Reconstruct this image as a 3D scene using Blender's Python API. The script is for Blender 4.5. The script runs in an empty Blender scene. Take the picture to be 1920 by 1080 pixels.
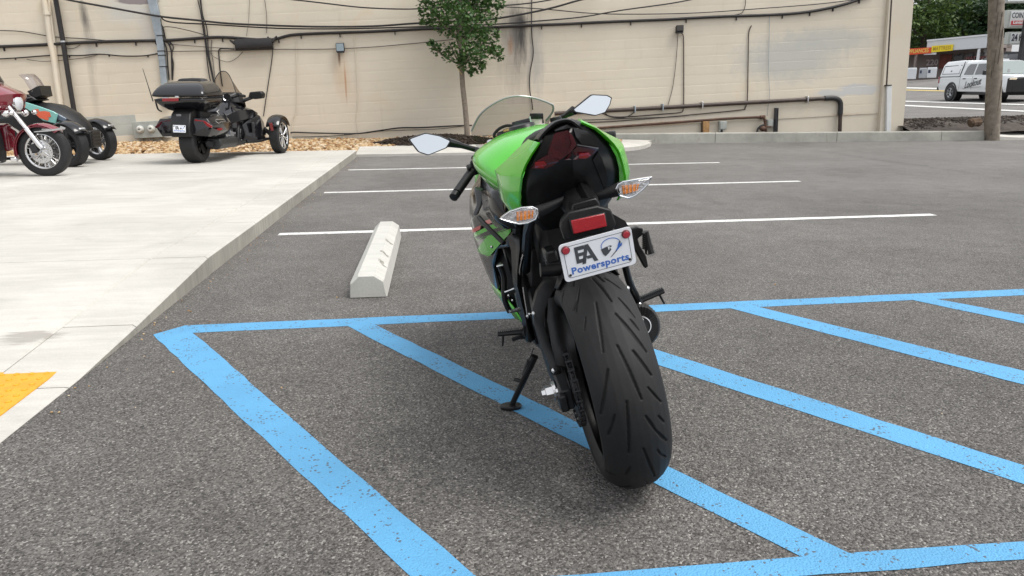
import bpy, bmesh, math, random
import numpy as np
from mathutils import Vector, Matrix, Euler
random.seed(7)
rng = np.random.default_rng(7)
SC = bpy.context.scene
COL = SC.collection

# ---------------------------------------------------------------- camera (measured from the photograph)
FPX, EYE = 1400.0, 1.09                      # focal length in photo pixels, eye height in metres
def _dir(u, v): return np.array([(u - 960) / FPX, (540 - v) / FPX, -1.0])
def _hor(u): return 175 - 0.010 * (u - 960)
_y = _dir(815, _hor(815)); _y /= np.linalg.norm(_y)
_n = np.cross(_dir(3000, _hor(3000)), _dir(815, _hor(815))); _n /= np.linalg.norm(_n)
CAM = np.array([np.cross(_y, _n), _y, _n])   # camera axes -> world
EYEP = np.array([0, 0, EYE])
cd = bpy.data.cameras.new('camera'); cam = bpy.data.objects.new('camera', cd); COL.objects.link(cam)
cd.sensor_width = 36; cd.lens = FPX / 1920 * 36; cd.clip_end = 3000; cd.clip_start = 0.05
mw = Matrix([list(CAM[i]) + [EYEP[i]] for i in range(3)] + [[0, 0, 0, 1]])
cam.matrix_world = mw
SC.camera = cam

# ---------------------------------------------------------------- sky, sun, exposure (bright overcast day)
SUN_EL, SUN_AZ = math.radians(62), math.radians(118)   # azimuth clockwise from +Y
w = bpy.data.worlds.new('World'); SC.world = w; w.use_nodes = True
nt = w.node_tree; nt.nodes.clear()
sky = nt.nodes.new('ShaderNodeTexSky'); sky.sky_type = 'NISHITA'; sky.sun_disc = False
sky.sun_elevation = SUN_EL; sky.sun_rotation = SUN_AZ; sky.air_density = 1.0; sky.dust_density = 6.0; sky.ozone_density = 1.0
hs = nt.nodes.new('ShaderNodeHueSaturation'); hs.inputs['Saturation'].default_value = 0.16
nt.links.new(sky.outputs[0], hs.inputs['Color'])
mxw = nt.nodes.new('ShaderNodeMix'); mxw.data_type = 'RGBA'; mxw.inputs[0].default_value = 0.55
nt.links.new(hs.outputs[0], mxw.inputs[6]); mxw.inputs[7].default_value = (7.0, 7.2, 7.6, 1)   # even cloud deck
bgn = nt.nodes.new('ShaderNodeBackground'); bgn.inputs['Strength'].default_value = 0.112
nt.links.new(mxw.outputs[2], bgn.inputs['Color'])
ow = nt.nodes.new('ShaderNodeOutputWorld'); nt.links.new(bgn.outputs[0], ow.inputs['Surface'])
sl = bpy.data.lights.new('sun', 'SUN'); so = bpy.data.objects.new('sun', sl); COL.objects.link(so)
sl.energy = 1.4; sl.angle = math.radians(30); sl.color = (1, 0.96, 0.9)
sd = Vector((math.sin(SUN_AZ) * math.cos(SUN_EL), math.cos(SUN_AZ) * math.cos(SUN_EL), math.sin(SUN_EL)))
so.rotation_euler = sd.to_track_quat('Z', 'Y').to_euler()
SC.view_settings.view_transform = 'Standard'; SC.view_settings.look = 'None'
SC.view_settings.exposure = 0.90; SC.view_settings.gamma = 1; SC.view_settings.use_curve_mapping = False
SC.cycles.max_bounces = 8; SC.cycles.transparent_max_bounces = 12; SC.cycles.use_denoising = True

# ---------------------------------------------------------------- measuring: a photo pixel onto a real plane
def ray(u, v): return CAM @ _dir(u, v)
def onZ(u, v, z=0.0):
    d = ray(u, v); return Vector(EYEP + d * ((z - EYE) / d[2]))
def onY(u, v, Y):
    d = ray(u, v); return Vector(EYEP + d * (Y / d[1]))
def atZ(u, v, depth): return Vector(EYEP + ray(u, v) * depth)

# ---------------------------------------------------------------- materials
MATS = {}
def nodes(m): return m.node_tree.nodes, m.node_tree.links
def mat(name, col, rough=0.5, metal=0.0, var=0.0, vscale=8.0, bump=0.0, bscale=60.0, spec=0.5, coat=0.0, trans=0.0, ior=1.45, rvar=0.0, world=False):
    if name in MATS: return MATS[name]
    m = bpy.data.materials.new(name); m.use_nodes = True; MATS[name] = m
    N, L = nodes(m); b = N['Principled BSDF']
    b.inputs['Base Color'].default_value = (*col, 1); b.inputs['Roughness'].default_value = rough
    b.inputs['Metallic'].default_value = metal; b.inputs['Specular IOR Level'].default_value = spec
    b.inputs['Coat Weight'].default_value = coat; b.inputs['Coat Roughness'].default_value = 0.04
    b.inputs['Transmission Weight'].default_value = trans; b.inputs['IOR'].default_value = ior
    m.diffuse_color = (*col, 1)
    if var or bump or rvar:
        if world:
            tc = N.new('ShaderNodeNewGeometry').outputs['Position']
        else:
            tc = N.new('ShaderNodeTexCoord').outputs['Object']
        if var or rvar:
            n = N.new('ShaderNodeTexNoise'); n.inputs['Scale'].default_value = vscale; n.inputs['Detail'].default_value = 6; n.inputs['Roughness'].default_value = 0.65
            L.new(tc, n.inputs['Vector'])
            if var:
                cr = N.new('ShaderNodeMapRange'); cr.inputs[1].default_value = 0.3; cr.inputs[2].default_value = 0.7
                cr.inputs[3].default_value = 1 - var; cr.inputs[4].default_value = 1 + var
                L.new(n.outputs['Fac'], cr.inputs[0])
                mx = N.new('ShaderNodeMix'); mx.data_type = 'RGBA'; mx.blend_type = 'MULTIPLY'; mx.inputs[0].default_value = 1
                mx.inputs[6].default_value = (*col, 1); L.new(cr.outputs[0], mx.inputs[7]); L.new(mx.outputs[2], b.inputs['Base Color'])
            if rvar:
                rr = N.new('ShaderNodeMapRange'); rr.inputs[3].default_value = max(0, rough - rvar); rr.inputs[4].default_value = rough + rvar
                rr.inputs[1].default_value = 0.3; rr.inputs[2].default_value = 0.7
                L.new(n.outputs['Fac'], rr.inputs[0]); L.new(rr.outputs[0], b.inputs['Roughness'])
        if bump:
            n2 = N.new('ShaderNodeTexNoise'); n2.inputs['Scale'].default_value = bscale; n2.inputs['Detail'].default_value = 4
            L.new(tc, n2.inputs['Vector'])
            bp = N.new('ShaderNodeBump'); bp.inputs['Strength'].default_value = bump; bp.inputs['Distance'].default_value = 0.01
            L.new(n2.outputs['Fac'], bp.inputs['Height']); L.new(bp.outputs[0], b.inputs['Normal'])
    return m

def mixcol(N, L, fac, a, b, mode='MIX'):
    mx = N.new('ShaderNodeMix'); mx.data_type = 'RGBA'; mx.blend_type = mode
    for s, i in ((fac, 0), (a, 6), (b, 7)):
        if hasattr(s, 'is_linked'): L.new(s, mx.inputs[i])
        elif i == 0: mx.inputs[0].default_value = s
        else: mx.inputs[i].default_value = (*s, 1)
    return mx.outputs[2]
def noise(N, L, vec, scale, detail=4, rough=0.6, dist=0.0):
    n = N.new('ShaderNodeTexNoise'); n.inputs['Scale'].default_value = scale; n.inputs['Detail'].default_value = detail
    n.inputs['Roughness'].default_value = rough; n.inputs['Distortion'].default_value = dist; L.new(vec, n.inputs['Vector']); return n.outputs['Fac']
def ramp(N, L, x, lo, hi, a=0.0, b=1.0):
    r = N.new('ShaderNodeMapRange'); r.inputs[1].default_value = lo; r.inputs[2].default_value = hi; r.inputs[3].default_value = a; r.inputs[4].default_value = b
    L.new(x, r.inputs[0]); return r.outputs[0]
def mth(N, L, op, a, b=None):
    n = N.new('ShaderNodeMath'); n.operation = op
    for s, i in ((a, 0), (b, 1)):
        if s is None: continue
        if hasattr(s, 'is_linked'): L.new(s, n.inputs[i])
        else: n.inputs[i].default_value = s
    return n.outputs[0]

def asphalt_mat():
    m = bpy.data.materials.new('asphalt'); m.use_nodes = True; N, L = nodes(m); b = N['Principled BSDF']
    P = N.new('ShaderNodeNewGeometry').outputs['Position']
    v = N.new('ShaderNodeTexVoronoi'); v.inputs['Scale'].default_value = 190; L.new(P, v.inputs['Vector'])
    v2 = N.new('ShaderNodeTexVoronoi'); v2.inputs['Scale'].default_value = 140; L.new(P, v2.inputs['Vector'])
    s = N.new('ShaderNodeSeparateColor'); L.new(v.outputs['Color'], s.inputs[0])
    s2 = N.new('ShaderNodeSeparateColor'); L.new(v2.outputs['Color'], s2.inputs[0])
    g = mth(N, L, 'ADD', ramp(N, L, s.outputs[0], 0, 1, 0.34, 1.36), ramp(N, L, s.outputs[1], 0.84, 1.0, 0.0, 1.5))
    pit = ramp(N, L, s2.outputs[2], 0.0, 0.22, 0.72, 1.0)
    g = mth(N, L, 'MULTIPLY', g, pit)
    big = ramp(N, L, noise(N, L, P, 0.55, 5, 0.6, 0.4), 0.3, 0.7, 0.80, 1.16)
    mid = ramp(N, L, noise(N, L, P, 4.5, 5, 0.7), 0.3, 0.7, 0.86, 1.12)
    g = mth(N, L, 'MULTIPLY', mth(N, L, 'MULTIPLY', g, big), mid)
    # sealed tyre scuffs, stretched across the stalls
    mp = N.new('ShaderNodeMapping'); mp.inputs['Scale'].default_value = (0.55, 3.2, 1); mp.inputs['Rotation'].default_value = (0, 0, 0.12); L.new(P, mp.inputs['Vector'])
    sc = ramp(N, L, noise(N, L, mp.outputs[0], 1.0, 7, 0.72, 0.6), 0.60, 0.74, 1.0, 0.72)
    g = mth(N, L, 'MULTIPLY', g, sc)
    mp2 = N.new('ShaderNodeMapping'); mp2.inputs['Scale'].default_value = (1.6, 7.0, 1); mp2.inputs['Rotation'].default_value = (0, 0, -0.2); mp2.inputs['Location'].default_value = (3, 8, 0); L.new(P, mp2.inputs['Vector'])
    sc2 = ramp(N, L, noise(N, L, mp2.outputs[0], 1.0, 5, 0.6, 0.3), 0.70, 0.76, 1.0, 0.62)
    g = mth(N, L, 'MULTIPLY', g, sc2)
    c = mixcol(N, L, 1.0, (0.119, 0.112, 0.105), g, 'MULTIPLY')
    # old tyre tracks and a filled crack
    sxx = N.new('ShaderNodeSeparateXYZ'); L.new(P, sxx.inputs[0]); wob = mth(N, L, 'MULTIPLY', mth(N, L, 'SUBTRACT', noise(N, L, P, 0.8, 4), 0.5), 0.5)
    for p0, p1, wd, k in (((1240, 335), (1440, 420), .10, .72), ((1500, 278), (1960, 345), .16, .74), ((1200, 330), (1480, 300), .10, .82), ((1330, 372), (1900, 385), .14, .84), ((1545, 482), (1700, 548), .018, 1.30), ((640, 402), (760, 412), .05, .7), ((600, 275), (880, 281), .12, .78)):
        a, q = onZ(*p0), onZ(*p1); d = q - a; ln = d.length; d /= ln
        rx = mth(N, L, 'SUBTRACT', sxx.outputs[0], a.x); ry = mth(N, L, 'SUBTRACT', sxx.outputs[1], a.y)
        al = mth(N, L, 'ADD', mth(N, L, 'MULTIPLY', rx, d.x), mth(N, L, 'MULTIPLY', ry, d.y)); ac = mth(N, L, 'ADD', mth(N, L, 'SUBTRACT', mth(N, L, 'MULTIPLY', rx, -d.y), mth(N, L, 'MULTIPLY', ry, -d.x)), wob)
        e_ = mth(N, L, 'MULTIPLY', ramp(N, L, mth(N, L, 'ABSOLUTE', ac), wd * .3, wd, 1, 0), mth(N, L, 'MULTIPLY', ramp(N, L, al, 0, .25 * ln), ramp(N, L, al, .75 * ln, ln, 1, 0)))
        e_ = mth(N, L, 'MULTIPLY', e_, ramp(N, L, noise(N, L, P, 3.0, 5, .7), .35, .6))
        sc2 = mth(N, L, 'MULTIPLY', sc2, mth(N, L, 'ADD', 1.0, mth(N, L, 'MULTIPLY', e_, k - 1.0)))
        g = mth(N, L, 'MULTIPLY', g, mth(N, L, 'ADD', 1.0, mth(N, L, 'MULTIPLY', e_, k - 1.0)))
    # paler asphalt towards the far end of the lot
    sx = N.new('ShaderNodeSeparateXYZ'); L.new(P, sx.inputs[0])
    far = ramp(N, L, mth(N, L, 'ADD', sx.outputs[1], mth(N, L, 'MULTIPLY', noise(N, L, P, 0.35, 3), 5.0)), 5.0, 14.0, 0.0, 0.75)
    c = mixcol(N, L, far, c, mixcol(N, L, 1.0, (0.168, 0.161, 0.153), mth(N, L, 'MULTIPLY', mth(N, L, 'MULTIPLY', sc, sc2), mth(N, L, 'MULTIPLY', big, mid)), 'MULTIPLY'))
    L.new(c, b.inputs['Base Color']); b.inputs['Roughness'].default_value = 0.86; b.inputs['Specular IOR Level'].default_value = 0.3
    bp = N.new('ShaderNodeBump'); bp.inputs['Strength'].default_value = 0.9; bp.inputs['Distance'].default_value = 0.004
    h = mth(N, L, 'ADD', mth(N, L, 'MULTIPLY', v.outputs['Distance'], -1.0), mth(N, L, 'MULTIPLY', v2.outputs['Distance'], -1.0))
    L.new(h, bp.inputs['Height']); L.new(bp.outputs[0], b.inputs['Normal'])
    return m
M_ASPHALT = asphalt_mat()

def paint_mat(name, col, wear_lo=0.62, wear_hi=0.70, pits=0.12, ragged=0.0):
    m = bpy.data.materials.new(name); m.use_nodes = True; N, L = nodes(m); b = N['Principled BSDF']
    P = N.new('ShaderNodeNewGeometry').outputs['Position']
    v = N.new('ShaderNodeTexVoronoi'); v.inputs['Scale'].default_value = 150; L.new(P, v.inputs['Vector'])
    s = N.new('ShaderNodeSeparateColor'); L.new(v.outputs['Color'], s.inputs[0])
    v3 = N.new('ShaderNodeTexVoronoi'); v3.inputs['Scale'].default_value = 170; L.new(P, v3.inputs['Vector'])
    n1 = noise(N, L, P, 9, 6, 0.75)
    pit = mth(N, L, 'LESS_THAN', mth(N, L, 'ADD', s.outputs[2], mth(N, L, 'MULTIPLY', mth(N, L, 'SUBTRACT', n1, 0.5), -0.9)), pits)
    wear = ramp(N, L, n1, wear_lo, wear_hi, 0.0, 0.55)
    f = mth(N, L, 'MAXIMUM', mth(N, L, 'MULTIPLY', pit, 0.85), wear)
    tone = ramp(N, L, noise(N, L, P, 2.2, 4), 0.3, 0.7, 0.9, 1.08)
    c = mixcol(N, L, 1.0, col, tone, 'MULTIPLY')
    c = mixcol(N, L, f, c, (0.075, 0.074, 0.074))
    L.new(c, b.inputs['Base Color']); b.inputs['Roughness'].default_value = 0.7; b.inputs['Specular IOR Level'].default_value = 0.35
    bp = N.new('ShaderNodeBump'); bp.inputs['Strength'].default_value = 0.55; bp.inputs['Distance'].default_value = 0.004
    L.new(mth(N, L, 'ADD', mth(N, L, 'MULTIPLY', v3.outputs['Distance'], -1.0), mth(N, L, 'MULTIPLY', v.outputs['Distance'], -1.0)), bp.inputs['Height']); L.new(bp.outputs[0], b.inputs['Normal'])
    return m
M_BLUE = paint_mat('blue_paint', (0.088, 0.285, 0.49), 0.70, 0.86, 0.028)
M_WHITE_LINE = paint_mat('white_paint', (0.60, 0.60, 0.58), 0.62, 0.80, 0.06)
M_YELLOW_LINE = paint_mat('yellow_paint', (0.50, 0.38, 0.12), 0.5, 0.7, 0.10)

def concrete_mat(name, col, stain=0.35, smudge=False):
    m = bpy.data.materials.new(name); m.use_nodes = True; N, L = nodes(m); b = N['Principled BSDF']
    P = N.new('ShaderNodeNewGeometry').outputs['Position']
    big = ramp(N, L, noise(N, L, P, 0.9, 5, 0.65, 0.5), 0.3, 0.7, 1 - 0.16 * stain, 1 + 0.10 * stain)
    mp = N.new('ShaderNodeMapping'); mp.inputs['Scale'].default_value = (0.7, 5.0, 1); L.new(P, mp.inputs['Vector'])
    brm = ramp(N, L, noise(N, L, mp.outputs[0], 3.0, 6, 0.7), 0.35, 0.7, 1 - 0.10 * stain, 1 + 0.06 * stain)
    fine = ramp(N, L, noise(N, L, P, 120, 3, 0.7), 0.3, 0.7, 0.93, 1.06)
    g = mth(N, L, 'MULTIPLY', mth(N, L, 'MULTIPLY', big, brm), fine)
    dirt = ramp(N, L, noise(N, L, P, 2.3, 7, 0.72, 0.8), 0.62, 0.78, 0, 0.32 * stain)
    c = mixcol(N, L, 1.0, col, g, 'MULTIPLY'); c = mixcol(N, L, dirt, c, (0.16, 0.145, 0.12))
    if stain >= 1.5:
        md = N.new('ShaderNodeMapping'); md.inputs['Scale'].default_value = (9, 9, 0.6); L.new(P, md.inputs['Vector'])
        c = mixcol(N, L, ramp(N, L, noise(N, L, md.outputs[0], 1.0, 5, .7), .60, .72, 0, .55), c, (.13, .12, .10))
    if smudge:
        sx = N.new('ShaderNodeSeparateXYZ'); L.new(P, sx.inputs[0]); q = onZ(52, 607, .1)
        dx = mth(N, L, 'DIVIDE', mth(N, L, 'SUBTRACT', sx.outputs[0], q.x), .16); dy = mth(N, L, 'DIVIDE', mth(N, L, 'SUBTRACT', sx.outputs[1], q.y), .10)
        d = mth(N, L, 'ADD', mth(N, L, 'SQRT', mth(N, L, 'ADD', mth(N, L, 'MULTIPLY', dx, dx), mth(N, L, 'MULTIPLY', dy, dy))), mth(N, L, 'MULTIPLY', mth(N, L, 'SUBTRACT', noise(N, L, mp.outputs[0], 9, 5, .7), .5), 2.6))
        c = mixcol(N, L, ramp(N, L, d, .5, 1.0, .6, 0), c, (.19, .175, .155))
    L.new(c, b.inputs['Base Color']); b.inputs['Roughness'].default_value = 0.85; b.inputs['Specular IOR Level'].default_value = 0.3
    bp = N.new('ShaderNodeBump'); bp.inputs['Strength'].default_value = 0.35; bp.inputs['Distance'].default_value = 0.004
    L.new(noise(N, L, P, 90, 5, 0.7), bp.inputs['Height']); L.new(bp.outputs[0], b.inputs['Normal'])
    return m
M_CONC = concrete_mat('concrete', (0.45, 0.435, 0.40), 1.0, True)
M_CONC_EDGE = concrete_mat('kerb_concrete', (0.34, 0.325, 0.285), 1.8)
M_CONC_GREY = concrete_mat('weathered_concrete', (0.33, 0.325, 0.29), 1.5)
M_CONC_STOP = concrete_mat('stop_concrete', (0.46, 0.455, 0.42), 0.9)

# ---------------------------------------------------------------- mesh builder and scene-graph helpers
class MB:
    def __init__(s): s.v = []; s.f = []; s.mi = []; s.cur = 0
    def add(s, vs, fs):
        o = len(s.v); s.v += [tuple(x) for x in vs]; s.f += [tuple(i + o for i in f) for f in fs]; s.mi += [s.cur] * len(fs); return s
    def box(s, c, d, rot=None):
        c = Vector(c); h = Vector(d) / 2; vs = []
        R = rot if rot is not None else Matrix.Identity(3)
        if isinstance(R, (tuple, list)): R = Euler(R).to_matrix()
        for x in (-1, 1):
            for y in (-1, 1):
                for z in (-1, 1): vs.append(c + R @ Vector((x * h.x, y * h.y, z * h.z)))
        return s.add(vs, [(0, 1, 3, 2), (4, 6, 7, 5), (0, 4, 5, 1), (2, 3, 7, 6), (0, 2, 6, 4), (1, 5, 7, 3)])
    def tube(s, pts, r, n=8, cap=True, closed=False, flat=1.0):
        P = [Vector(p) for p in pts]; k = len(P); rs = [float(np.interp(i / max(k - 1, 1), np.linspace(0, 1, len(r)), r)) for i in range(k)] if isinstance(r, (list, tuple)) and len(r) != k else r if isinstance(r, (list, tuple)) else [r] * k
        up = None; rings = []
        for i in range(k):
            a = P[i - 1] if (i or closed) else P[i]; b = P[(i + 1) % k] if (i < k - 1 or closed) else P[i]
            t = (b - a).normalized() if (b - a).length > 1e-9 else Vector((0, 0, 1))
            if up is None:
                up = Vector((0, 0, 1)) if abs(t.z) < 0.9 else Vector((1, 0, 0))
            x = t.cross(up)
            if x.length < 1e-6: x = t.orthogonal()
            x.normalize(); y = x.cross(t).normalized(); up = y
            rings.append([P[i] + x * (rs[i] * math.cos(2 * math.pi * j / n)) + y * (flat * rs[i] * math.sin(2 * math.pi * j / n)) for j in range(n)])
        return s.loft(rings, cap=cap, wrap=closed)
    def loft(s, rings, closed=True, cap=True, wrap=False):
        n = len(rings[0]); vs = [p for r in rings for p in r]; fs = []
        k = len(rings)
        for i in range(k if wrap else k - 1):
            i2 = (i + 1) % k
            for j in range(n if closed else n - 1):
                j2 = (j + 1) % n
                fs.append((i * n + j, i * n + j2, i2 * n + j2, i2 * n + j))
        if cap and closed and not wrap:
            fs.append(tuple(range(n))[::-1]); fs.append(tuple((k - 1) * n + j for j in range(n)))
        return s.add(vs, fs)
    def lathe(s, prof, n=24, o=(0, 0, 0), ax='x', closed=False):
        rings = []
        for j in range(n):
            t = 2 * math.pi * j / n; c, sn = math.cos(t), math.sin(t); ring = []
            for a, r in prof:
                p = {'x': (a, r * c, r * sn), 'y': (r * c, a, r * sn), 'z': (r * c, r * sn, a)}[ax]
                ring.append(Vector(p) + Vector(o))
            rings.append(ring)
        return s.loft(rings, closed=closed, cap=False, wrap=True)
    def prism(s, poly, ext):
        ext = Vector(ext); n = len(poly); P = [Vector(p) for p in poly]
        vs = P + [p + ext for p in P]
        return s.add(vs, [tuple(range(n))[::-1], tuple(range(n, 2 * n))] + [(i, (i + 1) % n, n + (i + 1) % n, n + i) for i in range(n)])
    def ball(s, c, r, nu=12, nv=8):
        if not isinstance(r, (tuple, list)): r = (r, r, r)
        rings = []
        for i in range(nv + 1):
            t = math.pi * i / nv; st = max(math.sin(t), 1e-3)
            rings.append([(c[0] + r[0] * st * math.cos(2 * math.pi * j / nu), c[1] + r[1] * st * math.sin(2 * math.pi * j / nu), c[2] + r[2] * math.cos(t)) for j in range(nu)])
        return s.loft(rings)
    def mesh(s, name, mats, smooth=35):
        me = bpy.data.meshes.new(name); me.from_pydata(s.v, [], s.f)
        for m in (mats if isinstance(mats, (list, tuple)) else [mats]): me.materials.append(m)
        if any(s.mi): me.polygons.foreach_set('material_index', s.mi)
        bm = bmesh.new(); bm.from_mesh(me)
        bmesh.ops.recalc_face_normals(bm, faces=bm.faces); bm.to_mesh(me); bm.free()
        if smooth:
            me.polygons.foreach_set('use_smooth', [True] * len(me.polygons)); me.set_sharp_from_angle(angle=math.radians(smooth))
        me.update(); return me
    def build(s, name, mats, parent=None, smooth=35, bevel=0.0, sub=0, solid=0.0, seg=2):
        o = bpy.data.objects.new(name, s.mesh(name, mats, smooth)); COL.objects.link(o)
        if parent is not None: o.parent = parent
        if solid:
            q = o.modifiers.new('solid', 'SOLIDIFY'); q.thickness = solid; q.offset = 0
        if bevel:
            q = o.modifiers.new('bevel', 'BEVEL'); q.width = bevel; q.segments = seg; q.limit_method = 'ANGLE'; q.angle_limit = math.radians(35); q.harden_normals = False
        if sub:
            q = o.modifiers.new('sub', 'SUBSURF'); q.levels = sub; q.render_levels = sub
        return o
def tag(o, label=None, cat=None, group=None, kind=None):
    if label: o['label'] = label
    if cat: o['category'] = cat
    if group: o['group'] = group
    if kind: o['kind'] = kind
    return o
def thing(name, label, cat, loc=(0, 0, 0), rot=(0, 0, 0), group=None):
    o = bpy.data.objects.new(name, None); COL.objects.link(o); o.empty_display_size = 0.2
    o.location = loc; o.rotation_euler = rot
    return tag(o, label, cat, group)
def struct(name, mb, m, smooth=35, parent=None, **k):
    o = mb.build(name, m, parent, smooth, **k)
    if parent is None: o['kind'] = 'structure'
    return o
def kids(o): return [c for c in bpy.data.objects if c.parent == o]
def smoothline(pts, k=6):
    P = [Vector(p) for p in pts]; out = []
    for i in range(len(P) - 1):
        p0 = P[max(i - 1, 0)]; p1 = P[i]; p2 = P[i + 1]; p3 = P[min(i + 2, len(P) - 1)]
        for j in range(k):
            t = j / k
            out.append(0.5 * ((2 * p1) + (p2 - p0) * t + (2 * p0 - 5 * p1 + 4 * p2 - p3) * t * t + (3 * p1 - p0 - 3 * p2 + p3) * t ** 3))
    out.append(P[-1]); return out
def text_mesh(body, size, m, name='lettering', parent=None, M=None, bold=0.0, ext=0.0004, sx=1.0, shear=0.0, align='CENTER', spacing=1.0):
    cu = bpy.data.curves.new('txt', 'FONT'); cu.body = body; cu.size = size; cu.align_x = align; cu.align_y = 'CENTER'
    cu.offset = bold; cu.extrude = ext; cu.shear = shear; cu.space_character = spacing; cu.resolution_u = 3
    t = bpy.data.objects.new('txt', cu); COL.objects.link(t)
    dg = bpy.context.evaluated_depsgraph_get(); me = bpy.data.meshes.new_from_object(t.evaluated_get(dg)); me.name = name
    bpy.data.objects.remove(t); bpy.data.curves.remove(cu)
    me.transform(Matrix.Diagonal((sx, 1, 1, 1)))
    if M is not None: me.transform(M)
    me.materials.clear(); me.materials.append(m)
    o = bpy.data.objects.new(name, me); COL.objects.link(o)
    if parent is not None: o.parent = parent
    return o
# ================================================================ ground
def terr(X, Y):
    """height of the ground behind the lot: flat lot, then the road bank rising to the right"""
    xs = [-300, 6, 9.5, 15, 23.5, 30, 45, 90, 600]; zs = [0.14, 0.14, 0.16, 0.25, 0.53, 0.92, 1.95, 3.2, 4.0]
    z = float(np.interp(X, xs, zs)); k = float(np.clip((Y - 15.88) / 0.15, 0, 1)) if X < 13 else float(np.clip((Y - 15.4) / 0.5, 0, 1))
    return z * k
def onT(u, v):
    d = ray(u, v); lo, hi = 5.0, 400.0; t = lo; prev = lo
    while t < hi:
        p = EYEP + d * t
        if p[2] < terr(p[0], p[1]): break
        prev = t; t *= 1.01
    a, b = prev, t
    for _ in range(30):
        c = (a + b) / 2; p = EYEP + d * c
        if p[2] < terr(p[0], p[1]): b = c
        else: a = c
    return Vector(EYEP + d * b)
xs = sorted(set([-400, -150, -60, -20, -10, -5, 0, 3, 6, 8, 9.5, 11, 12.99, 13.01, 15, 17, 19, 21, 23.5, 25.5, 27.5, 30, 33, 37, 41, 45, 60, 90, 150, 600]))
ys = [-120, -60, -30, -15, -8, -4, 0, 2, 4, 8, 12, 15.39, 15.9, 15.95, 16.05, 16.3, 20, 25, 30, 36, 42, 50, 60, 75, 100, 150, 300, 1200]
g = MB(); g.loft([[(x, y, terr(x, y)) for x in xs] for y in ys], closed=False)
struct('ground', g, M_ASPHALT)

# ---- painted lines of the car park: thin sheets 4 mm over the asphalt, slightly uneven edges
def strip(a, b, wd, z=0.0015, n=None, jit=0.004):
    a = Vector((a[0], a[1], 0)); b = Vector((b[0], b[1], 0)); L = (b - a).length; n = n or max(2, int(L / 0.12))
    t = (b - a) / L; s = Vector((-t.y, t.x, 0)); l = []; r = []
    for i in range(n + 1):
        p = a + t * (L * i / n)
        l.append(p + s * (wd / 2 + random.uniform(-jit, jit)) + Vector((0, 0, z))); r.append(p - s * (wd / 2 + random.uniform(-jit, jit)) + Vector((0, 0, z)))
    m = MB(); m.loft([[x, y] for x, y in zip(l, r)], closed=False); return m
def fromto(p, q, wd, z=0.0015, **k): return strip(onZ(*p), onZ(*q), wd, z, **k)
marks = bpy.data.objects.new('stall_markings', None); COL.objects.link(marks); marks['kind'] = 'structure'
# white stall lines, 2.68 m apart
for yy, x0, x1, dy in ((6.14, -1.30, 4.42, 0.10), (8.80, -1.31, 4.47, 0.10), (11.48, -1.33, 4.44, 0.05)):
    strip((x0, yy), (x1, yy + dy), 0.102).build('stall_line', M_WHITE_LINE, marks)
# blue access aisle: two long borders and the slanting bars
def quadz(pts, z, name):
    P = [onZ(u, v) for u, v in pts]; m = MB()
    for i, j in ((0, 1), (3, 2)):            # run each stripe on to the near border, or to the stall ends at X = 4.6
        d = P[j] - P[i]; t = (4.6 - P[i].x) / d.x
        if d.y < -.4: t = min(t, (1.52 - P[i].y) / d.y)
        if t > 1: P[j] = P[i] + d * t
    # subdivide the two long sides (0-1) and (3-2)
    n = 24; rows = []
    for i in range(n + 1):
        t = i / n; a = P[0].lerp(P[1], t); b = P[3].lerp(P[2], t)
        d = (b - a).normalized(); j = 0.004
        a = a + d * random.uniform(-j, j); b = b + d * random.uniform(-j, j)
        rows.append([(a.x, a.y, z), (b.x, b.y, z)])
    m.loft(rows, closed=False); return m.build(name, M_BLUE, marks)
far_l = [(300, 608), (1180, 571), (2400, 523), (2400, 535), (1180, 583), (300, 632)]
quadz([(345, 611), (1940, 541), (1940, 552.5), (330, 626)], 0.0012, 'aisle_line')
quadz([(287, 628), (800, 1110), (925, 1110), (346, 611)], 0.0017, 'aisle_bar')
quadz([(640, 606), (1530, 1060), (1625, 1055), (688, 602)], 0.0020, 'aisle_bar')
quadz([(945, 591), (1960, 921), (1960, 885.5), (1012, 588)], 0.0017, 'aisle_bar')
quadz([(1340, 571), (1960, 732), (1960, 706), (1390, 568)], 0.0017, 'aisle_bar')
quadz([(1680, 556), (1960, 616), (1960, 599), (1712, 553)], 0.0017, 'aisle_bar')
quadz([(940, 1088), (1960, 1012), (1960, 1046), (940, 1128)], 0.0025, 'aisle_line')

# ---- road over the bank
road = bpy.data.objects.new('road_markings', None); COL.objects.link(road); road['kind'] = 'structure'
def roadline(p, q, wd_px, m, name, n=14):
    rows = []
    for i in range(n + 1):
        u = p[0] + (q[0] - p[0]) * i / n; v = p[1] + (q[1] - p[1]) * i / n
        a = onT(u, v - wd_px / 2); b = onT(u, v + wd_px / 2)
        rows.append([(a.x, a.y, a.z + 0.012), (b.x, b.y, b.z + 0.012)])
    mb = MB(); mb.loft(rows, closed=False); mb.build(name, m, road)
roadline((1640, 163.5), (2000, 172), 2.2, M_WHITE_LINE, 'lane_line')
roadline((1640, 167.5), (2000, 176.5), 1.8, M_YELLOW_LINE, 'centre_line')
roadline((1640, 188.5), (2000, 199), 1.8, M_WHITE_LINE, 'lane_line')
roadline((1640, 195.5), (2000, 213), 2.2, M_WHITE_LINE, 'edge_line')

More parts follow.
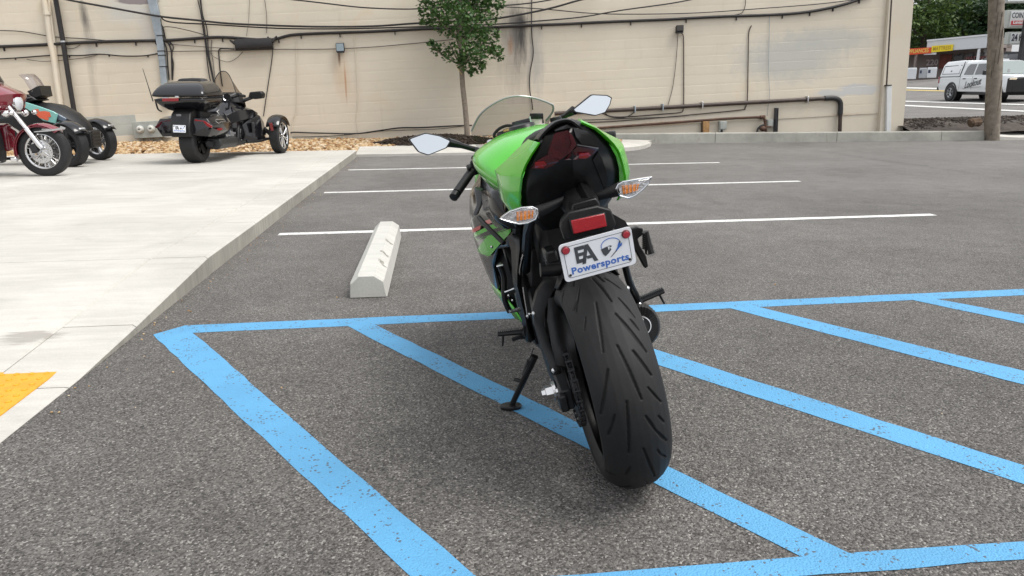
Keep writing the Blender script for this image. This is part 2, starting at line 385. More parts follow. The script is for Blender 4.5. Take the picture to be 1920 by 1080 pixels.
# ================================================================ raised concrete pavement on the left (edge at X = -1.45)
KX, KH = -1.45, 0.12
def kerbh(y): return float(np.interp(y, [-20, 2.95, 4.75, 30], [0.006, 0.006, KH, KH]))
pav = MB()
pys = [-15, 0, 1.5, 2.3, 2.9, 3.3, 3.8, 4.3, 4.74, 9, 14.0]
pav.loft([[(-40, y, -0.05), (-40, y, kerbh(y) - 0.012), (KX - 0.012, y, kerbh(y) - 0.012), (KX - 0.012, y, -0.05)] for y in pys])
pavement = struct('pavement', pav, M_CONC_GREY)
# kerb stones along the edge, then slabs behind them: every pour is a piece with its own open joint
KW = 0.34
kcuts = [-2.0, 0.2, 2.25, 2.86, 3.55, 4.74, 6.05, 7.36, 8.7, 9.4, 10.1, 10.8, 11.5, 12.2, 12.9, 13.55, 14.0]
def slabpiece(x0, x1, y0, y1, name, m, gap=0.004, drop=0.0, top=None):
    ysn = [y0 + gap] + [y for y in (2.95, 4.3, 4.75) if y0 + gap < y < y1 - gap] + [y1 - gap]
    bm_ = MB(); b = 0.006
    for ya, yb in zip(ysn[:-1], ysn[1:]):
        pass
    rings = []
    for y in ysn:
        h = kerbh(y) - drop
        rings.append([(x0 + gap, y, -0.05), (x0 + gap, y, h - b), (x0 + gap + b, y, h), (x1 - gap - b * 2, y, h), (x1 - (gap if x1 < KX - .01 else 0), y, h - b * 2 if h > .03 else h - .004), (x1 - (gap if x1 < KX - .01 else 0), y, -0.05)])
    bm_.loft(rings); ob = bm_.build(name, [m, M_CONC_EDGE], pavement, 25)
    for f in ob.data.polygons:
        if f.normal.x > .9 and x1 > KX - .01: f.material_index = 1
    return ob
for i, (a, b) in enumerate(zip(kcuts[:-1], kcuts[1:])):
    slabpiece(KX - KW, KX, a, b, 'kerb_stone', M_CONC, 0.004)
scuts = [-2.0, 2.25, 2.86, 4.74, 7.4, 10.3, 13.99]
xc = [KX - KW, -4.6, -8.0, -11.6, -16]
for i, (a, b) in enumerate(zip(scuts[:-1], scuts[1:])):
    for xa, xb in zip(xc[1:], xc[:-1]):
        if xb < -1.9 and b < 3: a2 = a
        slabpiece(xa, xb, a, b, 'pavement_slab', M_CONC, 0.003, 0.0006 * ((i + int(-xa)) % 3))
# yellow truncated-dome panel set in the ramp
ty = thing('tactile_panel', 'yellow tactile paving panel with raised domes set in the concrete ramp', 'tactile paving', (0, 0, 0))
P3 = [onZ(112, 695, 0.008), onZ(-8, 786, 0.008)]
m_yel = mat('tactile_yellow', (0.58, 0.285, 0.016), 0.55, 0, 0.12, 14, 0.3, 150)
tx1, ty1 = P3[0].x, P3[0].y
nrm = (P3[1] - P3[0]); nrm.normalize()
perp = Vector((-nrm.y, nrm.x, 0)); perp = perp if perp.x < 0 else -perp
q = [P3[0], P3[0] + Vector((-0.92, 0.0, 0)), P3[1] + Vector((-0.92, 0.0, 0)), P3[1] + nrm * 0.4]
q = [P3[0], P3[0] + Vector((-1.2, 0.02, 0)), P3[0] + Vector((-1.2, 0.02, 0)) + nrm * 0.61, P3[0] + nrm * 0.61]
MB().prism([(p.x, p.y, 0.004) for p in q], (0, 0, 0.007)).build('panel', m_yel, ty, bevel=0.002)
md = MB().lathe([(0, 0.0115), (0.003, 0.0105), (0.005, 0.007), (0.0053, 0.0001)], 10, ax='z').mesh('dome', m_yel)
e1 = (q[1] - q[0]).normalized()
for i in range(20):
    for j in range(10):
        p = q[0] + e1 * (0.035 + i * 0.058) + nrm * (0.035 + j * 0.058)
        d = bpy.data.objects.new('dome', md); COL.objects.link(d); d.parent = ty; d.location = (p.x, p.y, 0.011)

# far kerb along the stone bed (a low sloping apron) and the rounded island nose on the right
ap = MB()
APX = -1.46
ap.loft([[(APX, 13.92, -0.05), (APX, 13.92, 0.045), (APX, 13.96, 0.055), (APX, 14.72, 0.125), (APX, 14.9, 0.125), (APX, 14.9, -0.05)],
         [(2.0, 13.92, -0.05), (2.0, 13.92, 0.045), (2.0, 13.96, 0.055), (2.0, 14.72, 0.125), (2.0, 14.9, 0.125), (2.0, 14.9, -0.05)]])
struct('far_kerb', ap, M_CONC)
def zpoly(pts, z): return [tuple(onZ(u, v, z)[:2]) for u, v in pts]
nose = [(2.0, 13.92)] + [tuple(onZ(u, v)[:2]) for u, v in ((1100, 284.5), (1168, 284), (1192, 282), (1210, 278.5), (1220, 274), (1222, 270.5))]
nose += [(nose[-1][0] - 0.15, 15.75), (2.0, 15.75)]
nb = MB(); nb.loft([[(x, y, -0.05) for x, y in nose], [(x, y, 0.07) for x, y in nose],
    [(x - (0.05 if x > 2.1 else 0), min(y + 0.05, 15.75), 0.10) for x, y in nose], [(min(x, 3.9) if x > 2.1 else x, min(y + 0.45, 15.75) if x > 2.1 else y + .6, 0.125) for x, y in nose]])
struct('island_kerb', nb, M_CONC, 30)

# concrete kerb wall in front of the building, poured in lengths
kw = bpy.data.objects.new('kerb_wall', None); COL.objects.link(kw)
tag(kw, 'long low grey concrete kerb wall at the foot of the cream building', 'kerb wall')
def kyy(x): return float(np.interp(x, [3.5, 5.5, 11.8, 14], [15.9, 15.80, 15.42, 15.3]))
def khh(x): return float(np.interp(x, [3.5, 12, 14], [0.245, 0.20, 0.18]))
kc = [3.3, 5.95, 8.6, 10.9, 12.05]
for a, b in zip(kc[:-1], kc[1:]):
    m = MB(); rr = []
    for x in (a + 0.006, b - 0.006):
        y0, h = kyy(x), khh(x)
        rr.append([(x, y0, -0.05), (x, y0 + 0.012, h - 0.02), (x, y0 + 0.03, h), (x, y0 + 0.17, h), (x, y0 + 0.17, -0.05)])
    m.loft(rr); m.build('kerb_length', M_CONC_GREY, kw, 25)
m = MB(); rr = []
for x, h in ((12.05, 0.2), (12.6, 0.12), (20, 0.12)):
    y0 = kyy(min(x, 14)) - 0.02
    rr.append([(x, y0, -0.05), (x, y0, h * 0.45), (x, y0 + 0.05, h * 0.55), (x, y0 + 0.9, h + 0.06), (x, y0 + 0.9, -0.05)])
m.loft(rr); struct('driveway_apron', m, M_CONC, 25)

# stone bed between pavement and building: a base sheet and thousands of river stones
bed = MB(); bx = [-16, -10, -6, -2, 1.0, 2.8, 3.3]
def bedz(x, y): return float(np.interp(y, [14.5, 14.9, 15.5, 16.4], [0.05, 0.118, 0.15, 0.185]))
bed.loft([[(x, y, bedz(x, y) - 0.03) for x in bx] for y in (14.0, 14.5, 14.9, 15.5, 16.39)], closed=False)
m_bed = mat('bed_soil', (0.16, 0.11, 0.06), 0.95, 0, 0.35, 6, 0.5, 60, world=True)
struct('stone_bed', bed, m_bed)
def stones_mat():
    m = bpy.data.materials.new('river_stone'); m.use_nodes = True; N, L = nodes(m); b = N['Principled BSDF']
    a = N.new('ShaderNodeAttribute'); a.attribute_name = 'tone'
    r = N.new('ShaderNodeValToRGB'); L.new(a.outputs['Fac'], r.inputs[0]); e = r.color_ramp.elements
    e[0].color = (0.17, 0.085, 0.032, 1); e[1].color = (0.52, 0.42, 0.30, 1)
    for p, c in ((0.25, (0.30, 0.17, 0.07, 1)), (0.5, (0.38, 0.26, 0.13, 1)), (0.75, (0.45, 0.34, 0.21, 1))):
        q = e.new(p); q.color = c
    P = N.new('ShaderNodeNewGeometry').outputs['Position']
    c = mixcol(N, L, 1.0, r.outputs[0], ramp(N, L, noise(N, L, P, 30, 4), 0.3, 0.7, 0.8, 1.15), 'MULTIPLY')
    L.new(c, b.inputs['Base Color']); b.inputs['Roughness'].default_value = 0.75
    return m
M_STONE = stones_mat()
def stones(name, pts, rmin, rmax, label=None):
    bm = bmesh.new(); bmesh.ops.create_icosphere(bm, subdivisions=2, radius=1.0)
    bv = np.array([v.co[:] for v in bm.verts]); bf = np.array([[v.index for v in f.verts] for f in bm.faces]); bm.free()
    V = []; F = []; T = []; k = len(bv)
    for i, (x, y, z) in enumerate(pts):
        r = random.uniform(rmin, rmax); sc = np.array([r * random.uniform(.8, 1.5), r * random.uniform(.8, 1.4), r * random.uniform(.6, .95)])
        R = np.array(Euler((random.uniform(-.5, .5), random.uniform(-.5, .5), random.uniform(0, 6.3))).to_matrix())
        vv = (bv * (1 + rng.uniform(-.07, .07, (k, 1))) * sc) @ R.T + np.array([x, y, z]); V.append(vv); F.append(bf + i * k); T += [random.random()] * k
    me = bpy.data.meshes.new(name); me.from_pydata(np.concatenate(V).tolist(), [], np.concatenate(F).tolist())
    at = me.attributes.new('tone', 'FLOAT', 'POINT'); at.data.foreach_set('value', T)
    me.polygons.foreach_set('use_smooth', [True] * len(me.polygons)); me.materials.append(M_STONE)
    o = bpy.data.objects.new(name, me); COL.objects.link(o); return o
def in_mulch(x, y): return ((x - 0.05) / 1.35) ** 2 + ((y - 15.5) / 0.75) ** 2 < 1
pts = []
for _ in range(12500):
    x = random.uniform(-11, 3.0); y = random.uniform(14.88 if x > -1.5 else 14.05, 16.35)
    if in_mulch(x, y): continue
    pts.append((x, y, bedz(x, y) + random.uniform(-.02, .012)))
for _ in range(350):
    a = random.uniform(0, 6.28); r = math.sqrt(random.random()); pts.append((2.9 + 0.8 * r * math.cos(a), 15.0 + 0.35 * r * math.sin(a), 0.13 + random.uniform(-.01, .025)))
so_ = stones('river_stones', pts, 0.022, 0.046); so_['kind'] = 'stuff'
tag(so_, 'tan river stones filling the bed along the foot of the cream wall', 'gravel')
# mulch mound round the tree and the mulch strip behind the kerb on the right
m_mulch = mat('mulch', (0.035, 0.024, 0.017), 0.95, 0, 0.5, 14, 0.8, 40, world=True)
def mulch(name, cx, cy, rx, ry, h, z0, n, label):
    mb = MB(); rings = []
    for i in range(9):
        t = i / 8; rings.append([(cx + rx * (1 - t) * math.cos(a) + .0, cy + ry * (1 - t) * math.sin(a), z0 - .04 + h * (1 - (1 - t) ** 2) + random.uniform(-.02, .02)) for a in [j * math.pi / 14 for j in range(28)]])
    mb.loft(rings)
    for _ in range(n):
        a = random.uniform(0, 6.28); r = math.sqrt(random.random()); x = cx + rx * r * math.cos(a); y = cy + ry * r * math.sin(a)
        mb.box((x, y, z0 - .03 + h * (1 - r * r) + .012), (random.uniform(.03, .11), random.uniform(.012, .03), .012), (random.uniform(-.5, .5), random.uniform(-.5, .5), random.uniform(0, 3.1)))
    o = mb.build(name, m_mulch, None, 0); o['kind'] = 'stuff'; tag(o, label, 'mulch')
mulch('mulch', 0.05, 15.5, 1.35, 0.72, 0.16, 0.15, 1600, 'dark bark mulch mound round the young tree trunk')
mb = MB(); rows = []
for i in range(40):
    x = 10.4 + i * 0.45; row = []
    for j in range(9):
        y = (15.62 - 0.06 * (x - 12)) + j * 0.45
        row.append((x, y, max(terr(x, y), 0.1) + 0.06 + 0.10 * math.sin(math.pi * j / 8) + random.uniform(-.03, .03)))
    rows.append(row)
mb.loft(rows, closed=False)
for _ in range(6500):
    x = random.uniform(10.4, 24); y = (15.75 - 0.06 * (x - 12)) + random.uniform(0.1, 3.5)
    mb.box((x, y, max(terr(x, y), .1) + 0.08 + 0.10 * math.sin(math.pi * (y - 15.75 + .06 * (x - 12)) / 3.6)), (random.uniform(.03, .12), random.uniform(.012, .035), .015), (random.uniform(-.5, .5), random.uniform(-.5, .5), random.uniform(0, 3.1)))
o = mb.build('bark_mulch', mat('bark_mulch', (0.052, 0.042, 0.035), 0.95, 0, 0.5, 6, 0.8, 30, world=True), None, 0); o['kind'] = 'stuff'; tag(o, 'strip of dark bark mulch behind the kerb beside the road', 'mulch')

# concrete wheel stop
ws = MB()
A, B = onZ(655, 560), onZ(727, 557); wx0, wx1 = A.x + .002, B.x - .002; wy0 = (A.y + B.y) / 2
prof = [(wx0, 0.004), (wx0 + .006, .085), (wx0 + .05, .128), (wx1 - .062, .128), (wx1 - .014, .095), (wx1, .004)]
rings = []
for y in (wy0, wy0 + .012, wy0 + .3, wy0 + .7, wy0 + 1.1, wy0 + 1.5, wy0 + 1.81, wy0 + 1.83):
    e = .006 if y in (wy0, wy0 + 1.83) else 0
    rings.append([(x + (e if x < -.4 else -e), y, z - (e if z > .05 else 0)) for x, z in prof])
ws.loft(rings)
stop = thing('wheel_stop', 'chipped concrete wheel stop lying on the asphalt beside the green motorcycle', 'wheel stop')
ws.build('block', M_CONC_STOP, stop, 25)
m_scuff = mat('scuffed_concrete', (0.25, 0.24, 0.21), 0.95, 0, 0.5, 30, 0.6, 60)
for (yy, ln, wd, zz) in ((0.36, .05, .06, .118), (0.62, .035, .07, .121), (1.02, .04, .065, .119)):
    c = MB(); base = Vector((wx1 - .045, wy0 + yy, zz)); k = []
    for a in range(17):
        th = a * 2 * math.pi / 17; rr_ = random.uniform(.35, 1.15); k.append(base + Vector((wd * .5 * rr_ * math.cos(th), ln * rr_ * math.sin(th) - .5 * wd * math.cos(th), 0)))
    c.prism([(p.x, p.y, .1285 - max(0, (p.x - (wx1 - .062)) * .69) + .0008) for p in k], (0, 0, .0006)).build('chip', m_scuff, stop, 0)

# loose grit swept along the kerbs
pts = []
for _ in range(220):
    if random.random() < .9: x, y = KX + abs(random.gauss(0, .12)) + .01, random.uniform(2.6, 13.8)
    else: x, y = random.uniform(-1.3, 5.5), random.uniform(2.2, 13.5)
    pts.append((x, y, .003))
gr_ = stones('loose_grit', pts, .0015, .005); gr_['kind'] = 'stuff'; tag(gr_, 'loose grit scattered on the asphalt along the kerb', 'grit')
# ================================================================ painted block building
WY, WT = 16.4, 0.040                          # distance, and the lot's fall against the level courses
def W(u, v, off=0.0):
    p = onY(u, v, WY - off); c, s = math.cos(WT), math.sin(WT)
    return Vector((p.x * c + p.z * s, -off, -p.x * s + p.z * c))
WM = Matrix.Translation((0, WY, 0)) @ Euler((0, -WT, 0)).to_matrix().to_4x4()
def wset(o):
    o.location = (0, WY, 0); o.rotation_euler = (0, -WT, 0); return o
def wall_paint(name, base, stains=True):
    m = bpy.data.materials.new(name); m.use_nodes = True; N, L = nodes(m); b = N['Principled BSDF']
    P = N.new('ShaderNodeNewGeometry').outputs['Position']
    sx = N.new('ShaderNodeSeparateXYZ'); L.new(P, sx.inputs[0])
    c = mixcol(N, L, 1.0, base, ramp(N, L, noise(N, L, P, 0.7, 5, 0.6), 0.3, 0.7, 0.93, 1.05), 'MULTIPLY')
    c = mixcol(N, L, ramp(N, L, noise(N, L, P, 1.3, 5, 0.65, .5), 0.58, 0.72, 0, 0.5), c, (base[0] * 1.02, base[1] * .95, base[2] * .84))
    mp = N.new('ShaderNodeMapping'); mp.inputs['Scale'].default_value = (3.5, 1, 0.5); L.new(P, mp.inputs['Vector'])
    c = mixcol(N, L, ramp(N, L, noise(N, L, mp.outputs[0], 1.6, 6, 0.7), 0.60, 0.80, 0, 0.22), c, (0.30, 0.24, 0.17))
    n1 = noise(N, L, P, 5.0, 6, 0.7); n2 = noise(N, L, mp.outputs[0], 4.0, 6, 0.7)
    def blot(c, px, rx, rz, col, amt, soft=0.6, ns=0.9, src=None):
        p = onY(px[0], px[1], WY)
        dx = mth(N, L, 'DIVIDE', mth(N, L, 'SUBTRACT', sx.outputs[0], p.x), rx); dz = mth(N, L, 'DIVIDE', mth(N, L, 'SUBTRACT', sx.outputs[2], p.z), rz)
        d = mth(N, L, 'SQRT', mth(N, L, 'ADD', mth(N, L, 'MULTIPLY', dx, dx), mth(N, L, 'MULTIPLY', dz, dz)))
        d = mth(N, L, 'ADD', d, mth(N, L, 'MULTIPLY', mth(N, L, 'SUBTRACT', src or n1, 0.5), ns))
        f = ramp(N, L, d, 1.0 - soft, 1.0, amt, 0.0)
        return mixcol(N, L, f, c, col)
    if stains:
        G = (0.055, 0.052, 0.05)
        c = blot(c, (1480, 110), 1.5, 0.62, (0.42, 0.42, 0.39), .8, .6)
        c = blot(c, (1560, 75), 1.3, 0.35, (0.42, 0.42, 0.39), .7, .6)
        c = blot(c, (1610, 168), .62, .14, (0.50, 0.50, 0.49), .9, .35, 1.5)
        c = blot(c, (1560, 175), .5, .10, (0.50, 0.50, 0.49), .8, .4, 1.4)
        c = blot(c, (1580, 235), .75, .30, (0.52, 0.33, 0.19), .6, .5)
        c = blot(c, (1535, 238), .30, .16, (0.27, 0.23, 0.17), .7, .4)
        c = blot(c, (1250, 235), .9, .12, (0.42, 0.27, 0.16), .6, .7, 1.3, n2)
        c = blot(c, (968, 110), .5, 1.0, (0.36, 0.32, 0.27), .8, .8, 1.0, n2)
        c = blot(c, (1005, 110), .22, .95, (0.33, 0.32, 0.30), .6, .7, 1.4, n2)
        c = blot(c, (974, 65), .22, .72, G, .95, .8, 1.3, n2)
        c = blot(c, (972, 42), .22, .2, G, .9, .7, 1.2)
        c = blot(c, (957, 85), .07, .25, (0.36, 0.17, 0.07), .7, .8, .9, n2)
        c = blot(c, (957, 50), .25, .6, (0.25, 0.23, 0.21), .5, .8, 1.3, n2)
        c = blot(c, (159, 35), .10, .45, G, .8, .8, 1.1, n2)
        c = blot(c, (168, 80), .14, .7, (0.28, 0.25, 0.22), .55, .8, 1.2, n2)
        c = blot(c, (175, 160), .10, .9, (0.36, 0.31, 0.25), .45, .8, 1.2, n2)
        c = blot(c, (240, 20), .65, .32, (0.52, 0.52, 0.49), .7, .6, 1.0)
        c = blot(c, (258, 2), .45, .075, (0.22, 0.19, 0.19), .95, .2, .5)
        c = blot(c, (280, 60), .3, .5, (0.44, 0.42, 0.41), .5, .8, 1.0)
        c = blot(c, (180, 95), .9, .12, (0.44, 0.45, 0.42), .5, .8, 1.0)
        c = blot(c, (636, 107), .035, .22, (0.10, 0.05, 0.03), .95, .7, .4, n2)
        c = blot(c, (648, 155), .028, .5, (0.36, 0.14, 0.05), .9, .7, .7, n2)
        c = blot(c, (640, 140), .22, .65, (0.52, 0.36, 0.22), .45, .9, 1.0, n2)
        c = blot(c, (660, 170), .3, .6, (0.52, 0.42, 0.32), .4, .9, 1.0, n2)
    L.new(c, b.inputs['Base Color']); b.inputs['Roughness'].default_value = 0.62; b.inputs['Specular IOR Level'].default_value = 0.35
    bp = N.new('ShaderNodeBump'); bp.inputs['Strength'].default_value = 0.35; bp.inputs['Distance'].default_value = 0.006
    L.new(noise(N, L, P, 26, 5, 0.65), bp.inputs['Height']); L.new(bp.outputs[0], b.inputs['Normal'])
    return m
CREAM = (0.605, 0.543, 0.44)
M_WALL = wall_paint('cream_block_paint', CREAM)
M_TRIM = wall_paint('cream_trim_paint', (0.60, 0.54, 0.44), False)
M_PALE = mat('pale_blue_block_paint', (0.41, 0.42, 0.385), 0.65, 0, 0.08, 3, 0.3, 26, world=True)
bld = thing('block_building', 'long cream painted concrete block building with a cable-strewn blank wall', 'building')
wset(bld)
SR = W(1652, 140).x                           # where the blocks meet the smooth corner pier
ER = W(1697, 140).x
core = MB(); core.box(((-16 + ER - 0.02) / 2, 5.06, 2.45), (ER - 0.02 + 16, 10.1, 5.5))
core.build('core_wall', M_TRIM, bld, 0)
pier = MB(); pier.box(((SR + ER) / 2, -0.03, 2.45), (ER - SR, 0.14, 5.5)); pier.build('corner_pier', M_TRIM, bld, bevel=0.012)
found = MB(); found.box(((-16 + 3.4) / 2, -0.01, -0.10), (19.4, 0.05, 0.56)); found.build('foundation', mat('foundation_concrete', (0.26, 0.245, 0.205), 0.9, 0, 0.2, 3, 0.4, 30, world=True), bld)
cop = MB(); cop.box(((-16 + ER) / 2, 5.0, 5.24), (ER + 16.2, 10.4, 0.08)); cop.build('coping', M_TRIM, bld)
BH, BL = 0.2032, 0.4064
def blockmesh(L_):
    m = MB(); h = BH / 2 - 0.0002; l = L_ / 2 - 0.0001; b = 0.0055
    rings = [[(x, 0.03, -h), (x, -.0092, -h), (x, -2 * b, -h + .05), (x, -2 * b, h - .0035), (x, -.0085, h), (x, 0.03, h)] for x in (-l, l)]
    m.loft(rings); return m.mesh('block', [M_WALL], 0)
bm_full = blockmesh(BL); bm_pale = bm_full.copy(); bm_pale.materials.clear(); bm_pale.materials.append(M_PALE)
z0 = 0.175; cells = []
for r in range(25):
    off = (r % 2) * BL / 2
    n0 = int((-15.8) / BL)
    for k in range(n0, 60):
        x = SR - 0.003 - BL / 2 - (k - n0) * BL - off
        if x < -15.6: break
        cells.append((x, z0 + (r + .5) * BH, r))
    if off: cells.append((SR - 0.003 - BL / 4, z0 + (r + .5) * BH, -1))
pA, pB = W(150, 262), W(256, 207)
def vis(x, z):
    p = WM @ Vector((x, 0, z)); c = CAM.T @ (np.array(p) - EYEP); u = 960 + FPX * c[0] / -c[2]; v = 540 - FPX * c[1] / -c[2]
    return -10 < u < 1930 and v > -12
cand = [c for c in cells if c[2] >= 0 and vis(c[0], c[1])]
cand.sort(key=lambda c: (c[0] + 1.0) ** 2 + 0.2 * c[1] ** 2)
chosen = set(cand[:296])
rest = MB()
for c in cells:
    x, z, r = c; dj = random.uniform(-.0009, .0009)
    pale = pA.x < x < pB.x and pA.z < z < pB.z
    if c in chosen or pale:
        o = bpy.data.objects.new('block', bm_pale if pale else bm_full); COL.objects.link(o); o.parent = bld; o.location = (x, dj, z)
        o.rotation_euler = (random.uniform(-.004, .004), random.uniform(-.0012, .0012), random.uniform(-.001, .001))
    else:
        h = BH / 2 - 0.0002; l = (BL / 2 if r >= 0 else BL / 4) - 0.0001; b = 0.0055; tl = random.uniform(-.0012, .0012)
        rest.loft([[(x + xx, 0.03, z - h + tl * xx), (x + xx, dj - .0092, z - h + tl * xx), (x + xx, dj - 2 * b, z - h + .05 + tl * xx), (x + xx, dj - 2 * b, z + h - .0035 + tl * xx), (x + xx, dj - .0085, z + h + tl * xx), (x + xx, .03, z + h + tl * xx)] for xx in (-l, l)])
ro = rest.build('blockwork', M_WALL, bld, 0); ro['kind'] = 'stuff'

# ---------------------------------------------------------------- everything fixed to the wall
M_CABLE = mat('black_cable', (0.018, 0.016, 0.016), 0.55, 0, 0.3, 20)
M_CABLE2 = mat('grey_cable', (0.10, 0.09, 0.08), 0.6)
M_RUST = mat('rusty_steel', (0.085, 0.045, 0.03), 0.7, 0.2, 0.5, 7, 0.3, 40)
M_BROWNPIPE = mat('brown_pipe_paint', (0.045, 0.030, 0.024), 0.5, 0, 0.35, 5, 0.2, 30)
M_GALV = mat('galvanised_duct', (0.30, 0.34, 0.37), 0.5, 0.35, 0.2, 5, 0.1, 30)
M_GREYBOX = mat('grey_box_paint', (0.33, 0.345, 0.32), 0.5, 0.1, 0.15, 8)
M_WHITEPVC = mat('white_pvc', (0.62, 0.63, 0.62), 0.4, 0, 0.06, 5)
M_DARK = mat('dark_metal', (0.03, 0.03, 0.032), 0.5, 0.3, 0.2, 10)
M_WOOD = mat('raw_timber', (0.33, 0.19, 0.08), 0.8, 0, 0.3, 12, 0.3, 50)
M_STEEL = mat('steel', (0.55, 0.55, 0.55), 0.3, 1.0)
def recentre(o):
    """put the origin in the middle of the object's own shape, in the wall's frame"""
    me = o.data; n = len(me.vertices); a = np.empty(n * 3); me.vertices.foreach_get('co', a); a = a.reshape(-1, 3)
    c = Vector((a.min(0) + a.max(0)) / 2); me.transform(Matrix.Translation(-c)); o.location = WM @ c; o.rotation_euler = (0, -WT, 0); return o
def wline(pts, off=0.03, k=5): return smoothline([W(u, v, off + (0.0 if len(q) < 1 else q[0])) for u, v, *q in pts], k)
def cable(label, pts, r, m=M_CABLE, off=0.035, name='wall_cable', cat='cable', group=None, n=7, clips=0):
    path = wline(pts, off); b = MB().tube(path, r, n)
    o = recentre(b.build(name, m)); tag(o, label, cat, group)
    if clips:
        cm = MB(); 
        st = max(1, len(path) // clips)
        for i in range(st // 2, len(path), st):
            p = o.matrix_basis.inverted() @ (WM @ path[i])
            cm = MB(); cm.box((p.x, p.y + off * .4, p.z - r * 1.2), (0.018, off, r * 3.4)); cm.build('clip', M_DARK, o)
    return o
G = 'cables strung along the cream wall'
cable('thick black cable bundle sagging along the whole cream wall to its right end', [(-20, 88), (60, 85), (150, 80), (220, 77.5), (300, 76), (340, 74), (400, 70), (440, 71), (505, 75), (545, 66), (600, 62.5), (700, 59), (800, 54), (900, 52), (985, 48), (1060, 45), (1140, 41), (1250, 36.5), (1340, 31.5), (1440, 28), (1500, 24), (1545, 17), (1590, 6), (1640, -12)], 0.030, off=.045, group=G, clips=22)
cable('black cable sagging from upper left over the grey duct and off the top', [(100, -6), (150, 4), (200, 13), (260, 24), (310, 32), (370, 38), (430, 44), (520, 48), (600, 50), (700, 49), (790, 43), (900, 38), (960, 30), (1030, 16), (1080, 2), (1120, -8)], 0.020, off=.16, group=G)
cable('second black cable running just under the upper sagging cable', [(300, 29), (318, 41), (400, 46), (520, 53), (640, 54), (760, 51), (900, 47), (1000, 40), (1090, 32), (1160, 20), (1260, 6), (1320, -6)], 0.014, off=.14, group=G)
cable('black cable entering at the top edge left of the maple crown', [(520, -4), (600, 5), (680, 14), (760, 17), (830, 14), (930, 11), (1000, 5), (1060, -6)], 0.014, off=.25, group=G)
cable('thin wire rising to the right from behind the maple crown', [(930, 12), (1020, 17), (1110, 25), (1200, 26.5), (1310, 24), (1440, 15), (1540, 7), (1620, -3)], 0.010, off=.12, group=G)
cable('thin slanting wire on the upper left of the wall ending on the bundle', [(-10, 57), (40, 59), (100, 69), (150, 72), (200, 76)], 0.008, group=G)
cable('lower black cable looping at mid height left of the grey duct', [(-15, 111), (40, 108), (95, 104), (150, 104), (187, 101.5), (230, 105), (270, 104.5), (298, 100)], 0.012, group=G, clips=4)
cable('slack wire drooping below the lower cable on the left', [(50, 111), (80, 115), (125, 112), (160, 108), (185, 102)], 0.006, m=M_CABLE2, group=G)
cable('straight wire from the grey duct across to the wall lamp and maple', [(305, 96.5), (380, 95.5), (440, 95), (515, 92.5), (570, 92.5), (632, 91.5), (700, 88), (780, 81), (850, 74)], 0.008, m=M_CABLE2, group=G)
cable('wire from the duct top slanting down to the bundle', [(296, 72), (302, 55), (312, 50), (335, 53), (365, 60), (395, 69)], 0.007, group=G)
cable('thin wire under the bundle reaching the black closure', [(320, 83), (360, 86), (400, 89), (438, 91)], 0.006, m=M_CABLE2, group=G)
cable('wire curling in a loop below the black closure', [(392, 96), (402, 107), (425, 116), (442, 110), (455, 97)], 0.005, m=M_CABLE2, group=G)
cable('short wire hanging from the bundle in a small loop', [(120, 88), (130, 91), (140, 90), (150, 84)], 0.005, group=G)
for pts, lab in (([(370, -4), (376, 22), (381, 55), (386, 90), (388, 110), (392, 140), (398, 165)], 'left strand of the vertical cable group above the black trike'),
                 ([(374, -4), (378, 20), (384, 60), (389, 100), (394, 125), (402, 163)], 'middle strand of the vertical cable group above the black trike'),
                 ([(376, -4), (380, 28), (388, 55), (391, 98), (397, 130), (403, 163)], 'right strand of the vertical cable group above the black trike')):
    cable(lab, pts, 0.011, off=.05, group='vertical cables above the black trike')
cable('cable bent at the top and dropping behind the black trike handlebar', [(440, 92), (424, 91), (411, 93), (411, 110), (413, 135), (417, 162)], 0.012, group='vertical cables above the black trike')
cable('thin cable dropping from the bundle beside the vertical group', [(397, 75), (396, 95), (400, 120), (404, 163)], 0.007, m=M_CABLE2, group='vertical cables above the black trike')
cable('black cable hugging the left edge of the grey duct', [(291, 80), (298, 92), (301, 115), (305, 140), (308, 165)], 0.012, group='cables beside the grey duct')
cable('thick black cable right of the grey duct curving from the bundle', [(302, 74), (314, 80), (321, 95), (322, 115), (323, 150)], 0.016, group='cables beside the grey duct')
cable('black cable between the grey duct and the thick cable', [(305, 76), (312, 90), (314, 115), (317, 150)], 0.013, group='cables beside the grey duct')
cable('looped black cable outside the grey duct', [(318, 78), (325, 88), (322, 102), (325, 120), (324, 145)], 0.010, group='cables beside the grey duct')
cable('cable slanting up along the front of the grey duct', [(301, 35), (302, 45), (306, 54), (310, 73)], 0.014, group='cables beside the grey duct')
cable('thin wire from the upper edge down the wall right of the splice closure', [(496, -3), (500, 30), (500, 62)], 0.006, m=M_CABLE2)
cable('faint wire left of it running up off the wall', [(468, -3), (466, 40), (462, 68)], 0.004, m=M_CABLE2)
cable('dark wire hanging from the closure down behind the black trike', [(512, 82), (510, 110), (504, 150), (498, 190), (494, 218)], 0.009)
cable('thin painted wire hanging down the wall left of the wall lamp', [(554, 70), (556, 110), (557, 170), (555, 212), (549, 222), (547, 250)], 0.006, m=M_TRIM)
cable('thin painted wire hanging down the wall right of the wall lamp', [(664, 68), (668, 120), (671, 180), (668, 225), (673, 248)], 0.006, m=M_TRIM)
cable('black wire hanging down the wall beside the dark stain', [(997, -4), (997, 60), (1000, 100), (994, 135), (993, 165), (997, 190), (999, 206)], 0.010)
cable('thin wire dropping from the top edge to the bundle right of the maple', [(1398, -4), (1397, 12), (1391, 24), (1378, 28)], 0.007)
cable('thin wire hanging from the dark floodlight down to the brown pipe', [(1271, 65), (1268, 110), (1262, 160), (1253, 196)], 0.007, m=M_CABLE2)
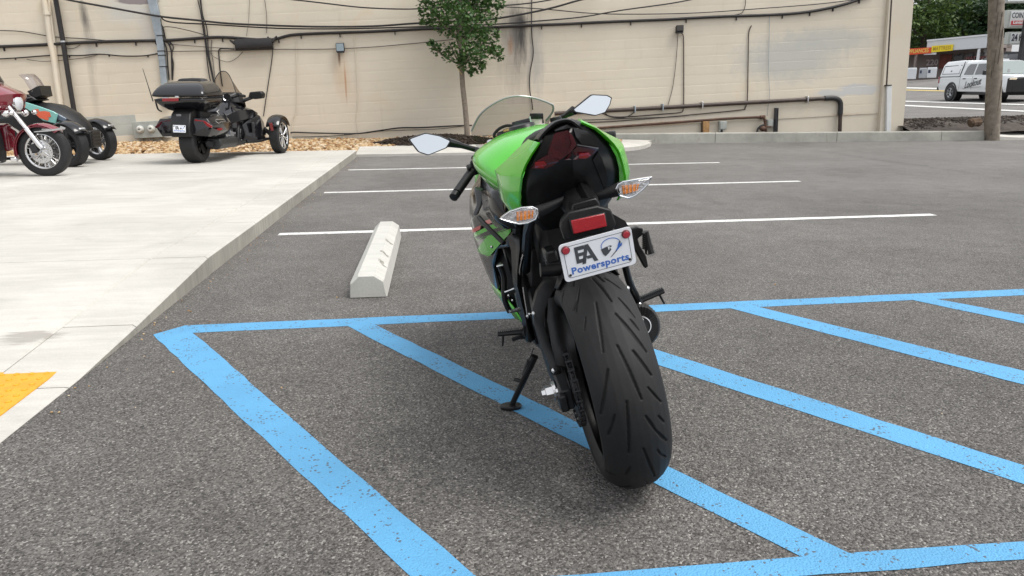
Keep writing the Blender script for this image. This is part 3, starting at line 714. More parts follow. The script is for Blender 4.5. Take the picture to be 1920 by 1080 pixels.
cable('brown conduit beside the floodlight bending left under the brown pipe', [(1277, 62), (1281.5, 70), (1282, 120), (1282, 190), (1281, 205), (1275, 211), (1240, 214), (1190, 218), (1150, 219), (1128, 212)], 0.011, m=M_BROWNPIPE, name='conduit', cat='conduit')
cable('bare brown conduit right of the floodlight curving under the pipe', [(1409, 48), (1404, 62), (1403, 100), (1402, 160), (1401, 190), (1397, 202), (1390, 206), (1320, 213), (1220, 222), (1140, 228), (1080, 230)], 0.011, m=M_BROWNPIPE, name='conduit', cat='conduit')
cable('pale thin wire hanging over the grey paint patch', [(1443, 30), (1442, 80), (1441, 130), (1443, 180), (1440, 200), (1439, 217)], 0.005, m=M_GALV)
cable('grey cable lying along the wall foot under the pale stone ledge', [(545, 250), (552, 248), (600, 249.5), (675, 250), (745, 240), (790, 239), (850, 236), (885, 235)], 0.014, off=.05)
cable('second thin cable sloping along the foot of the wall', [(548, 257), (600, 256), (650, 253), (700, 246), (740, 240)], 0.008, off=.07)
cable('third thin cable running low behind the maple trunk', [(645, 252), (700, 247), (760, 244), (820, 242), (880, 235)], 0.006, off=.06)
cable('long cable running under the brown pipe towards the motorcycle', [(1040, 226), (1100, 225), (1180, 222), (1260, 219), (1300, 215)], 0.008, off=.04)
cable('wire sagging from the brown pipe behind the right mirror', [(1128, 205), (1142, 218), (1165, 221), (1180, 217), (1195, 206)], 0.008, off=.05)

def wpipe(label, pts, r, m, off, name, cat, k=5, n=12, smooth_path=True):
    path = wline(pts, off, k) if smooth_path else [W(u, v, off) for u, v in pts]
    t = thing(name, label, cat); base = path[0]; t.matrix_world = WM @ Matrix.Translation(base)
    b = MB().tube([p - base for p in path], r, n); b.build('pipe', m, t)
    return t, base
t, base = wpipe('long dark brown pipe clamped across the right of the wall', [(1040, 213), (1140, 207.5), (1240, 202), (1340, 196), (1440, 190.5), (1548, 184.5)], 0.042, M_BROWNPIPE, .07, 'brown_pipe', 'pipe')
el = [W(u, v, .075) - base for u, v in ((1546, 184.5), (1562, 184), (1570, 186), (1575, 191), (1576, 200), (1575.5, 215))]
MB().tube(smoothline(el), 0.055, 14).build('elbow', M_DARK, t)
MB().tube([W(1575.5, 213, .07) - base, W(1574.5, 250, .07) - base], 0.042, 12).build('downpipe', M_BROWNPIPE, t)
for u, v in ((1242, 201), (1316, 197), (1513, 186.5), (1190, 205)):
    p = W(u, v, .07) - base; c = MB(); c.box(p, (.03, .13, .15)); c.build('clamp', M_STEEL if u > 1250 else M_GALV, t, bevel=.008)
t, base = wpipe('rusty thin pipe sloping low on the wall above the kerb', [(1120, 240), (1200, 234.5), (1300, 227), (1370, 222), (1432, 219.5)], 0.026, M_RUST, .06, 'rusty_pipe', 'pipe')
c = MB(); c.tube([W(1425, 219.8, .06) - base, W(1434, 219.3, .06) - base], .04, 10); c.build('coupling', M_RUST, t)
t, base = wpipe('tall black conduit leaning down the left part of the wall', [(103, -8), (108, 20), (115, 60), (120, 90), (127, 135), (135, 185), (143, 230)], 0.046, M_CABLE, .09, 'black_conduit', 'conduit')
p = W(118.5, 78, .09) - base; MB().tube([p + Vector((0, 0, -.015)), p + Vector((0, 0, .015))], .056, 12).build('clamp', M_STEEL, t)
t, base = wpipe('cream painted downpipe left of the black conduit', [(81, -6), (88, 27), (94, 75), (101, 110), (106, 150), (113, 195), (120, 240)], 0.055, M_TRIM, .07, 'painted_downpipe', 'pipe')
p = W(88, 25, .07) - base; MB().tube([p + Vector((0, 0, -.03)), p + Vector((0, 0, .03))], .072, 12).build('collar', M_TRIM, t)
t, base = wpipe('thin cream painted pipe beside the painted downpipe', [(91, -6), (98, 50), (106, 110), (111, 150), (117, 195), (124, 240)], 0.026, M_TRIM, .04, 'painted_pipe', 'pipe')
# galvanised duct with straps
t = thing('grey_duct', 'flat grey metal cable duct running down the wall behind the black trike', 'duct')
base = W(292, 20); t.matrix_world = WM @ Matrix.Translation(base)
pts = [(286, -6), (292, 22), (296, 45), (302, 80), (306, 115), (309, 145), (313, 200)]
wd = [0.085, .085, .078, .066, .06, .06, .06]
b = MB(); rr = []
for (u, v), q in zip(pts, wd):
    p = W(u, v) - base; rr.append([p + Vector((-q, -.002, 0)), p + Vector((-q, -.085, 0)), p + Vector((q, -.085, 0)), p + Vector((q, -.002, 0))])
b.loft(rr); b.build('duct', M_GALV, t, 20, bevel=.006)
for u, v in ((303, 67), (304, 96), (305, 104), (308, 125)):
    p = W(u, v) - base; MB().box(p + Vector((0, -.045, 0)), (.135, .092, .018)).build('strap', M_DARK, t)
t = thing('splice_closure', 'black finned cable splice closure hanging under the cable bundle', 'cable closure')
a, bb = W(441, 82.5, .12), W(511, 82, .12); base = (a + bb) / 2; t.matrix_world = WM @ Matrix.Translation(base)
d = (bb - a) / 2
b = MB(); b.loft([[(s * d.x, y, z + (0.012 if abs(s) < 1 else 0)) for y, z in ((-.07, .03), (-.05, .09), (.05, .09), (.07, .03), (.075, -.05), (.06, -.1), (-.06, -.1), (-.075, -.05))] for s in (-1, -.93, 0, .93, 1)]); b.build('case', M_CABLE, t, 30, bevel=.01)
for s in (-1, 1): MB().tube([(s * d.x, 0, .02), (s * (d.x + .10), .02, .03 + (0.06 if s < 0 else .10))], [.035, .016], 8).build('end_cap', M_CABLE, t)
MB().box((0, 0, -.104), (d.x * 2.05, .03, .02)).build('seam_flange', M_CABLE, t)
for s in (-.8, .8): MB().box((s * d.x, 0, .105), (.03, .05, .04)).build('hanger', M_DARK, t)

def lamp(label, u, v, wd, hh, lens, body, tilt):
    t = thing('wall_lamp', label, 'wall lamp'); base = W(u, v); t.matrix_world = WM @ Matrix.Translation(base)
    MB().box((0, -.03, 0), (wd * .5, .06, hh * .5)).build('bracket', M_DARK, t)
    b = MB(); b.loft([[(sx * wd / 2 * k, y, sz * hh / 2 * k + (y * tilt)) for sx, sz in ((-1, -1), (1, -1), (1, 1), (-1, 1))] for y, k in ((-.05, .75), (-.07, 1), (-.15, 1))]); b.build('housing', body, t, 20, bevel=.008)
    b = MB(); b.loft([[(sx * wd / 2 * .86, y, sz * hh / 2 * .84 + .008 + y * tilt) for sx, sz in ((-1, -1), (1, -1), (1, 1), (-1, 1))] for y in (-.148, -.156)]); b.build('lens', lens, t, 0)
    MB().box((0, -.12, -hh / 2 - .012 - .12 * tilt), (wd * .8, .1, .02)).build('base_lip', M_DARK, t)
    return t
m_lens = mat('lamp_lens', (0.24, 0.30, 0.33), 0.25, 0, .1, 20)
lamp('small dark wall lamp with a blue-grey lens above rust streaks', 639, 88, .17, .17, m_lens, M_DARK, 0.15)
lamp('small black floodlight high on the wall above a brown conduit', 1271, 59, .16, .13, mat('flood_lens', (.05, .045, .04), .3, 0, .3, 40), M_DARK, -.35)

# meter boxes
t = thing('meter_box', 'grey electric meter box with two round dials behind the black trike', 'meter box')
a, bb = W(257, 262), W(318, 225); base = Vector(((a.x + bb.x) / 2, 0, (a.z + bb.z) / 2)); wd, hh = bb.x - a.x, bb.z - a.z
t.matrix_world = WM @ Matrix.Translation(base)
MB().box((0, -.07, hh * .04), (wd, .13, hh * .92)).build('case', M_GREYBOX, t, bevel=.008)
for dx in (-.285, .02):
    x = dx * wd; o = MB().lathe([(-.135, .068), (-.15, .075), (-.16, .075), (-.165, .066), (-.20, .060), (-.212, .045), (-.213, .0005)], 24, (x, 0, .03), 'y').build('meter', mat('meter_glass', (.50, .50, .46), .15, 0, .1, 20), t)
    MB().lathe([(-.136, .066), (-.139, .078), (-.152, .078), (-.155, .066)], 24, (x, 0, .03), 'y', True).build('ring', M_STEEL, o)
    MB().box((x, -.2135, .035), (.05, .003, .018)).build('register', M_DARK, o)
for dx in (-.32, -.05, .2):
    MB().tube([(dx * wd, -.06, -hh * .44), (dx * wd, -.06, -hh * .5 - .22)], .027, 10).build('conduit', mat('foundation_grey', (.2, .19, .16), .8), t)

def wbox(label, name, cat, u0, v0, u1, v1, dep, m, extra=None, bev=.006):
    a, bb = W(u0, v1), W(u1, v0); base = Vector(((a.x + bb.x) / 2, 0, (a.z + bb.z) / 2)); t = thing(name, label, cat); t.matrix_world = WM @ Matrix.Translation(base)
    MB().box((0, -dep / 2 - .013, 0), (bb.x - a.x, dep, bb.z - a.z)).build('body', m, t, bevel=bev)
    if extra: extra(t, bb.x - a.x, bb.z - a.z, dep)
    return t
def bx1(t, w_, h_, d_):
    MB().box((0, -d_ - .018, 0), (w_ * .82, .012, h_ * .86)).build('cover', M_GREYBOX, t, bevel=.004)
    MB().tube([(-.02, -.05, -h_ / 2), (-.02, -.05, -h_ / 2 - .06)], .03, 8).build('hub', M_DARK, t)
wbox('small grey junction box on the wall foot between timber post and valve', 'junction_box', 'junction box', 1346, 226.5, 1360, 243, .09, M_GREYBOX, bx1)
def bx2(t, w_, h_, d_):
    MB().box((0, -d_ - .018, 0), (w_ * .8, .012, h_ * .84)).build('cover', M_GREYBOX, t, bevel=.004)
wbox('small pale box beside the rusty valve at the wall foot', 'junction_box', 'junction box', 1436, 223, 1448, 238, .06, M_GREYBOX, bx2)
def post_x(t, w_, h_, d_):
    MB().box((-w_ * .33, -d_ - .022, 0), (w_ * .14, .018, h_ * .98)).build('groove', M_DARK, t)
    MB().box((w_ * .2, -d_ - .022, 0), (w_ * .14, .018, h_ * .98)).build('groove', M_DARK, t)
wbox('dark grey grooved upright post standing behind the kerb wall', 'steel_post', 'post', 1449, 202, 1456.5, 252, .09, mat('post_grey', (.06, .06, .065), .6), post_x)
def post_w(t, w_, h_, d_):
    MB().box((-w_ * .5 - .004, -d_ * .5, -.01), (.02, d_ * .9, h_ * .9)).build('side_board', mat('weathered_timber', (.12, .08, .05), .9, 0, .3, 9), t)
wbox('short raw timber post behind the kerb wall', 'timber_post', 'post', 1315, 227, 1327, 252, .10, M_WOOD, post_w)
wbox('tiny white plastic fitting on the foundation behind the kerb wall', 'wall_fitting', 'fitting', 1347, 240, 1356, 246.5, .05, M_WHITEPVC, lambda t, w_, h_, d_: MB().tube([(0, -.04, -h_ / 2), (0, -.04, -h_ / 2 - .05)], .012, 6).build('spout', M_DARK, t))
t = thing('rusty_valve', 'rusty gas valve assembly at the foot of the wall', 'valve'); base = W(1435, 232, .1); t.matrix_world = WM @ Matrix.Translation(base)
def wl(u, v, off=.1): return W(u, v, off) - base
MB().tube(smoothline([wl(1432, 220), wl(1434, 226), wl(1435, 236), wl(1437, 252)]), .03, 8).build('riser', M_RUST, t)
MB().tube(smoothline([wl(1419, 250), wl(1421, 242), wl(1427, 236), wl(1434, 234)]), .022, 8).build('bent_pipe', M_DARK, t)
b = MB(); b.ball(wl(1430, 241), (.075, .06, .06)); b.build('regulator', M_RUST, t)
MB().tube([wl(1436, 237), wl(1446, 237.5)], .016, 8).build('side_arm', M_RUST, t)
t = thing('downspout', 'brown downspout with a white plastic lower section near the building corner', 'downspout'); base = W(1665, 120, .05); t.matrix_world = WM @ Matrix.Translation(base)
def wl(u, v, off=.09): return W(u, v, off) - base
MB().tube([wl(1671.5, -8), wl(1661.5, 165)], .022, 8).build('pipe', M_BROWNPIPE, t)
b = MB(); a1, a2 = wl(1666.5, 161, .14), wl(1664.5, 252, .14); b.loft([[(p.x + sx * .055, p.y + sy * .035, p.z) for sx, sy in ((-1, -1), (1, -1), (1, 1), (-1, 1))] for p in (a1, a2)]); b.build('plastic_section', M_WHITEPVC, t, 20, bevel=.008)
MB().tube([wl(1661, 160), wl(1660, 252)], .018, 8).build('lower_pipe', M_DARK, t)
b = MB(); p = wl(1665, 160, .14); b.box(p, (.13, .09, .02)); b.build('collar', M_DARK, t)
# ================================================================ trees
def leaf_mat(name, c1, c2):
    m = bpy.data.materials.new(name); m.use_nodes = True; N, L = nodes(m); b = N['Principled BSDF']
    a = N.new('ShaderNodeAttribute'); a.attribute_name = 'tone'
    c = mixcol(N, L, a.outputs['Fac'], c1, c2); L.new(c, b.inputs['Base Color']); b.inputs['Roughness'].default_value = 0.5; b.inputs['Specular IOR Level'].default_value = 0.35
    tr = N.new('ShaderNodeBsdfTranslucent'); L.new(c, tr.inputs[0]); ms = N.new('ShaderNodeMixShader'); ms.inputs[0].default_value = 0.22
    L.new(b.outputs[0], ms.inputs[1]); L.new(tr.outputs[0], ms.inputs[2]); L.new(ms.outputs[0], N['Material Output'].inputs['Surface'])
    return m
M_LEAF = leaf_mat('maple_leaf', (0.026, 0.070, 0.020), (0.085, 0.165, 0.040))
M_LEAF2 = leaf_mat('far_leaf', (0.03, 0.065, 0.020), (0.12, 0.18, 0.04))
M_LEAF3 = leaf_mat('dark_leaf', (0.016, 0.040, 0.018), (0.045, 0.085, 0.030))
M_BARK = mat('bark', (0.20, 0.165, 0.13), 0.9, 0, 0.35, 30, 0.6, 60)
M_BARKD = mat('dark_bark', (0.07, 0.055, 0.045), 0.9, 0, 0.35, 12, 0.6, 30)
LOBED = [(0, -.5, 0), (.20, -.28, .03), (.5, -.22, -.02), (.30, .0, .04), (.42, .28, -.03), (.14, .22, .05), (0, .56, -.05), (-.14, .22, .05), (-.42, .28, -.03), (-.30, 0, .04), (-.5, -.22, -.02), (-.20, -.28, .03)]
SIMPLE = [(0, -.5, 0), (.3, -.1, .08), (0, .5, -.04), (-.3, -.1, .08)]
def leaves(name, m, centres, size, shape, parent, droop=0.4):
    n = len(centres); k = len(shape); S = np.array(shape)
    yaw = rng.uniform(0, 2 * np.pi, n); pit = rng.normal(droop, .55, n); rol = rng.normal(0, .5, n); sz = rng.uniform(*size, n)
    V = np.empty((n, k, 3))
    p = S[None] * sz[:, None, None]
    cy, sy = np.cos(rol)[:, None], np.sin(rol)[:, None]; x = p[:, :, 0] * cy + p[:, :, 2] * sy; z = -p[:, :, 0] * sy + p[:, :, 2] * cy; y = p[:, :, 1]
    cp, sp = np.cos(pit)[:, None], np.sin(pit)[:, None]; y2 = y * cp + z * sp; z2 = -y * sp + z * cp
    c, s = np.cos(yaw)[:, None], np.sin(yaw)[:, None]
    V[:, :, 0] = x * c - y2 * s; V[:, :, 1] = x * s + y2 * c; V[:, :, 2] = z2
    V += np.array(centres)[:, None]
    me = bpy.data.meshes.new(name); me.from_pydata(V.reshape(-1, 3).tolist(), [], [tuple(range(i * k, i * k + k)) for i in range(n)])
    t = np.repeat(np.clip(rng.normal(.45, .28, n), 0, 1), k); at = me.attributes.new('tone', 'FLOAT', 'POINT'); at.data.foreach_set('value', t)
    me.materials.append(m); o = bpy.data.objects.new(name, me); COL.objects.link(o); o.parent = parent; return o
# young maple in the stone bed
TY = 15.5
t = thing('maple_tree', 'young maple tree in the mulch mound before the cream wall', 'tree'); base = onY(875, 252, TY); base.z = 0.2; t.location = base
def T(u, v, dy=0.0): return onY(u, v, TY + dy) - base
tr = MB(); tr.tube(smoothline([T(876, 256), T(875, 235), T(872, 200), T(868, 165), T(866, 135), T(866, 110), T(862, 70), T(862, 30), T(864, -20), T(866, -60)]), [.058, .05, .04], 9)
tr.build('trunk', M_BARK, t)
limbs = MB(); L_ = []
for (a, b_, dy) in (((866, 122), (842, 78), .1), ((866, 122), (805, 82), -.25), ((866, 110), (905, 80), -.3), ((864, 100), (925, 92), .3), ((863, 80), (905, 20), .3), ((862, 70), (812, 25), -.3), ((862, 40), (830, -15), .2), ((863, 30), (915, -20), -.1), ((866, 128), (858, 122), .0), ((866, 115), (880, 105), -.5)):
    p, q = T(*a), T(*b_, dy); md_ = p.lerp(q, .5) + Vector((0, 0, -.06)); L_.append((p, md_, q)); limbs.tube(smoothline([p, md_, q], 4), [.022, .008], 6)
limbs.build('branches', M_BARK, t)
MB().tube([T(855, 122, -.1), T(866, 140, -.06)], .008, 5).build('stake_tie', mat('tie', (.45, .33, .12), .7), t)
clumps = [(T(u, v, dy), r) for u, v, dy, r in ((815, 90, -.2, .13), (832, 96, -.1, .18), (806, 80, -.3, .09), (852, 101, -.3, .24), (870, 118, -.2, .20), (890, 112, -.2, .30), (905, 95, 0, .34), (925, 92, .1, .22), (935, 105, 0, .13), (880, 85, -.45, .36), (866, 68, .2, .28), (912, 68, .1, .24), (932, 66, 0, .10), (832, 42, -.1, .30), (862, 38, -.5, .36), (895, 45, -.2, .40), (905, 20, .2, .40), (815, 20, 0, .36), (800, 10, 0, .20), (845, 10, -.4, .46), (880, 0, .3, .50), (912, 0, 0, .36), (936, 8, 0, .14), (800, 38, .1, .16), (850, -30, 0, .60), (900, -30, 0, .45), (820, -25, 0, .4), (862, -75, 0, .55), (885, 55, .5, .28), (872, -110, 0, .4), (900, 125, 0, .16), (885, 135, -.1, .12))]
cs = []
for c, r in clumps:
    n = int(1250 * r * r) + 22
    for _ in range(n):
        d = Vector((random.gauss(0, 1), random.gauss(0, 1), random.gauss(0, 1))).normalized() * (r * random.random() ** .5 * 1.05); d.z *= .85; cs.append(tuple(c + d))
leaves('crown', M_LEAF, cs, (.05, .095), LOBED, t)
# the trees behind the shop across the road
def far_tree(label, u, v_base, depth, v_top, half, m, name='broadleaf_tree', group='trees behind the shop across the road', n=4200):
    p = onT(u, v_base) if False else atZ(u, 150, depth); z0 = terr(p.x, p.y); base = Vector((p.x, p.y, z0)); ht = atZ(u, v_top, depth).z - z0
    t = thing(name, label, 'tree', base, (0, 0, random.uniform(0, 6)), group)
    MB().tube(smoothline([(0, 0, -.3), (.1, .1, ht * .25), (-.1, 0, ht * .5), (.05, -.1, ht * .85)]), [.38, .16], 9).build('trunk', M_BARKD, t)
    lb = MB(); cl = []
    for i in range(12):
        a = random.uniform(0, 6.28); z = ht * random.uniform(.3, .8); r = half * random.uniform(.5, 1); e = Vector((r * math.cos(a), r * math.sin(a), z + ht * random.uniform(.03, .15)))
        lb.tube(smoothline([(0, 0, z - .5), Vector((e.x * .5, e.y * .5, z + .1)), e], 3), [.14, .03], 5); cl.append((e, half * random.uniform(.32, .55)))
    lb.build('branches', M_BARKD, t)
    for i in range(26):
        zz = random.uniform(.22, 1.0); k = math.sin(math.pi * min(1, max(.08, (zz - .12) / .95))) ** .6; a = random.uniform(0, 6.28); r = half * k * random.random() ** .5
        cl.append((Vector((r * math.cos(a), r * math.sin(a), ht * zz)), half * random.uniform(.25, .48)))
    pts = []; tot = sum(r * r for _, r in cl)
    for c, r in cl:
        for _ in range(int(n * r * r / tot)):
            d = Vector((random.gauss(0, 1), random.gauss(0, 1), random.gauss(0, 1))).normalized() * (r * random.random() ** .4); d.z *= .75; pts.append(tuple(c + d))
    leaves('crown', m, pts, (.28, .62), SIMPLE, t, .2); return t
far_tree('broad bright green tree left behind the appliance shop', 1722, 140, 84, -40, 4.2, M_LEAF2)
far_tree('tall green tree rising over the yellow shop sign', 1762, 140, 88, -2, 4.0, M_LEAF2)
far_tree('dark tree behind the middle of the white fascia', 1812, 140, 86, -8, 4.0, M_LEAF3)
far_tree('dark tree behind the utility pole', 1852, 140, 88, -35, 4.4, M_LEAF3)
far_tree('dark green tree behind the laundry sign', 1898, 140, 85, -45, 4.6, M_LEAF3)
far_tree('dark tree just outside the right edge behind the laundry sign', 1950, 140, 84, -40, 4.6, M_LEAF3)
far_tree('green tree behind the corner of the cream building', 1668, 140, 84, -30, 4.4, M_LEAF2)
far_tree('far dark tree filling the gap behind the yellow sign', 1740, 140, 100, 8, 5.5, M_LEAF3)
far_tree('far dark tree standing between the pole and fascia', 1825, 140, 102, 6, 5.5, M_LEAF3)
far_tree('far dark tree behind the white shop end', 1885, 140, 100, -10, 5.0, M_LEAF3)

# ================================================================ shop across the road
SD = 66.0
def S(u, v, depth=SD): return atZ(u, v, depth)
m_fascia = mat('white_fascia', (.56, .58, .60), .6, 0, .06, .6, world=True)
m_shopglass = mat('shop_glass', (.035, .03, .032), .12, 0, .2, .8)
m_shopwall = mat('shop_wall', (.20, .165, .15), .8, 0, .2, .5)
m_white = mat('white_paint_plain', (.66, .67, .68), .5, 0, .05, 1)
gz = 1.95
shop = thing('appliance_shop', 'low white-fronted shop across the road with dark windows under a deep fascia', 'shop'); A0 = S(1690, 140, 70); shop.location = (A0.x, A0.y, 0)
def sl_(u, v, d): return S(u, v, d) - Vector((A0.x, A0.y, 0))
P1, P2 = sl_(1690, 150, 71), sl_(1857, 150, 65); fx = (P2 - P1); fx.z = 0; LEN = fx.length; fx.normalize(); fn = Vector((-fx.y, fx.x, 0)); fn = fn if fn.y > 0 else -fn
gA = terr(P1.x + A0.x, P1.y + A0.y); gB = terr(P2.x + A0.x, P2.y + A0.y); gz = 1.9
def sp(a, b, z): return Vector((P1.x, P1.y, 0)) + fx * a + fn * b + Vector((0, 0, z))
def zAt(u, v, a):  # height of a pixel row on the front plane
    q = sp(a, 0, 0) + Vector((A0.x, A0.y, 0)); d = ray(u, v); return EYE + d[2] * (math.hypot(q.x, q.y) / math.hypot(d[0], d[1]))
def afor(u):
    d = ray(u, 140); lo, hi = -3, LEN + 3
    for _ in range(40):
        m_ = (lo + hi) / 2; q = sp(m_, 0, 0) + Vector((A0.x, A0.y, 0)); c = q.x * d[1] - q.y * d[0]
        if c < 0: lo = m_
        else: hi = m_
    return (lo + hi) / 2
def pbox(a0, a1, b0, b1, za0, za1, zb0, zb1): return [[sp(a0, b0, za0), sp(a0, b1, za0), sp(a0, b1, za1), sp(a0, b0, za1)], [sp(a1, b0, zb0), sp(a1, b1, zb0), sp(a1, b1, zb1), sp(a1, b0, zb1)]]
aL, aR = afor(1731), afor(1856)
zt0, zt1, zb0, zb1 = zAt(1731, 78, aL), zAt(1856, 66, aR), zAt(1731, 98, aL), zAt(1856, 89, aR)
m = MB(); m.loft(pbox(aL, aR, 0, .35, zb0, zt0, zb1, zt1)); m.build('fascia', m_fascia, shop, 0, bevel=.03)
m = MB(); m.loft(pbox(aL - .03, aR + .03, -.06, .4, zt0 + .002, zt0 + .14, zt1 + .002, zt1 + .14)); m.build('coping', m_white, shop, 0)
m = MB(); m.loft(pbox(-4, aR, 2.6, 9, 1.0, zb0 + .3, 1.0, zb1 + .3)); m.build('wall', m_shopwall, shop, 0)
m = MB(); m.loft(pbox(-4, aR, 0.36, 9, zb0 + .02, zb0 + .3, zb1 + .02, zb1 + .3)); m.build('roof', m_shopwall, shop, 0)
for i, (u0, u1) in enumerate(((1745, 1756), (1760, 1778), (1781, 1796), (1798, 1818), (1822, 1836), (1838, 1850))):
    f = MB(); a0, a1 = afor(u0), afor(u1); f.loft(pbox(a0, a1, 2.52, 2.58, zAt(u0, 128, a0) , zb0 - .25, zAt(u1, 128, a1), zb1 - .25)); w_ = f.build('window', mat('window_frame', (.10, .09, .085), .5), shop, 0)
    f = MB(); f.loft(pbox(a0 + .06, a1 - .06, 2.49, 2.53, zAt(u0, 127, a0), zb0 - .32, zAt(u1, 127, a1), zb1 - .32)); f.build('pane', m_shopglass, w_, 0)
for u in (1712, 1828, 1851):
    a = afor(u); m = MB(); zz = zAt(u, 150, a); m.loft(pbox(a - .09, a + .09, .05, .23, zz, zb0 + .02, zz, zb1 + .02)); m.build('post', m_white if u > 1800 else m_shopwall, shop, 0)
m_red = mat('red_brick_paint', (.17, .05, .035), .7, 0, .3, 2)
for (u0, v0, u1, v1) in ((1735, 101, 1757, 128), (1838, 90, 1852, 118)):
    a0, a1 = afor(u0), afor(u1); m = MB(); m.loft(pbox(a0, a1, 2.40, 2.47, zAt(u0, v1, a0), zAt(u0, v0, a0), zAt(u1, v1, a1), zAt(u1, v0, a1))); m.build('brick_panel', m_red, shop, 0)
def sign_on(u0, v0, u1, v1, base_col, txt, tcol, label, name, b=-0.12, skew=True, v0b=None, v1b=None):
    a0, a1 = afor(u0), afor(u1); v0b = v0 if v0b is None else v0b; v1b = v1 if v1b is None else v1b
    z = [zAt(u0, v0, a0), zAt(u1, v0b, a1), zAt(u0, v1, a0), zAt(u1, v1b, a1)]
    o0 = sp((a0 + a1) / 2, b, (z[0] + z[2]) / 2); t = thing(name, label, 'sign', o0 + Vector((A0.x, A0.y, 0)))
    m = MB(); m.loft([[p - o0 for p in r] for r in pbox(a0, a1, b - .05, b + .05, z[2], z[0], z[3], z[1])]); m.build('panel', mat('sign_' + name + '_' + txt[:3], base_col, .45, 0, .08, 1), t, 0)
    c = sum((sp((a0 + a1) / 2, b - .06, zz) for zz in ((z[0] + z[2]) / 2, (z[1] + z[3]) / 2)), Vector()) / 2 - o0
    up = Vector((0, 0, 1)); ex = ((sp(a1, 0, (z[1] + z[3]) / 2) - sp(a0, 0, (z[0] + z[2]) / 2))).normalized(); ez = ex.cross(up).normalized(); ey = up
    M4 = Matrix([[ex[i], ey[i], ez[i], c[i]] for i in range(3)] + [[0, 0, 0, 1]])
    hgt = (z[0] - z[2]); wid = a1 - a0
    text_mesh(txt, hgt * .82, mat('ink_' + name + txt[:3], tcol, .5), 'lettering', t, M4, bold=hgt * .012, ext=.004, sx=wid * .92 / (hgt * .82 * .62 * len(txt)))
    return t
sign_on(1691, 92, 1742, 104, (.62, .07, .02), 'APPLIANCES', (.75, .55, .12), 'red shop sign reading APPLIANCES beside the yellow sign', 'appliances_sign', v0b=89, v1b=100)
sign_on(1742.3, 86.5, 1781, 98.5, (.78, .60, .02), 'MATTRESS', (.40, .26, .03), 'yellow shop sign reading MATTRESS on the white fascia', 'mattress_sign', v0b=83.5, v1b=95)
# small white banner and the window lettering
t = thing('shop_banner', 'small white strip banner hung under the red shop sign', 'banner'); a0, a1 = afor(1728), afor(1751); z_ = zAt(1740, 101, a0); o0 = sp((a0 + a1) / 2, -.05, z_); t.location = o0 + Vector((A0.x, A0.y, 0))
m = MB(); m.loft([[p - o0 for p in r] for r in pbox(a0, a1, -.06, -.03, z_ - .09, z_ + .09, z_ - .09, z_ + .09)]); m.build('strip', m_white, t, 0)
def wtext(txt, u, v, hgt, col):
    a = afor(u); c = sp(a, 2.36, zAt(u, v, a)); ex = fx; up = Vector((0, 0, 1)); ez = ex.cross(up)
    text_mesh(txt, hgt, mat('window_letter_' + txt, col, .5), 'window_lettering', shop, Matrix([[ex[i], up[i], ez[i], c[i]] for i in range(3)] + [[0, 0, 0, 1]]), bold=.012, ext=.004)
wtext('220', 1722, 117, .75, (.42, .36, .36)); wtext('MATTRESS', 1806, 108, .42, (.34, .14, .13))
# washing machines put out on the forecourt
m_app = mat('appliance_white', (.60, .62, .64), .35, 0, .04, 2)
m_appg = mat('appliance_grey', (.36, .38, .40), .35, 0, .05, 2)
def appliance(u0, u1, v0, v1, depth, m, label, lid):
    c = S((u0 + u1) / 2, v1, depth); h = (v1 - v0) * depth / FPX / .97; wd = (u1 - u0) * depth / FPX
    t = thing('washing_machine', label, 'appliance', c, (0, 0, -.55), 'washing machines outside the shop')
    MB().box((0, 0, h / 2 - .02), (wd * .86, .6, h * .94)).build('cabinet', m, t, bevel=.02)
    MB().box((0, .2, h * .97), (wd * .84, .16, h * .12)).build('control_panel', m, t, bevel=.015)
    MB().box((0, -.06, h * .955), (wd * .7, .36, .02)).build('lid', m_appg, t)
    if lid: MB().box((-wd * .26, -.305, h * .62), (wd * .22, .02, h * .3)).build('label_sheet', mat('navy_sheet', (.03, .04, .08), .5), t)
    return t
appliance(1700, 1717, 129, 148.5, 64, m_app, 'white washing machine nearest the cream building corner', False)
appliance(1722, 1736, 129, 146.5, 66, m_appg, 'grey washing machine with a dark sheet between two white ones', True)
appliance(1737, 1755, 128, 146, 64, m_app, 'white washing machine with a dark sheet beside the truck', True)
# second white building with a red band, right of the pole
t = thing('white_building', 'white building with a red roof band behind the utility pole', 'building'); c = S(1890, 150, 70); t.location = (c.x, c.y, 0)
def q_(u, v, d=66.5): return S(u, v, d) - Vector((c.x, c.y, 0))
def slab(name, u0, v0, u1, v1, d, dep, m, par):
    a, b_ = q_(u0, v1, d), q_(u1, v0, d); ex = Vector((b_.x - a.x, b_.y - a.y, 0)); dn = Vector((-ex.y, ex.x, 0)).normalized() * dep; mb = MB()
    mb.add([(a.x, a.y, a.z), (b_.x, b_.y, a.z), (b_.x, b_.y, b_.z), (a.x, a.y, b_.z)] + [(p[0] + dn.x, p[1] + dn.y, p[2]) for p in ((a.x, a.y, a.z), (b_.x, b_.y, a.z), (b_.x, b_.y, b_.z), (a.x, a.y, b_.z))], [(0, 1, 2, 3), (4, 5, 6, 7), (0, 1, 5, 4), (1, 2, 6, 5), (2, 3, 7, 6), (3, 0, 4, 7)]); return mb.build(name, m, par, 0)
slab('wall', 1852, 83, 2010, 150, 67, 8, m_white, t); slab('red_band', 1851, 73, 2010, 82.8, 66.8, 8, mat('red_band', (.42, .05, .05), .5), t)
slab('coping', 1850, 70.5, 2010, 72.8, 66.7, 8.2, m_white, t)
wv = slab('window', 1875, 98, 1885, 112, 66.95, .1, M_DARK, t); slab('pane', 1876, 99, 1884, 111, 66.9, .04, m_shopglass, wv)
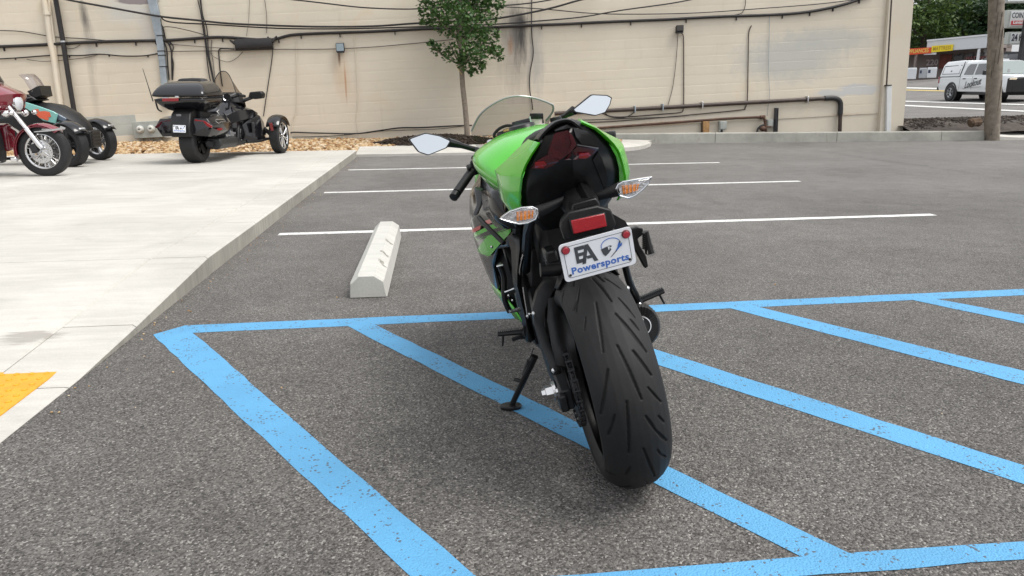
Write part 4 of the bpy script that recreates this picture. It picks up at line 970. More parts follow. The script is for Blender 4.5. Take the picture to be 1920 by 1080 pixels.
# pole sign of the laundry
t = thing('laundry_sign', 'white pole sign with COIN LAUNDRY and 24 HOURS panels at the right edge', 'sign'); LD = 48; c = S(1911, 160, LD); zc = terr(c.x, c.y); t.location = (c.x, c.y, zc)
def l_(u, v, d=LD): return S(u, v, d) - Vector((c.x, c.y, zc))
dirx = Vector((CAM[0][0], CAM[1][0], 0)).normalized(); dirn = Vector((-dirx.y, dirx.x, 0))
def panel(name, u0, v0, u1, v1, d, th, m, lift=0.0):
    a, b_ = l_(u0, v1, d), l_(u1, v0, d); cc = (a + b_) / 2; wd = (b_ - a).dot(dirx); R = Matrix([[dirx.x, dirn.x, 0], [dirx.y, dirn.y, 0], [0, 0, 1]])
    o = MB().box(cc + dirn * (th / 2), (wd, th, b_.z - a.z), R).build(name, m, t, 0, bevel=.02 if th > .1 else 0); return cc, wd, b_.z - a.z
m_face = mat('sign_face', (.62, .64, .64), .4, 0, .04, 1); m_frame = mat('sign_frame', (.38, .40, .37), .5)
def ltext(txt, u, v, hgt, col, bold=.0, d=LD - .02, sx=1, align='LEFT', shear=0):
    p = l_(u, v, d); M4 = Matrix([[dirx.x, 0, -dirn.x, p.x], [dirx.y, 0, -dirn.y, p.y], [0, 1, 0, p.z], [0, 0, 0, 1]])
    text_mesh(txt, hgt, mat('sign_ink_' + txt[:2], col, .5), 'lettering', t, M4, bold=bold, ext=.006, sx=sx, align=align, shear=shear)
panel('cabinet', 1888, -30, 2000, 4.5, LD + .05, .5, m_frame); panel('face', 1892, -28, 1998, 2, LD, .04, m_face)
panel('cabinet', 1887, 18, 2000, 52, LD + .05, .5, m_frame); panel('face', 1895, 20, 1998, 49, LD, .04, m_face)
panel('red_strip', 1896.5, 38, 1998, 46.5, LD - .02, .03, mat('sign_red', (.50, .04, .05), .5))
ltext('COIN LAUNDRY', 1897.5, 29.3, .46, (.02, .02, .035), .008, LD - .25, .62); ltext('Lavanderia', 1899.5, 42, .27, (.65, .62, .62), .012, LD - .25, 1.1)
panel('cabinet', 1890, 59, 2000, 83, LD + .05, .4, m_frame); panel('face', 1895, 61, 1998, 81.5, LD, .04, m_face)
ltext('24 HOURS', 1897, 71, .58, (.015, .015, .03), .018, LD - .2, .62)
a, b_ = l_(1913, 165), l_(1913, -20); MB().box((a.x + dirn.x * .35, a.y + dirn.y * .35, b_.z / 2), (.30, .30, b_.z + .3)).build('pole', M_DARK, t)
# utility pole
p = onZ(1862, 251, .15); p = onY(1862.5, 251, p.y + .2); t = thing('utility_pole', 'weathered wooden utility pole standing in the mulch behind the kerb', 'utility pole', (p.x, p.y, .1))
topx = onY(1867.5, -10, p.y) - Vector((p.x, p.y, 0))
MB().tube([(0, 0, -.3), (topx.x * .5, 0, topx.z * .5), (topx.x * 2.4, 0, topx.z * 2.4)], [.152, .148, .13], 20).build('shaft', mat('weathered_pole', (.175, .15, .12), .9, 0, .35, 9, .7, 30), t)
cr = MB()
for i in range(14):
    a = random.uniform(2.6, 6.4); z = random.uniform(.1, 3.0); cr.box((.149 * math.cos(a) + topx.x * z / max(topx.z, .1), .149 * math.sin(a), z), (.008, .008, random.uniform(.3, .9)), (0, 0, a))
cr.build('cracks', M_BARKD, t, 0)
MB().box((.02, -.152, 1.35), (.05, .01, .07)).build('tag_plate', M_STEEL, t)
# log lying on the mulch
p = onZ(1829, 231, .38); t = thing('cut_log', 'short cut log lying on the mulch beside the utility pole', 'log', p)
lg = MB(); lg.tube([(-.13, 0, .0), (-.1, 0, .01), (0, .03, .02), (.10, .05, .02), (.13, .06, .02)], [.075, .10, .088, .10, .08], 9); lg.build('log', mat('log_bark', (.085, .055, .035), .95, 0, .5, 18, 1.0, 30), t, 0)
MB().tube([(.131, .06, .02), (.135, .061, .02)], .06, 9).build('sawn_face', M_WOOD, t)
# ================================================================ the green sport motorcycle (leaning on its side stand)
HEAD, LEAN = math.radians(0.5), math.radians(12.605); B0 = np.array([0.534, 1.9525, 0.0031])
_fw = np.array([-math.sin(HEAD), math.cos(HEAD), 0]); _rt = np.array([math.cos(HEAD), math.sin(HEAD), 0]); _up = np.array([0, 0, 1.0])
BRm = np.array([math.cos(LEAN) * _rt + math.sin(LEAN) * _up, _fw, math.cos(LEAN) * _up - math.sin(LEAN) * _rt])   # rows: bike axes
def b_(u, v, y=None, x=None, z=None):
    """photo pixel -> bike coordinates on the plane y= (or x=, z=)"""
    d = BRm @ ray(u, v); o = BRm @ (EYEP - B0); i, val = (1, y) if y is not None else (0, x) if x is not None else (2, z)
    return Vector(o + d * ((val - o[i]) / d[i]))
bike = thing('motorcycle', 'bright green sport motorcycle leaning on its side stand in the blue hatched aisle', 'motorcycle')
bike.matrix_world = Matrix.Translation(Vector(B0)) @ Matrix(BRm.T.tolist()).to_4x4()
M_GREEN = mat('green_paint', (0.052, 0.385, 0.010), 0.22, 0, 0.04, 2, coat=0.45, spec=0.45)
M_GREEN_IN = mat('green_inner', (0.03, 0.20, 0.015), 0.5)
M_BLACKG = mat('black_gloss', (0.006, 0.006, 0.0065), 0.2, coat=0.25, spec=.4)
M_PLAS = mat('black_plastic', (0.008, 0.008, 0.0085), 0.48, 0, 0.3, 30, 0.12, 300, spec=.38)
M_PLAS2 = mat('satin_black', (0.009, 0.009, 0.0095), 0.34, 0, 0.3, 30, spec=.4)
M_SEAT = mat('seat_vinyl', (0.013, 0.013, 0.014), 0.55, 0, 0.15, 20, 0.15, 400)
M_METD = mat('dark_alloy', (0.028, 0.028, 0.030), 0.45, 0.25, 0.3, 20)
M_ALU = mat('bright_alloy', (0.60, 0.60, 0.60), 0.25, 1.0)
M_GREYP = mat('grey_bodywork', (0.16, 0.16, 0.17), 0.3, 0.2, coat=.3)
M_REDL = mat('red_lens', (0.22, 0.003, 0.006), 0.10, 0, 0.25, 60, spec=0.6, coat=0.6)
M_REDDK = mat('smoked_red_lens', (0.055, 0.002, 0.006), 0.10, 0, 0.4, 30, spec=0.6, coat=0.6)
M_AMBER = mat('amber_bulb', (0.80, 0.24, 0.02), 0.2, 0, .35, 90, .6, 160, coat=.6)
M_REFL = mat('lamp_reflector', (0.62, 0.62, 0.63), 0.25, 0.8, 0.35, 70, 0.3, 90)
M_REDSTK = mat('red_sticker', (0.42, 0.02, 0.015), 0.3, coat=.4)
M_WHITEPL = mat('plate_white', (0.78, 0.80, 0.84), 0.35, 0, 0.02, 8, coat=.2)
M_INK = mat('plate_ink_grey', (0.06, 0.065, 0.075), 0.5)
M_INKB = mat('plate_ink_blue', (0.06, 0.16, 0.50), 0.5)
M_BRASS = mat('brass', (0.45, 0.33, 0.12), 0.3, 1.0)
def clear_mat(name, tint, rough, refl):
    m = bpy.data.materials.new(name); m.use_nodes = True; N, L = nodes(m); N.remove(N['Principled BSDF'])
    t = N.new('ShaderNodeBsdfTransparent'); t.inputs[0].default_value = (*tint, 1); g_ = N.new('ShaderNodeBsdfGlossy'); g_.inputs['Roughness'].default_value = rough
    lw = N.new('ShaderNodeLayerWeight'); lw.inputs[0].default_value = 0.5; mx = N.new('ShaderNodeMixShader')
    f = mth(N, L, 'ADD', mth(N, L, 'MULTIPLY', mth(N, L, 'POWER', lw.outputs['Facing'], 5.0), 0.22), refl); L.new(f, mx.inputs[0]); L.new(t.outputs[0], mx.inputs[1]); L.new(g_.outputs[0], mx.inputs[2]); L.new(mx.outputs[0], N['Material Output'].inputs['Surface']); return m
M_SCREEN = clear_mat('smoked_screen', (0.60, 0.60, 0.62), 0.03, 0.012)
M_LENS = clear_mat('clear_lens', (0.95, 0.95, 0.95), 0.05, 0.06)
def rubber():
    m = bpy.data.materials.new('tyre_rubber'); m.use_nodes = True; N, L = nodes(m); b = N['Principled BSDF']
    P = N.new('ShaderNodeTexCoord').outputs['Object']
    a = N.new('ShaderNodeAttribute'); a.attribute_name = 'tread_top'
    dust = ramp(N, L, noise(N, L, P, 26, 6, .75), .60, .72, 0, .25)
    speck = ramp(N, L, noise(N, L, P, 330, 2, .5), .74, .80, 0, .6)
    c = mixcol(N, L, a.outputs['Fac'], (.005, .005, .005), mixcol(N, L, ramp(N, L, noise(N, L, P, 9, 5, .7), .3, .7), (.0105, .0105, .011), (.017, .017, .0175)))  # groove floors darkened: recess shade painted in over unscuffed rubber
    c = mixcol(N, L, dust, c, (.035, .033, .031)); c = mixcol(N, L, speck, c, (.16, .15, .14))
    L.new(c, b.inputs['Base Color']); b.inputs['Roughness'].default_value = .6; b.inputs['Specular IOR Level'].default_value = .27
    bp = N.new('ShaderNodeBump'); bp.inputs['Strength'].default_value = .2; bp.inputs['Distance'].default_value = .002
    L.new(noise(N, L, P, 500, 3), bp.inputs['Height']); L.new(bp.outputs[0], b.inputs['Normal']); return m
M_RUBBER = rubber()
M_TYRE = mat('plain_tyre', (.009, .009, .0095), .6, 0, .25, 14, .1, 120)

# ---- wheels
TP = [(0, .315), (.02, .3137), (.04, .3085), (.06, .298), (.075, .285), (.085, .272), (.091, .258), (.09, .245)]
def crown(x, P=TP): return np.interp(np.abs(x), [p[0] for p in P[:7]], [p[1] for p in P[:7]])
def tyre_hit(u, v):
    d = BRm @ ray(u, v); o = BRm @ (EYEP - B0)
    for t in np.arange(1.2, 2.6, .0015):
        p = o + d * t
        if abs(p[0]) < .091 and math.hypot(p[1], p[2] - .315) < crown(p[0]): return math.atan2(-p[1], p[2] - .315), p[0]
    return None
GR = [((1117, 567), (1131, 660)), ((1154, 588), (1212, 660)), ((1182, 599), (1198, 619)), ((1159, 558), (1190, 595)), ((1157, 648), (1203, 749)), ((1187, 658), (1221, 704)),
      ((1215, 727), (1239, 754)), ((1140, 693), (1136, 720), (1127, 777)), ((1153, 778), (1149, 797), (1141, 816)), ((1175, 753), (1179, 849)), ((1211, 781), (1228, 806), (1250, 827)), ((1234, 780), (1245, 792)),
      ((1232, 843), (1238, 852), (1248, 857)), ((1206, 841), (1227, 893)), ((1201, 904), (1195, 917)), ((1098, 595), (1096, 619)), ((1083, 560), (1076, 582)), ((1182, 875), (1173, 890)),
      ((1110, 521), (1146, 565)), ((1131, 521), (1164, 542)), ((1087, 538), (1081, 584)), ((1058, 544), (1054, 567))]
segs = []
for gl in GR:
    h = [tyre_hit(*p) for p in gl]; h = [q for q in h if q]
    for a, c in zip(h[:-1], h[1:]): segs.append((a, c, abs(gl[0][1] - gl[-1][1]) < 40))
nth, nx = 880, 84
th = np.linspace(0, 2 * np.pi, nth, endpoint=False); xx = np.linspace(-.091, .091, nx)
TH, XX = np.meshgrid(th, xx, indexing='ij'); D = np.zeros_like(TH)
for k in range(3):
    for (t0, x0), (t1, x1), small in segs:
        a0, a1 = t0 + k * 2.15, t1 + k * 2.15
        if k and False: pass
        mid = (a0 + a1) / 2; dt = (TH - mid + np.pi) % (2 * np.pi) - np.pi; s = dt * .31; sa, sb = (a0 - mid) * .31, (a1 - mid) * .31
        ex, ey = sb - sa, x1 - x0; l2 = ex * ex + ey * ey + 1e-12
        tt = np.clip(((s - sa) * ex + (XX - x0) * ey) / l2, 0, 1); dd = np.hypot(s - sa - tt * ex, XX - x0 - tt * ey)
        wv = (.0022 if small else .0031) * (0.55 + .45 * np.sin(np.pi * np.clip(tt, 0.08, .92)))
        D = np.maximum(D, np.clip((wv + .0012 - dd) / .0014, 0, 1))
R_ = crown(XX) - .0048 * D
V = np.stack([XX, -R_ * np.sin(TH), .315 + R_ * np.cos(TH)], -1).reshape(-1, 3)
idx = np.arange(nth * nx).reshape(nth, nx); a = idx[:, :-1]; bq = idx[:, 1:]; c = np.roll(idx, -1, 0)[:, 1:]; d = np.roll(idx, -1, 0)[:, :-1]
F_ = np.stack([a, bq, c, d], -1).reshape(-1, 4)
rear = MB(); rw = MB().lathe([(-.088, .262), (-.070, .257), (-.045, .262), (-.03, .232), (.03, .232), (.045, .262), (.070, .257), (.088, .262)], 48, (0, 0, .315), 'x').build('rear_wheel', M_PLAS2, bike)
me = bpy.data.meshes.new('tyre'); me.from_pydata(V.tolist(), [], F_.tolist()); at = me.attributes.new('tread_top', 'FLOAT', 'POINT'); at.data.foreach_set('value', (1 - D).reshape(-1).tolist())
me.polygons.foreach_set('use_smooth', [True] * len(me.polygons)); me.materials.append(M_RUBBER); ot = bpy.data.objects.new('tyre', me); COL.objects.link(ot); ot.parent = rw
sw = MB()
for s in (-1, 1): sw.lathe([(s * .091, .258), (s * .0925, .25), (s * .089, .235), (s * .078, .222), (s * .072, .216)], 90, (0, 0, .315), 'x')
sw.build('sidewall', M_TYRE, rw)
sp_ = MB(); sp_.lathe([(-.06, .045), (-.06, .001), (.06, .001), (.06, .045)], 20, (0, 0, .315), 'x', True)
for i in range(5):
    for o_ in (-.16, .16):
        a = i * 2 * math.pi / 5; sp_.tube([(0, .04 * math.sin(a), .315 + .04 * math.cos(a)), (.0, .24 * math.sin(a + o_), .315 + .24 * math.cos(a + o_))], [.018, .013], 6, flat=.8)
sp_.build('spokes', M_PLAS2, rw)
sprk = MB().lathe([(-.112, .10), (-.107, .10), (-.107, .06), (-.112, .06)], 40, (0, 0, .315), 'x', True)
for i in range(42):
    a = i * 2 * math.pi / 42; sprk.box((-.1095, .102 * math.sin(a), .315 + .102 * math.cos(a)), (.005, .008, .010), (-a, 0, 0))
sprk.build('sprocket', M_METD, rw)
MB().lathe([(.098, .11), (.103, .11), (.103, .07), (.098, .07)], 40, (0, 0, .315), 'x', True).build('brake_disc', M_ALU, rw)
fwm = MB().lathe([(-.058, .222), (-.05, .216), (-.02, .20), (.02, .20), (.05, .216), (.058, .222)], 40, (0, 1.40, .298), 'x').build('front_wheel', M_PLAS2, bike)
MB().lathe([(-.058, .218), (-.061, .25), (-.052, .275), (-.03, .292), (0, .298), (.03, .292), (.052, .275), (.061, .25), (.058, .218)], 48, (0, 1.40, .298), 'x').build('tyre', M_TYRE, fwm)
s2 = MB()
for i in range(5):
    a = i * 2 * math.pi / 5; s2.tube([(0, 1.40 + .03 * math.sin(a), .298 + .03 * math.cos(a)), (0, 1.40 + .21 * math.sin(a), .298 + .21 * math.cos(a))], [.02, .012], 6)
s2.build('spokes', M_PLAS2, fwm)
for s in (-1, 1): MB().lathe([(s * .075, .155), (s * .08, .155), (s * .08, .09), (s * .075, .09)], 40, (0, 1.40, .298), 'x', True).build('brake_disc', M_ALU, fwm)
# ---- chain
ch = MB(); cp = []
for i in range(15): a = math.pi * (-.08 + 1.16 * i / 14); cp.append((-.1095, -.112 * math.sin(a), .315 + .112 * math.cos(a)))
n_ = 26
cp = [(-.1095, .55 - .55 * i / n_, .46 - (.46 - .427) * i / n_) for i in range(n_)] + cp + [(-.1095, .55 * i / n_, .203 + (.38 - .203) * i / n_) for i in range(1, n_ + 1)]
cpath = [Vector(p) for p in cp]; L0 = 0
for i in range(len(cpath) - 1):
    p, q = cpath[i], cpath[i + 1]; m_ = (p + q) / 2; ang = math.atan2(q.z - p.z, q.y - p.y); ln = (q - p).length
    for s in (-1, 1): ch.box(m_ + Vector((s * (.0075 if i % 2 else .0055), 0, 0)), (.0018, ln * 1.02, .013), (ang, 0, 0))
    ch.tube([p + Vector((-.0095, 0, 0)), p + Vector((.0095, 0, 0))], .0048, 7)
ch.build('chain', M_METD, bike)
# ---- swing arm, axle, hugger
sa = MB()
for s in (-1, 1):
    rr = []
    for y, z, x, hw, hh in ((.55, .42, .10, .035, .07), (.42, .43, .115, .028, .062), (.25, .40, .135, .022, .052), (.12, .355, .138, .020, .042), (.03, .32, .136, .019, .038), (-.065, .305, .136, .017, .030)):
        rr.append([(s * (x * (1 if s < 0 else .82) + a * hw), y, z + c * hh) for a, c in ((-1, -.8), (-.8, -1), (.8, -1), (1, -.8), (1, .8), (.8, 1), (-.8, 1), (-1, .8))])
    sa.loft(rr)
sa.box((0, .40, .42), (.24, .09, .10))
swa = sa.build('swing_arm', M_PLAS2, bike, 30, bevel=.004)
nx_ = MB()
nx_.lathe([(-.158, .030), (-.166, .030), (-.166, .012), (-.158, .012)], 20, (0, 0, .315), 'x', True)
nx_.lathe([(-.166, .0205), (-.186, .0195), (-.188, .013), (-.198, .012), (-.199, .0005)], 6, (0, 0, .315), 'x')
nx_.build('axle_nut', M_ALU, swa, 20)
MB().box((-.148, -.05, .305), (.024, .07, .05)).build('chain_adjuster', M_PLAS2, swa, bevel=.006)
MB().lathe([(-.158, .009), (-.163, .009), (-.163, .0005)], 6, (0, -.075, .345), 'x').build('bolt', M_ALU, swa)
hg = MB(); rr = []
for i in range(15):
    a = math.radians(-58 + i * 5.6); r = .335; y, z = -r * math.sin(a), .315 + r * math.cos(a)
    w_ = float(np.interp(i, [0, 5, 10, 14], [.055, .085, .088, .06])); dr = lambda q: -.055 * (abs(q) / 1.0) ** 3
    rr.append([(q * w_, -(r + dr(q)) * math.sin(a), .315 + (r + dr(q)) * math.cos(a)) for q in (-1, -.8, -.4, 0, .4, .8, 1)])
# the hugger covers the front-upper quarter of the tyre
rr = [[(x, abs(y) if False else -y if y < 0 else y, z) for x, y, z in r] for r in rr]
hg.loft(rr, closed=False); hug = hg.build('rear_hugger', M_PLAS, bike, 50, solid=.004)
def bpoly(pts, y, ext, name, m, parent=None, bevel=0.0, smooth=30):
    return MB().prism([b_(u, v, y=y) for u, v in pts], ext).build(name, m, parent or bike, smooth, bevel=bevel)
# left chain guard and hugger flank as seen beside the tyre
cg = MB(); rows = []
for (u0, v0, u1, v1, y) in ((1046, 508, 1072, 512, .20), (1022, 528, 1060, 528, .19), (1008, 548, 1042, 545, .18), (1000, 578, 1026, 580, .16), (1003, 610, 1024, 612, .13), (1016, 650, 1036, 650, .08), (1030, 682, 1052, 680, .04), (1036, 702, 1054, 700, .02)):
    p, q = b_(u0, v0, y=y), b_(u1, v1, y=y - .0); rows.append([p + Vector((-.002, .02, 0)), p, p.lerp(q, .25) + Vector((0, -.004, 0)), p.lerp(q, .8) + Vector((0, -.006, 0)), q])
cg.loft(rows, closed=False); g_ = cg.build('chain_guard', M_PLAS2, bike, 20, solid=.004)
for u, v, y in ((1001, 588, .13), (1038, 695, .0)):
    p = b_(u, v, y=y - .01); MB().ball(p, .0075, 10, 6).build('bolt', M_ALU, g_)
fl = MB(); rows = []
for (u0, v0, u1, v1, y) in ((1028, 560, 1066, 548, .13), (1026, 600, 1062, 590, .08), (1034, 645, 1076, 640, .0), (1044, 684, 1084, 686, -.05)):
    p, q = b_(u0, v0, y=y), b_(u1, v1, y=y + .02); rows.append([p, p.lerp(q, .5) + Vector((-.004, -.012, 0)), q])
fl.loft(rows, closed=False); fl.build('hugger_flank', M_PLAS, hug, 60, solid=.005)

# ---- main frame, engine and the dark machinery between fairing and wheel
fr = MB()
for s in (-1, 1):
    rr = []
    for y, z, x, hw, hh in ((1.02, .86, .09, .03, .05), (.85, .80, .15, .02, .075), (.65, .70, .165, .018, .08), (.52, .58, .160, .018, .07), (.46, .46, .145, .022, .07), (.46, .34, .125, .03, .05)):
        rr.append([(s * (x + a * hw), y + c * hh * .55, z + c * hh * .8) for a, c in ((-1, -1), (1, -1), (1.2, 0), (1, 1), (-1, 1))])
    fr.loft(rr)
fr.build('frame', M_PLAS2, bike, 30, bevel=.004)
sf = MB()
for s in (-1, 1):
    sf.tube([(s * .13, .48, .66), (s * .12, .25, .80), (s * .10, .0, .88)], [.022, .02, .016], 8); sf.tube([(s * .13, .46, .56), (s * .115, .2, .74), (s * .09, -.02, .86)], [.018, .015, .012], 8)
sf.build('subframe', M_PLAS2, bike)
en = MB(); en.loft([[(x, y, z) for x, z in ((-w, .24), (-w - .02, .32), (-w, .50), (-.10, .62), (.10, .62), (w, .50), (w + .02, .32), (w, .24))] for y, w in ((.48, .13), (.62, .155), (.85, .16), (1.02, .12))]); eng = en.build('engine', M_METD, bike, 30, bevel=.012)
for s, x in ((-1, -.185), (1, .185)):
    MB().lathe([(x, .001), (x, .055), (x - s * .012, .066), (x - s * .05, .07)], 20, (0, .78, .37), 'x').build('engine_cover', M_METD, eng)
MB().lathe([(-.18, .001), (-.18, .045), (-.165, .055), (-.13, .055)], 20, (0, .54, .42), 'x').build('sprocket_cover', M_PLAS2, eng)
bay = MB(); bay.box((0, .36, .60), (.17, .20, .34)); bay.build('battery_bay', M_PLAS, bike, bevel=.03)
MB().tube([(-.02, .30, .66), (0.0, .33, .42)], [.035, .03], 12).build('shock_absorber', M_METD, bike)
# dark plates and links on the left (heel guard, foot-rest hanger, hoses, bolts)
def bt(pts, y, r, name, m, n=7, par=None):
    P = [b_(p[0], p[1], y=(p[2] if len(p) > 2 else y)) for p in pts]; return MB().tube(smoothline(P, 4), r, n).build(name, m, par or bike)
hp = MB(); rows = []
for u0, v0, u1, v1, y in ((952, 442, 990, 436, .40), (960, 470, 986, 460, .38), (962, 505, 977, 505, .36), (964, 530, 976, 535, .35), (972, 560, 982, 560, .34), (980, 600, 993, 598, .33), (988, 640, 1002, 636, .32)):
    p, q = b_(u0, v0, y=y), b_(u1, v1, y=y - .02); rows.append([p, p.lerp(q, .6) + Vector((-.004, -.02, 0)), q])
hp.loft(rows, closed=False); heel = hp.build('heel_guard', M_PLAS2, bike, 40, solid=.008)
bt([(988, 456), (974, 505), (977, 560)], .33, .0022, 'edge_highlight', M_ALU, 5, heel)  # bright tube drawn as the highlight on the black guard's edge
bt([(936, 495), (945, 520), (946, 560), (956, 585)], .45, .010, 'side_hose', M_PLAS2)
bt([(931, 500), (938, 498), (943, 497)], .44, .004, 'hose_clip', M_ALU); bt([(946, 548), (964, 541)], .42, .0035, 'hose_clip', M_ALU)
bt([(981, 538), (984, 560), (990, 596)], .30, .0035, 'brake_line', M_ALU)
p = b_(975, 580, y=.31); MB().tube([p, p + Vector((-.035, -.01, .004))], [.007, .0055], 8).build('selector_bolt', M_ALU, bike)
for u, v, y in ((954, 554, .42), (961, 563, .42), (922, 463, .5), (993, 589, .28), (989, 593, .28)):
    p = b_(u, v, y=y); MB().ball(p, .005, 8, 6).build('bolt', M_ALU, heel)
bx = MB(); bx.box(b_(1031, 477, y=-.06), (.030, .07, .034)); bx.build('tool_box', M_PLAS2, bike, bevel=.006)
bt([(1013, 506), (1060, 503)], .10, .021, 'rear_cross_tube', M_PLAS2, 14)
bx = MB(); bx.box(b_(1030, 490, y=-.05), (.02, .02, .012)); bx.build('bracket_lug', M_METD, bike)

# ---- tank, seats, tail
tk = MB(); rr = []
for y, w_, zt, zs, zb in ((.30, .10, .855, .83, .79), (.40, .135, .90, .855, .79), (.50, .178, .955, .885, .80), (.60, .208, .985, .915, .815), (.72, .213, .995, .925, .83), (.84, .195, .99, .925, .85), (.93, .16, .972, .915, .86), (1.0, .10, .95, .91, .87)):
    half = [(0, zt), (.42 * w_, zt - .004), (.74 * w_, zt - .028), (.95 * w_, zs + .022), (w_, zs), (.97 * w_, zs - .03), (.82 * w_, zb + .01), (.70 * w_, zb)]
    rr.append([(-x, y, z) for x, z in half[::-1]] + [(x, y, z) for x, z in half[1:]])
tk.loft(rr); tank = tk.build('fuel_tank', M_GREEN, bike, 60, sub=2)
MB().lathe([(.0, .001), (.004, .035), (.006, .045), (-.004, .05)], 24, (0, .80, .995), 'z').build('filler_cap', M_PLAS2, tank)
st = MB(); rr = []
for y, w_, z, t in ((-.125, .030, 1.040, .02), (-.06, .060, 1.036, .03), (.03, .080, 1.030, .05), (.10, .094, 1.012, .06), (.19, .104, .982, .06), (.22, .10, .95, .04)):
    rr.append([(-w_, y, z - t), (-w_, y, z - .012), (-.75 * w_, y, z), (0, y, z + .004), (.75 * w_, y, z), (w_, y, z - .012), (w_, y, z - t)])
st.loft(rr); seat = st.build('pillion_seat', M_SEAT, bike, 50, sub=1)
st = MB(); rr = []
for y, w_, z, t in ((.20, .10, .88, .05), (.25, .135, .855, .06), (.36, .14, .842, .06), (.46, .10, .85, .06), (.53, .06, .865, .05)):
    rr.append([(-w_, y, z - t), (-w_, y, z - .015), (-.7 * w_, y, z), (0, y, z + .003), (.7 * w_, y, z), (w_, y, z - .015), (w_, y, z - t)])
st.loft(rr); st.build('rider_seat', M_SEAT, bike, 50, sub=1)
# tail fairing: left and right green shells, each with a rolled edge
TR = [(1.036, .040, -.148, .044, -.08), (1.012, .072, -.142, .080, -.03), (.988, .094, -.128, .112, .02), (.965, .112, -.112, .142, .05), (.944, .124, -.10, .172, .085), (.936, .127, -.095, .171, .07), (.90, .137, -.07, .173, .065), (.865, .143, -.045, .174, .06), (.83, .138, -.015, .160, .06), (.80, .124, .01, .134, .06)]
for s in (-1, 1):
    rows = []
    for z, xi, yi, xo, yo in (TR[1:] if s < 0 else TR):
        bow = .006 if z < .94 else .0; hi = z > .95
        rows.append([(s * (xi - .003), yi + .004, z - .001), (s * xi, yi, z), (s * (xi + .35 * (xo - xi) + bow), yi + .3 * (yo - yi), z + .001), (s * (xi + .75 * (xo - xi) + bow), yi + .72 * (yo - yi), z + .001), (s * xo, yo, z + .002), (s * (xo - .004), yo + (.05 if hi else .12), z - (.022 if hi else .010)), (s * (xo - (.03 if hi else .045)), yo + (.10 if hi else .26), z - (.06 if hi else .02))])
    t_ = MB(); t_.loft(rows, closed=False); t_.build('tail_panel', M_GREEN, bike, 24, solid=.006, bevel=.0025)
# undertail: faceted black shell, with the tail lamp let into its upper half
UR = [(1.046, .020, -.135, -.150), (1.022, .060, -.138, -.165), (.985, .088, -.122, -.158), (.955, .108, -.105, -.140), (.925, .122, -.082, -.115), (.89, .13, -.055, -.075), (.85, .132, -.02, -.035), (.80, .112, .03, .02), (.75, .08, .09, .08)]
ut = MB(); rows = []
for z, w_, ye, yc in UR: rows.append([(-w_, ye + .015, z), (-w_ * .86, ye + .003, z), (-w_ * .45, (ye + yc) / 2, z), (0, yc, z - .004), (w_ * .45, (ye + yc) / 2, z), (w_ * .86, ye + .003, z), (w_, ye + .015, z)])
ut.loft(rows, closed=False); und = ut.build('undertail', M_PLAS2, bike, 20, solid=.004)
tb = MB(); rr = []
arch = [b_(u, v, y=yy) for u, v, yy in ((1009, 262, -.128), (1020, 247, -.143), (1040, 230, -.155), (1059, 224.5, -.158), (1072, 226.5, -.156), (1083, 235, -.150), (1094, 244, -.144))]
A_ = smoothline(arch, 3); tb.loft([[p + Vector((0, -.002, -.007)), p + Vector((0, -.004, 0)), p + Vector((0, .002, .0022)), Vector((p.x * 1.05, p.y + .05, p.z - .002)), Vector((p.x * 1.18, .0, p.z - .014 - .02 * abs(p.x) / .1))] for p in A_], closed=False); tb.build('tail_cover', M_PLAS2, bike, 30, solid=.002)
def ysurf(x, z):
    zz = [r[0] for r in UR][::-1]; w_ = np.interp(z, zz, [r[1] for r in UR][::-1]); ye = np.interp(z, zz, [r[2] for r in UR][::-1]); yc = np.interp(z, zz, [r[3] for r in UR][::-1])
    return float(yc + (ye - yc) * min(1, abs(x) / max(w_ * .86, .01)))
def onund(u, v, lift=.006):
    y = -.14
    for _ in range(12):
        p = b_(u, v, y=y); y = ysurf(p.x, p.z) - lift
    return b_(u, v, y=y)
def lensfacet(polys, name, m, parent, lift=.008, thick=.006):
    o = None
    for pl_ in polys:
        f = MB(); P = [onund(u, v, lift) for u, v in pl_]; n = len(P); Q = [p + Vector((0, thick + lift * .6, 0)) for p in P]
        cen = sum(P, Vector()) / n + Vector((0, -.003, 0)); f.add(P + Q + [cen], [(i, (i + 1) % n, 2 * n) for i in range(n)] + [(i, n + i, n + (i + 1) % n, (i + 1) % n) for i in range(n)])
        o = f.build(name, m, parent, 25)
    return o
tl = lensfacet([[(1040, 250), (1064, 244), (1076, 259), (1081, 273), (1064, 290), (1050, 300), (1030, 292), (1027, 289), (1034, 268)]], 'tail_light', M_REDDK, bike, .012)
lensfacet([[(1082, 275), (1122, 279), (1115, 287), (1102, 298), (1080, 299), (1058, 300), (1066, 291)]], 'tail_light_lens', M_REDDK, tl, .009)
lensfacet([[(1027, 290), (1049, 301), (1036, 311), (1021, 317), (996, 316), (1008, 301)]], 'tail_light_lens', M_REDDK, tl, .009)
lensfacet([[(1086, 288), (1104, 286), (1108, 291), (1100, 297), (1086, 297)], [(1003, 304), (1020, 302), (1026, 308), (1018, 315), (1003, 315)]], 'lamp_glint', M_REDL, tl, .0125, .003)  # brighter red patches painted in as glints on the smoked lens
lensfacet([[(1082, 272), (1084, 271.5), (1122, 277), (1122, 279.5)]], 'lens_rim', M_GREYP, tl, .013, .003)
lensfacet([[(1066, 245), (1076, 258), (1081, 272), (1068, 288), (1062, 290), (1072, 272)]], 'lens_ridge', M_REDL if False else M_REDDK, tl, .017, .003)
lensfacet([[(1075, 240), (1100, 245), (1118, 262), (1122, 275), (1090, 270), (1080, 256)]], 'side_cover', M_BLACKG, und, .010, .004)
